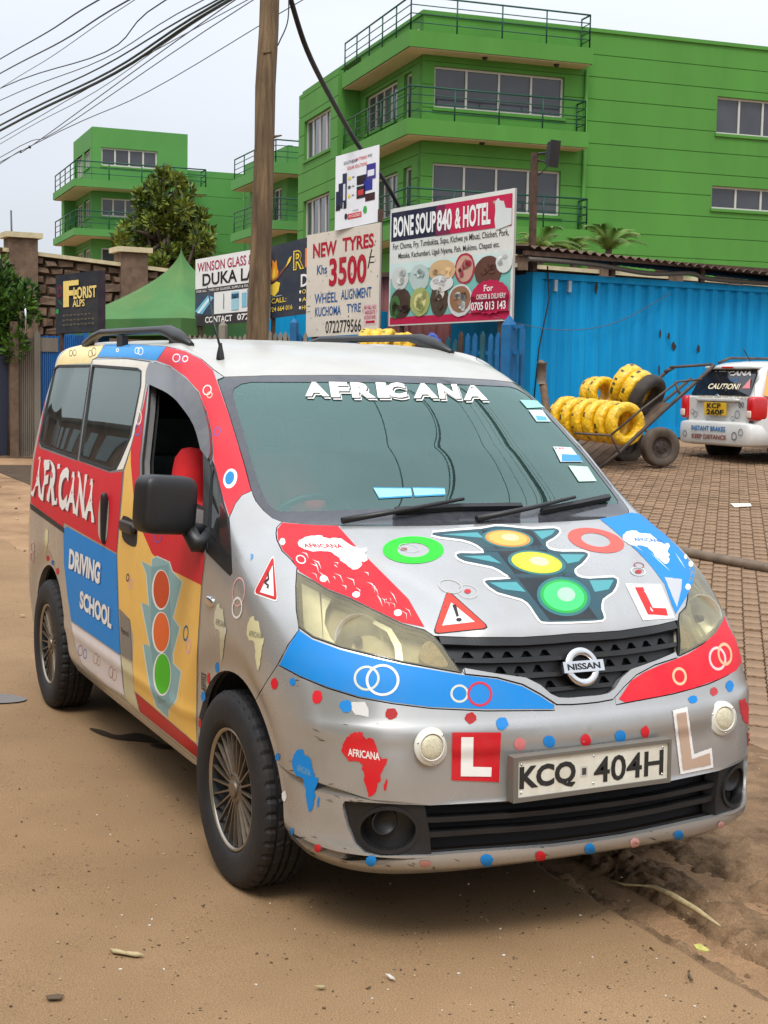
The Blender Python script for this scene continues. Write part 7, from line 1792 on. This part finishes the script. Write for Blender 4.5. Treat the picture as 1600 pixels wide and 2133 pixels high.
A2 = (RH * .66 - FH * .62 - Vector((0, 0, .42))).normalized(); b2 = at(1348, 826, 19.9)
for k, lab in enumerate(('bare black tyre leaning on the cart', 'yellow-wrapped tyre leaning behind the bare black tyre', 'second yellow-wrapped tyre behind the bare black tyre')):
    tyre('loose_tyre' if k == 0 else 'wrapped_tyre', b2 - A2 * (.185 * k), A2, .315 if k == 0 else .30, .185, TYB if k == 0 else WRAP, lab, k > 0)
# handcart
CART = empty('handcart', tuple(on_ground(1375, 972))); tag(CART, 'two-wheeled steel handcart loaded with yellow-wrapped tyres', 'cart')
CST = pmat('cart_steel', (.075, .066, .060), .6, .4, var=.3, vscale=9, dirt=.5, dirtcol=(.13, .085, .05)); CWD = pmat('cart_boards', (.13, .085, .055), .9, 0, var=.3)
wc = at(1375, 931, 19.5); wax = (-RH * .55 * 0 + E_ax * .0 + (RH * .30 - FH * .95)).normalized()
def cart_wheel(c):
    M = frame(c, wax.orthogonal(), wax.cross(wax.orthogonal()), wax); w = empty('wheel', tuple(c)); w.parent = CART; w.matrix_parent_inverse = CART.matrix_basis.inverted()
    inv = Matrix.Translation(-Vector(c)); M2 = inv @ M
    MB().lathe([(.15, -.06), (.19, -.08), (.235, -.085), (.262, -.07), (.27, -.03), (.27, .03), (.262, .07), (.235, .085), (.19, .08), (.15, .06)], 40, M2).build('tyre', pmat('cart_tyre', (.085, .064, .046), .85, 0, var=.3, vscale=8), w)
    MB().lathe([(.152, .055), (.145, .06), (.135, .03), (.09, .02), (.06, .035), (.03, .04), (.001, .04)], 28, M2).build('rim', pmat('cart_rim', (.05, .032, .026), .6, .3, var=.4, vscale=20), w)
    for q in range(6): MB().lathe([(.010, .035), (.010, .045), (.001, .046)], 8, M2 @ Matrix.Rotation(q * 1.047, 4, 'Z') @ Matrix.Translation((.062, 0, 0))).build('lug_nut', CST, w)
cart_wheel(wc); cart_wheel(wc - wax * 1.0)
dd = -wax * .95
def rail(pts, d, r=.03, nm='rail'): MB().tube([at(x, y, d) for x, y in pts], r, 6).build(nm, CST, CART)
rail([(1250, 974), (1290, 942), (1380, 858), (1470, 778), (1488, 760)], 18.9, .026); rail([(1238, 955), (1276, 925), (1390, 830), (1425, 790), (1392, 766)][0:3] + [(1440, 788)], 19.9, .022)
rail([(1165, 935), (1215, 905), (1320, 835), (1396, 768)], 20.3, .028); rail([(1273, 906), (1340, 850), (1412, 795), (1462, 790)], 18.7, .016, 'stay'); rail([(1196, 902), (1273, 907), (1291, 945)], 18.7, .017, 'stay'); rail([(1395, 765), (1484, 759)], 19.8, .022, 'handle'); rail([(1405, 795), (1420, 828)], 19.5, .02, 'stay'); rail([(1385, 775), (1404, 765)], 20.2, .03, 'stay')
rail([(1375, 931), (1345, 895)], 19.6, .028, 'axle_arm')
a_, b_, c_, d_ = at(1252, 966, 19.6), at(1402, 840, 19.6), at(1330, 834, 20.6), at(1178, 936, 20.6)
for k in range(5):
    f0, f1_ = k / 5 + .01, (k + 1) / 5 - .01; p = [a_.lerp(d_, f0), b_.lerp(c_, f0), b_.lerp(c_, f1_), a_.lerp(d_, f1_)]; V = p + [v - Vector((0, 0, .03)) for v in p]; MB().add(V, [(0, 1, 2, 3), (7, 6, 5, 4), (0, 4, 5, 1), (1, 5, 6, 2), (2, 6, 7, 3), (3, 7, 4, 0)]).build('board', CWD, CART)
# yellow tyres and blue bag behind the van roof
for k, lab in enumerate(('left yellow-wrapped tyre peeping over the van roof', 'middle yellow-wrapped tyre peeping over the van roof', 'right yellow-wrapped tyre peeping over the van roof')):
    tyre('wrapped_tyre', at(765 + 22 * k, 724, 20.5) + Vector((0, 0, 0)), (RH * .9 - FH * .3), .27, .16, WRAP, lab)
q = at(842, 716, 20.0); lump('yellow_bag', q, (.34, .3, .28), 'crumpled yellow wrapping lying behind the van roof', 'bag', WRAP, 3, .5)
q = at(900, 722, 20.0); lump('blue_bag', q, (.34, .3, .36), 'crumpled dark blue plastic bag behind the van roof', 'bag', pmat('blue_plastic', srgb(18, 50, 130), .3, 0, var=.4, vscale=9, bump=.9, bscale=14), 9, .5)
TB = MB(); tb = at(830, 760, 20.3); TB.box((tb.x - 1.0, tb.y - .6, tb.z - .4), (tb.x + 1.0, tb.y + .6, tb.z - .0)).build('tyre_rack', RUST); tag(bpy.data.objects['tyre_rack'], 'low rusty rack under the tyres behind the van', 'rack')
# estate car at the right edge
WCAR = pmat('white_car_paint', (.62, .62, .59), .3, 0, var=.03, dirt=.25, dirtcol=(.35, .3, .24), coat=.5); OCAR = pmat('orange_car_paint', srgb(232, 160, 70), .35, 0, coat=.4); CGL = pmat('car_glass', (.012, .014, .02), .05, 0, spec=.7); TAIL = pmat('tail_lamp', srgb(190, 20, 24), .15, 0, coat=.6)
th = math.radians(66); cw = (RH * math.cos(th) - FH * math.sin(th)); cl = (RH * math.sin(th) + FH * math.cos(th))
c0 = at(1413, 890, 21.4); c0.z = gz(c0) - .09
CARR = empty('estate_car', tuple(c0)); tag(CARR, 'white and orange driving school estate car parked by the blue container', 'car')
CM = Matrix(((cw.x, cl.x, 0, c0.x), (cw.y, cl.y, 0, c0.y), (0, 0, 1, c0.z), (0, 0, 0, 1)))      # x across the tail, y forwards, z up
WDT = 1.68
sec = [  # y, half widths at heights: list of (x inset, z)
 (0.00, [(.10, .28), (.03, .40), (.0, .60), (.02, .68)]), ]
def car_ring(y, zb_, zt_, ins_b, ins_t, zs=None):
    """rounded cross-section of the car at y"""
    pts = []
    hw_ = WDT / 2
    ctrl = [(hw_ - .12 - ins_b, zb_), (hw_ - .01 - ins_b, zb_ + .10), (hw_ - ins_b, .55), (hw_ - .01 - ins_b, .80), (hw_ - .05 - ins_b, .93), (hw_ - ins_t + (.10 if zt_ > 1.2 else .02), min(zt_ - .1, 1.22) if zt_ > 1.2 else zt_ - .03), (hw_ - ins_t, zt_ - .04), (hw_ - ins_t - .12, zt_), (0, zt_ + .02)]
    r = crom(ctrl, 3, False)
    return [CM @ Vector((WDT / 2 + x, y, z)) for x, z in r] + [CM @ Vector((WDT / 2 - x, y, z)) for x, z in r[-2::-1]]
rings = [car_ring(.10, .30, .95, .06, .12), car_ring(.14, .27, 1.02, .02, .12), car_ring(.20, .26, 1.16, .0, .20), car_ring(.34, .26, 1.40, 0, .24), (car_ring(.55, .26, 1.46, 0, .24)), car_ring(1.6, .24, 1.49, 0, .22), car_ring(2.5, .24, 1.46, 0, .23), car_ring(3.2, .24, 1.02, 0, .2), car_ring(4.1, .26, .78, .06, .2), car_ring(4.3, .3, .65, .12, .25)]
n = len(rings[0]); V = [p for r in rings for p in r]; F = [(i * n + j, i * n + j + 1, (i + 1) * n + j + 1, (i + 1) * n + j) for i in range(len(rings) - 1) for j in range(n - 1)] + [tuple(range(n))]
fm = []
for i in range(len(rings) - 1):
    for j in range(n - 1): fm.append(1 if i >= 2 and 5 <= j <= n - 7 and False else 0)
mbc = MB().add(V, F, 0, True); body = mbc.build('body', WCAR, CARR)
def cbox(a, b, mat, nm, par=CARR, e=.3):
    c = [(a[k] + b[k]) / 2 for k in range(3)]; s = [abs(b[k] - a[k]) for k in range(3)]; V, F = superbox((0, 0, 0), s, e, None, 20); return MB().add([CM @ (v + Vector(c)) for v in V], F, 0, True).build(nm, mat, par)
bump = cbox((-.01, -.02, .27), (WDT + .01, .42, .62), WCAR, 'rear_bumper', e=.25)
tg = MB().add([CM @ Vector(p) for p in ((.14, .085, .60), (WDT - .14, .085, .60), (WDT - .14, .075, .95), (.14, .075, .95), (.14, .12, 1.0), (WDT - .14, .12, 1.0))], [(0, 1, 2, 3), (3, 2, 5, 4)]); tg = tg.build('tailgate', WCAR, CARR)
mesh('rear_window', [CM @ Vector(p) for p in ((.16, .088, .985), (WDT - .16, .088, .985), (WDT - .20, .25, 1.30), (WDT - .28, .30, 1.355), (.28, .30, 1.355), (.20, .25, 1.30))], [(0, 1, 2, 3, 4, 5)], CGL, CARR)
cbox((.25, .22, 1.36), (WDT - .25, .42, 1.41), WCAR, 'spoiler'); cbox((WDT * .42, .205, 1.372), (WDT * .58, .23, 1.398), TAIL, 'brake_lamp')
for s in (0, 1):
    x0, x1 = (-.005, .15) if s == 0 else (WDT - .15, WDT + .005)
    cbox((x0, .02, .64), (x1, .30, .98), TAIL, 'tail_lamp', e=.35); cbox((x0 + .03, .005, .68), (x1 - .03, .06, .78), pmat('reverse_lamp', (.7, .55, .45), .2), 'reverse_lamp')
cbox((.35, .03, .90), (WDT - .35, .09, .945), WCAR, 'tailgate_grip')
pq = [CM @ Vector(p) for p in ((.58, .03, .70), (1.10, .03, .70), (1.10, .02, .885), (.58, .02, .885))]
YP = pmat('yellow_plate', srgb(226, 180, 30), .5); pl = mesh('number_plate', pq, [(0, 1, 2, 3)], YP, CARR)
CR = lambda x, z, y=.0: CM @ Vector((x, y, z))
def ctext(t, x0, z0, x1, z1, y, col, bold=.02, tilt=0.):
    v, f, a = text2d(t, bold); o = mesh('lettering', [CM @ Vector((x0 + q[0] * (x1 - x0), y + tilt * (z0 + q[1] * (z1 - z0) - z0), z0 + q[1] * (z1 - z0))) for q in v], f, VINYL, CARR); colour(o, [col] * len(f))
ctext('KCP', .66, .80, .98, .875, .012, INK, .03); ctext('260F', .64, .71, 1.04, .785, .020, INK, .03)
ctext('AFRICANA', .42, 1.27, 1.34, 1.335, .243, WHT, .04, .55); ctext('DRIVING SCHOOL', .42, 1.185, 1.12, 1.235, .195, srgb(40, 100, 150), .02, .55); ctext('CAUTION!', .50, 1.075, 1.22, 1.155, .125, CREAM, .02, .55)
ctext('UNDER INSTRUCTIONS', .36, .945, WDT - .16, .985, .070, srgb(176, 160, 130), .02); ctext('80', 1.32, .82, 1.44, .90, .06, INK, .01); ctext('INSTANT BRAKES', .36, .475, 1.16, .545, -.028, srgb(20, 110, 170), .03); ctext('KEEP DISTANCE', .38, .36, 1.18, .425, -.028, srgb(130, 60, 50), .03)
mesh('warning_sticker', [CR(1.28, 1.09, .14), CR(1.46, 1.09, .14), CR(1.37, 1.23, .21)], [(0, 1, 2)], VINYL, CARR); colour(CARR.children[-1], [srgb(214, 130, 130)])
for x, z, r in ((1.30, .72, .06), (1.20, .66, .04), (.25, .74, .04), (.33, .70, .05), (1.36, .42, .06), (1.50, .48, .05), (.20, .42, .05)):
    a = np.linspace(0, 2 * math.pi, 16, endpoint=False); yy = .06 if z > .62 else -.026
    o = mesh('ring_sticker', [CR(x + r * math.cos(t), z + r * math.sin(t), yy) for t in a] + [CR(x + r * .75 * math.cos(t), z + r * .75 * math.sin(t), yy) for t in a], [(k, (k + 1) % 16, 16 + (k + 1) % 16, 16 + k) for k in range(16)], VINYL, CARR); colour(o, [srgb(96, 100, 110)] * 16)
MB().lathe([(.045, 0), (.05, .008), (.04, .008)], 20, CM @ Matrix.Translation((WDT / 2, .055, 1.0 - .045)) @ Matrix.Rotation(math.pi / 2, 4, 'X')).build('badge', CHROME, CARR)
# orange flank and side glass
sd = [(.40, .62), (.31, .66), (.31, .98), (.24, 1.0), (.40, 1.36), (2.4, 1.40), (3.0, .98), (4.0, .80), (4.0, .42), (.42, .45)]
Y0 = lambda z: WDT + .006 - (0 if z < .9 else (z - .9) * .42)
mesh('side_panel', [CM @ Vector((Y0(z), y, z)) for y, z in sd], [tuple(range(len(sd)))], OCAR, CARR)
mesh('side_window', [CM @ Vector((Y0(z) + .006, y, z)) for y, z in ((.72, 1.0), (.78, 1.30), (1.5, 1.33), (1.5, 1.0))], [(0, 1, 2, 3)], CGL, CARR)
for s in (0.12, WDT - .12):
    for y in (.75, 3.35):
        M = CM @ Matrix.Translation((s, y, .31)) @ Matrix.Rotation(math.pi / 2, 4, 'Y'); MB().lathe([(.17, -.09), (.28, -.10), (.31, -.06), (.31, .06), (.28, .10), (.17, .09), (.16, .05), (.001, .05)], 30, M).build('wheel', TYRE, CARR)
for s in (.25, WDT - .25): MB().tube([CM @ Vector(p) for p in ((s, .50, 1.46), (s, .70, 1.535), (s, 2.0, 1.55), (s, 2.3, 1.48))], .022, 6).build('roof_rail', CST, CARR)
MB().tube([CR(WDT * .5, 1.48, .62), CR(WDT * .5, 1.66, .48)], .008, 5).build('aerial', BLACK, CARR); cbox((WDT * .55, 1.5, 1.50), (WDT * 1.05, 1.8, 1.80), pmat('roof_sign', srgb(206, 200, 60), .5), 'roof_sign', e=.2)
MB().tube([CR(.95, 1.0, .085), CR(.98, 1.06, .10), CR(.88, 1.10, .13)], .014, 5).build('rear_wiper', BLACK, CARR)

# ---------------------------------------------------------------- vegetation
def leaf_mat(name, c1, c2):
    return pmat(name, c1, .55, 0, col2=c2, vscale=1.3, spec=.35)
LF1 = leaf_mat('leaf_green', (.07, .12, .012), (.20, .23, .025)); LF2 = leaf_mat('leaf_dark', (.012, .035, .012), (.04, .075, .018)); LFV = leaf_mat('vine_leaf', (.05, .12, .015), (.11, .21, .025)); LFP = leaf_mat('palm_leaf', (.05, .11, .012), (.16, .24, .03)); BARK = pmat('bark', (.07, .048, .03), .95, 0, var=.3, vscale=8)
def leaves(blobs, n, size, rnd, aspect=.42, up=.35):
    V = []; F = []
    tot = sum(b[1] ** 3 for b in blobs) if len(blobs[0]) == 2 else sum(b[1] * b[2] * b[3] for b in blobs)
    for b in blobs:
        r3 = (b[1], b[1], b[1]) if len(b) == 2 else b[1:4]
        m = int(n * (r3[0] * r3[1] * r3[2]) / tot)
        for _ in range(m):
            d = Vector((rnd.gauss(0, 1), rnd.gauss(0, 1), rnd.gauss(0, 1))).normalized(); k = rnd.random() ** .33
            if rnd.random() < .5: k = .8 + .25 * rnd.random()
            p = Vector(b[0]) + Vector((d.x * r3[0], d.y * r3[1], d.z * r3[2])) * k
            t = (d + Vector((rnd.uniform(-.7, .7), rnd.uniform(-.7, .7), rnd.uniform(-.3, .7) + up))).normalized(); s_ = t.cross(Vector((rnd.uniform(-1, 1), rnd.uniform(-1, 1), rnd.uniform(-1, 1)))).normalized()
            L2 = size * rnd.uniform(.6, 1.3); w = L2 * aspect; o = len(V)
            V += [p, p + t * L2 * .45 + s_ * w * .5, p + t * L2, p + t * L2 * .45 - s_ * w * .5]; F.append((o, o + 1, o + 2, o + 3))
    return V, F
def tree(name, base, trunk_top, blobs, n, size, mats, label, cat='tree', seed=1, tr=.16):
    root = empty(name, tuple(base)); tag(root, label, cat); r = random.Random(seed)
    tb = MB(); tb.tube([base, base.lerp(trunk_top, .5) + Vector((.05, 0, 0)), trunk_top], [tr, tr * .75, tr * .4], 8)
    for b in blobs[::2]: s_ = base.lerp(trunk_top, r.uniform(.35, .9)); tb.tube([s_, s_.lerp(Vector(b[0]), .6) + Vector((0, 0, .1)), Vector(b[0])], [tr * .4, tr * .25, tr * .08], 6)
    tb.build('trunk', BARK, root)
    for k, m_ in enumerate(mats):
        V, F = leaves(blobs, n // len(mats), size, r); o = mesh('crown', V, F, m_, root)
    return root
bp = lambda px_, py_, d, *r: (at(px_, py_, d),) + tuple(v / 3000 * d for v in r)
tb0 = at(345, 640, 40.0); tb0.z = .5
rt = random.Random(12); clumps = []
sil = [(350, 362, 16), (352, 385, 40), (345, 405, 56), (350, 428, 72), (345, 452, 82), (348, 475, 90), (345, 500, 94), (350, 525, 94), (350, 550, 86)]
for cy_, (cx_, yy, hw_) in enumerate(sil):
    for _ in range(5 + cy_):
        o_ = rt.uniform(-1, 1); clumps.append(bp(cx_ + o_ * hw_, yy + rt.uniform(-10, 12) + abs(o_) * 10, 40 + rt.uniform(-1, 1), rt.uniform(9, 17), rt.uniform(9, 15), rt.uniform(10, 18)))
clumps += [bp(350, 470, 40.6, 40, 30, 60), bp(350, 520, 40.6, 60, 30, 40)]
tree('broadleaf_tree', tb0, at(350, 400, 40), clumps, 19000, .19, (LF1, LF1, LF1, LF2), 'bushy yellow-green tree in front of the distant green building', seed=3, tr=.2)
vb = at(20, 860, 26.0); vb.z = .2
vine = tree('climbing_bush', vb, at(25, 700, 26), [bp(10, 600, 26.2, 30, 28, 34), bp(40, 640, 26, 34, 26, 34), bp(5, 680, 26, 36, 26, 40), bp(55, 612, 26.2, 22, 20, 24), bp(30, 720, 25.9, 30, 22, 30), bp(0, 560, 26.3, 18, 16, 24), bp(-20, 640, 26, 50, 40, 80), bp(68, 660, 26.2, 14, 12, 18)], 5200, .14, (LFV, LFV, LF2), 'leafy green creeper hanging over the left end of the fence', 'bush', 8, .05)
def palm(px_, py_, d, R_, n, label, seed):
    c = at(px_, py_, d); root = empty('palm_tree', (c.x, c.y, .6)); tag(root, label, 'palm'); r = random.Random(seed)
    MB().tube([(c.x, c.y, .6), c], [.12, .08], 8).build('trunk', BARK, root)
    for k in range(n):
        a = 2 * math.pi * k / n + r.uniform(-.3, .3); el = r.uniform(.5, 1.4); L2 = R_ * r.uniform(.8, 1.15); V = []; F = []
        pts = []
        for t in np.linspace(0, 1, 12): pts.append(c + Vector((math.cos(a) * math.cos(el) * L2 * t, math.sin(a) * math.cos(el) * L2 * t, math.sin(el) * L2 * t - .55 * L2 * t * t)))
        for i in range(1, 12):
            t = i / 11; dr_ = (pts[i] - pts[i - 1]).normalized(); sd_ = dr_.cross(Vector((0, 0, 1)))
            sd_ = sd_.normalized() if sd_.length > .01 else Vector((1, 0, 0))
            for s_ in (-1, 1):
                for h in (0, .5):
                    p = pts[i - 1].lerp(pts[i], h); ll = L2 * .30 * (1 - abs(t - .45)) * r.uniform(.85, 1.1); tip = p + (sd_ * s_ + dr_ * .9 - Vector((0, 0, .35))).normalized() * ll; o = len(V); w = dr_ * .018
                    V += [p - w, p + w, tip]; F.append((o, o + 1, o + 2))
        mesh('frond', V, F, LFP, root)
palm(1268, 520, 34, 1.35, 16, 'young palm rising behind the container beside the drainpipe', 2); palm(1125, 520, 33, 1.2, 14, 'palm fronds behind the floodlight post', 5); palm(1195, 540, 33, .9, 12, 'low palm fronds between the two larger palms', 8)
wr_ = random.Random(2); V = []; F = []
WD = MB()
for k in range(7):
    q = on_ground(4 + k * 6, 915 + wr_.uniform(0, 14)); V, F = leaves([(q + Vector((0, 0, .12)), .12)], 40, .12, wr_); WD.add(V, F)
o = WD.build('weeds', LF2); tag(o, 'low weeds at the foot of the left fence', 'weeds', kind='stuff')
# ---------------------------------------------------------------- the other side of the road (seen mirrored in the van's glass and paint)
TANW = pmat('tan_render', (.34, .25, .16), .9, 0, var=.12, vscale=.8); BRKW = pmat('red_brown_wall', (.20, .085, .055), .9, 0, var=.2, vscale=1.2); OLV = pmat('olive_wall', (.13, .17, .06), .9, 0, var=.12, vscale=.8); SHUT = pmat('shutter', (.10, .11, .12), .6, .2)
def shop(name, label, x0, x1, y0, y1, h, mat, nwin, floors=1, face='y'):
    root = empty(name, ((x0 + x1) / 2, (y0 + y1) / 2, 0)); tag(root, label, 'building')
    MB().box((x0, y0, -.1), (x1, y1, h)).build('wall', mat, root); MB().box((x0 - .4, y0 - .4, h + .003), (x1 + .4, y1 + .6, h + .25)).build('roof', RUST, root)
    for f in range(floors):
        for k in range(nwin):
            t0 = (k + .2) / nwin; t1 = (k + .75) / nwin; z0 = f * (h / floors) + .6; z1 = f * (h / floors) + .6 + min(1.7, h / floors - 1.0)
            if face == 'y': a, b = (x0 + (x1 - x0) * t0, y1 + .003, z0), (x0 + (x1 - x0) * t1, y1 + .06, z1)
            else: a, b = (x0 - .06, y0 + (y1 - y0) * t0, z0), (x0 - .003, y0 + (y1 - y0) * t1, z1)
            MB().box(a, b).build('window' if f else 'shutter', PANE if f else SHUT, root)
shop('shop_row', 'low red-brown shop row mirrored in the rear side window of the van', -34, -13, -15, -10, 4.2, BRKW, 7)
shop('corner_shop', 'tan shop across the road mirrored in the side of the van', -12, -1, -16, -10.5, 5.2, TANW, 4, 2)
shop('apartment_block', 'olive block across the road mirrored in the rear side window', 0.5, 15, -19, -11, 9.0, OLV, 5, 3)
shop('roadside_shop', 'tan roadside building behind the camera mirrored in the front of the van', 19, 25, -6, 9, 5.0, TANW, 5, 2, 'x')
shop('far_block', 'distant brown block down the road mirrored in the rear side window', -78, -40, -24, -11, 5.4, BRKW, 9, 2)
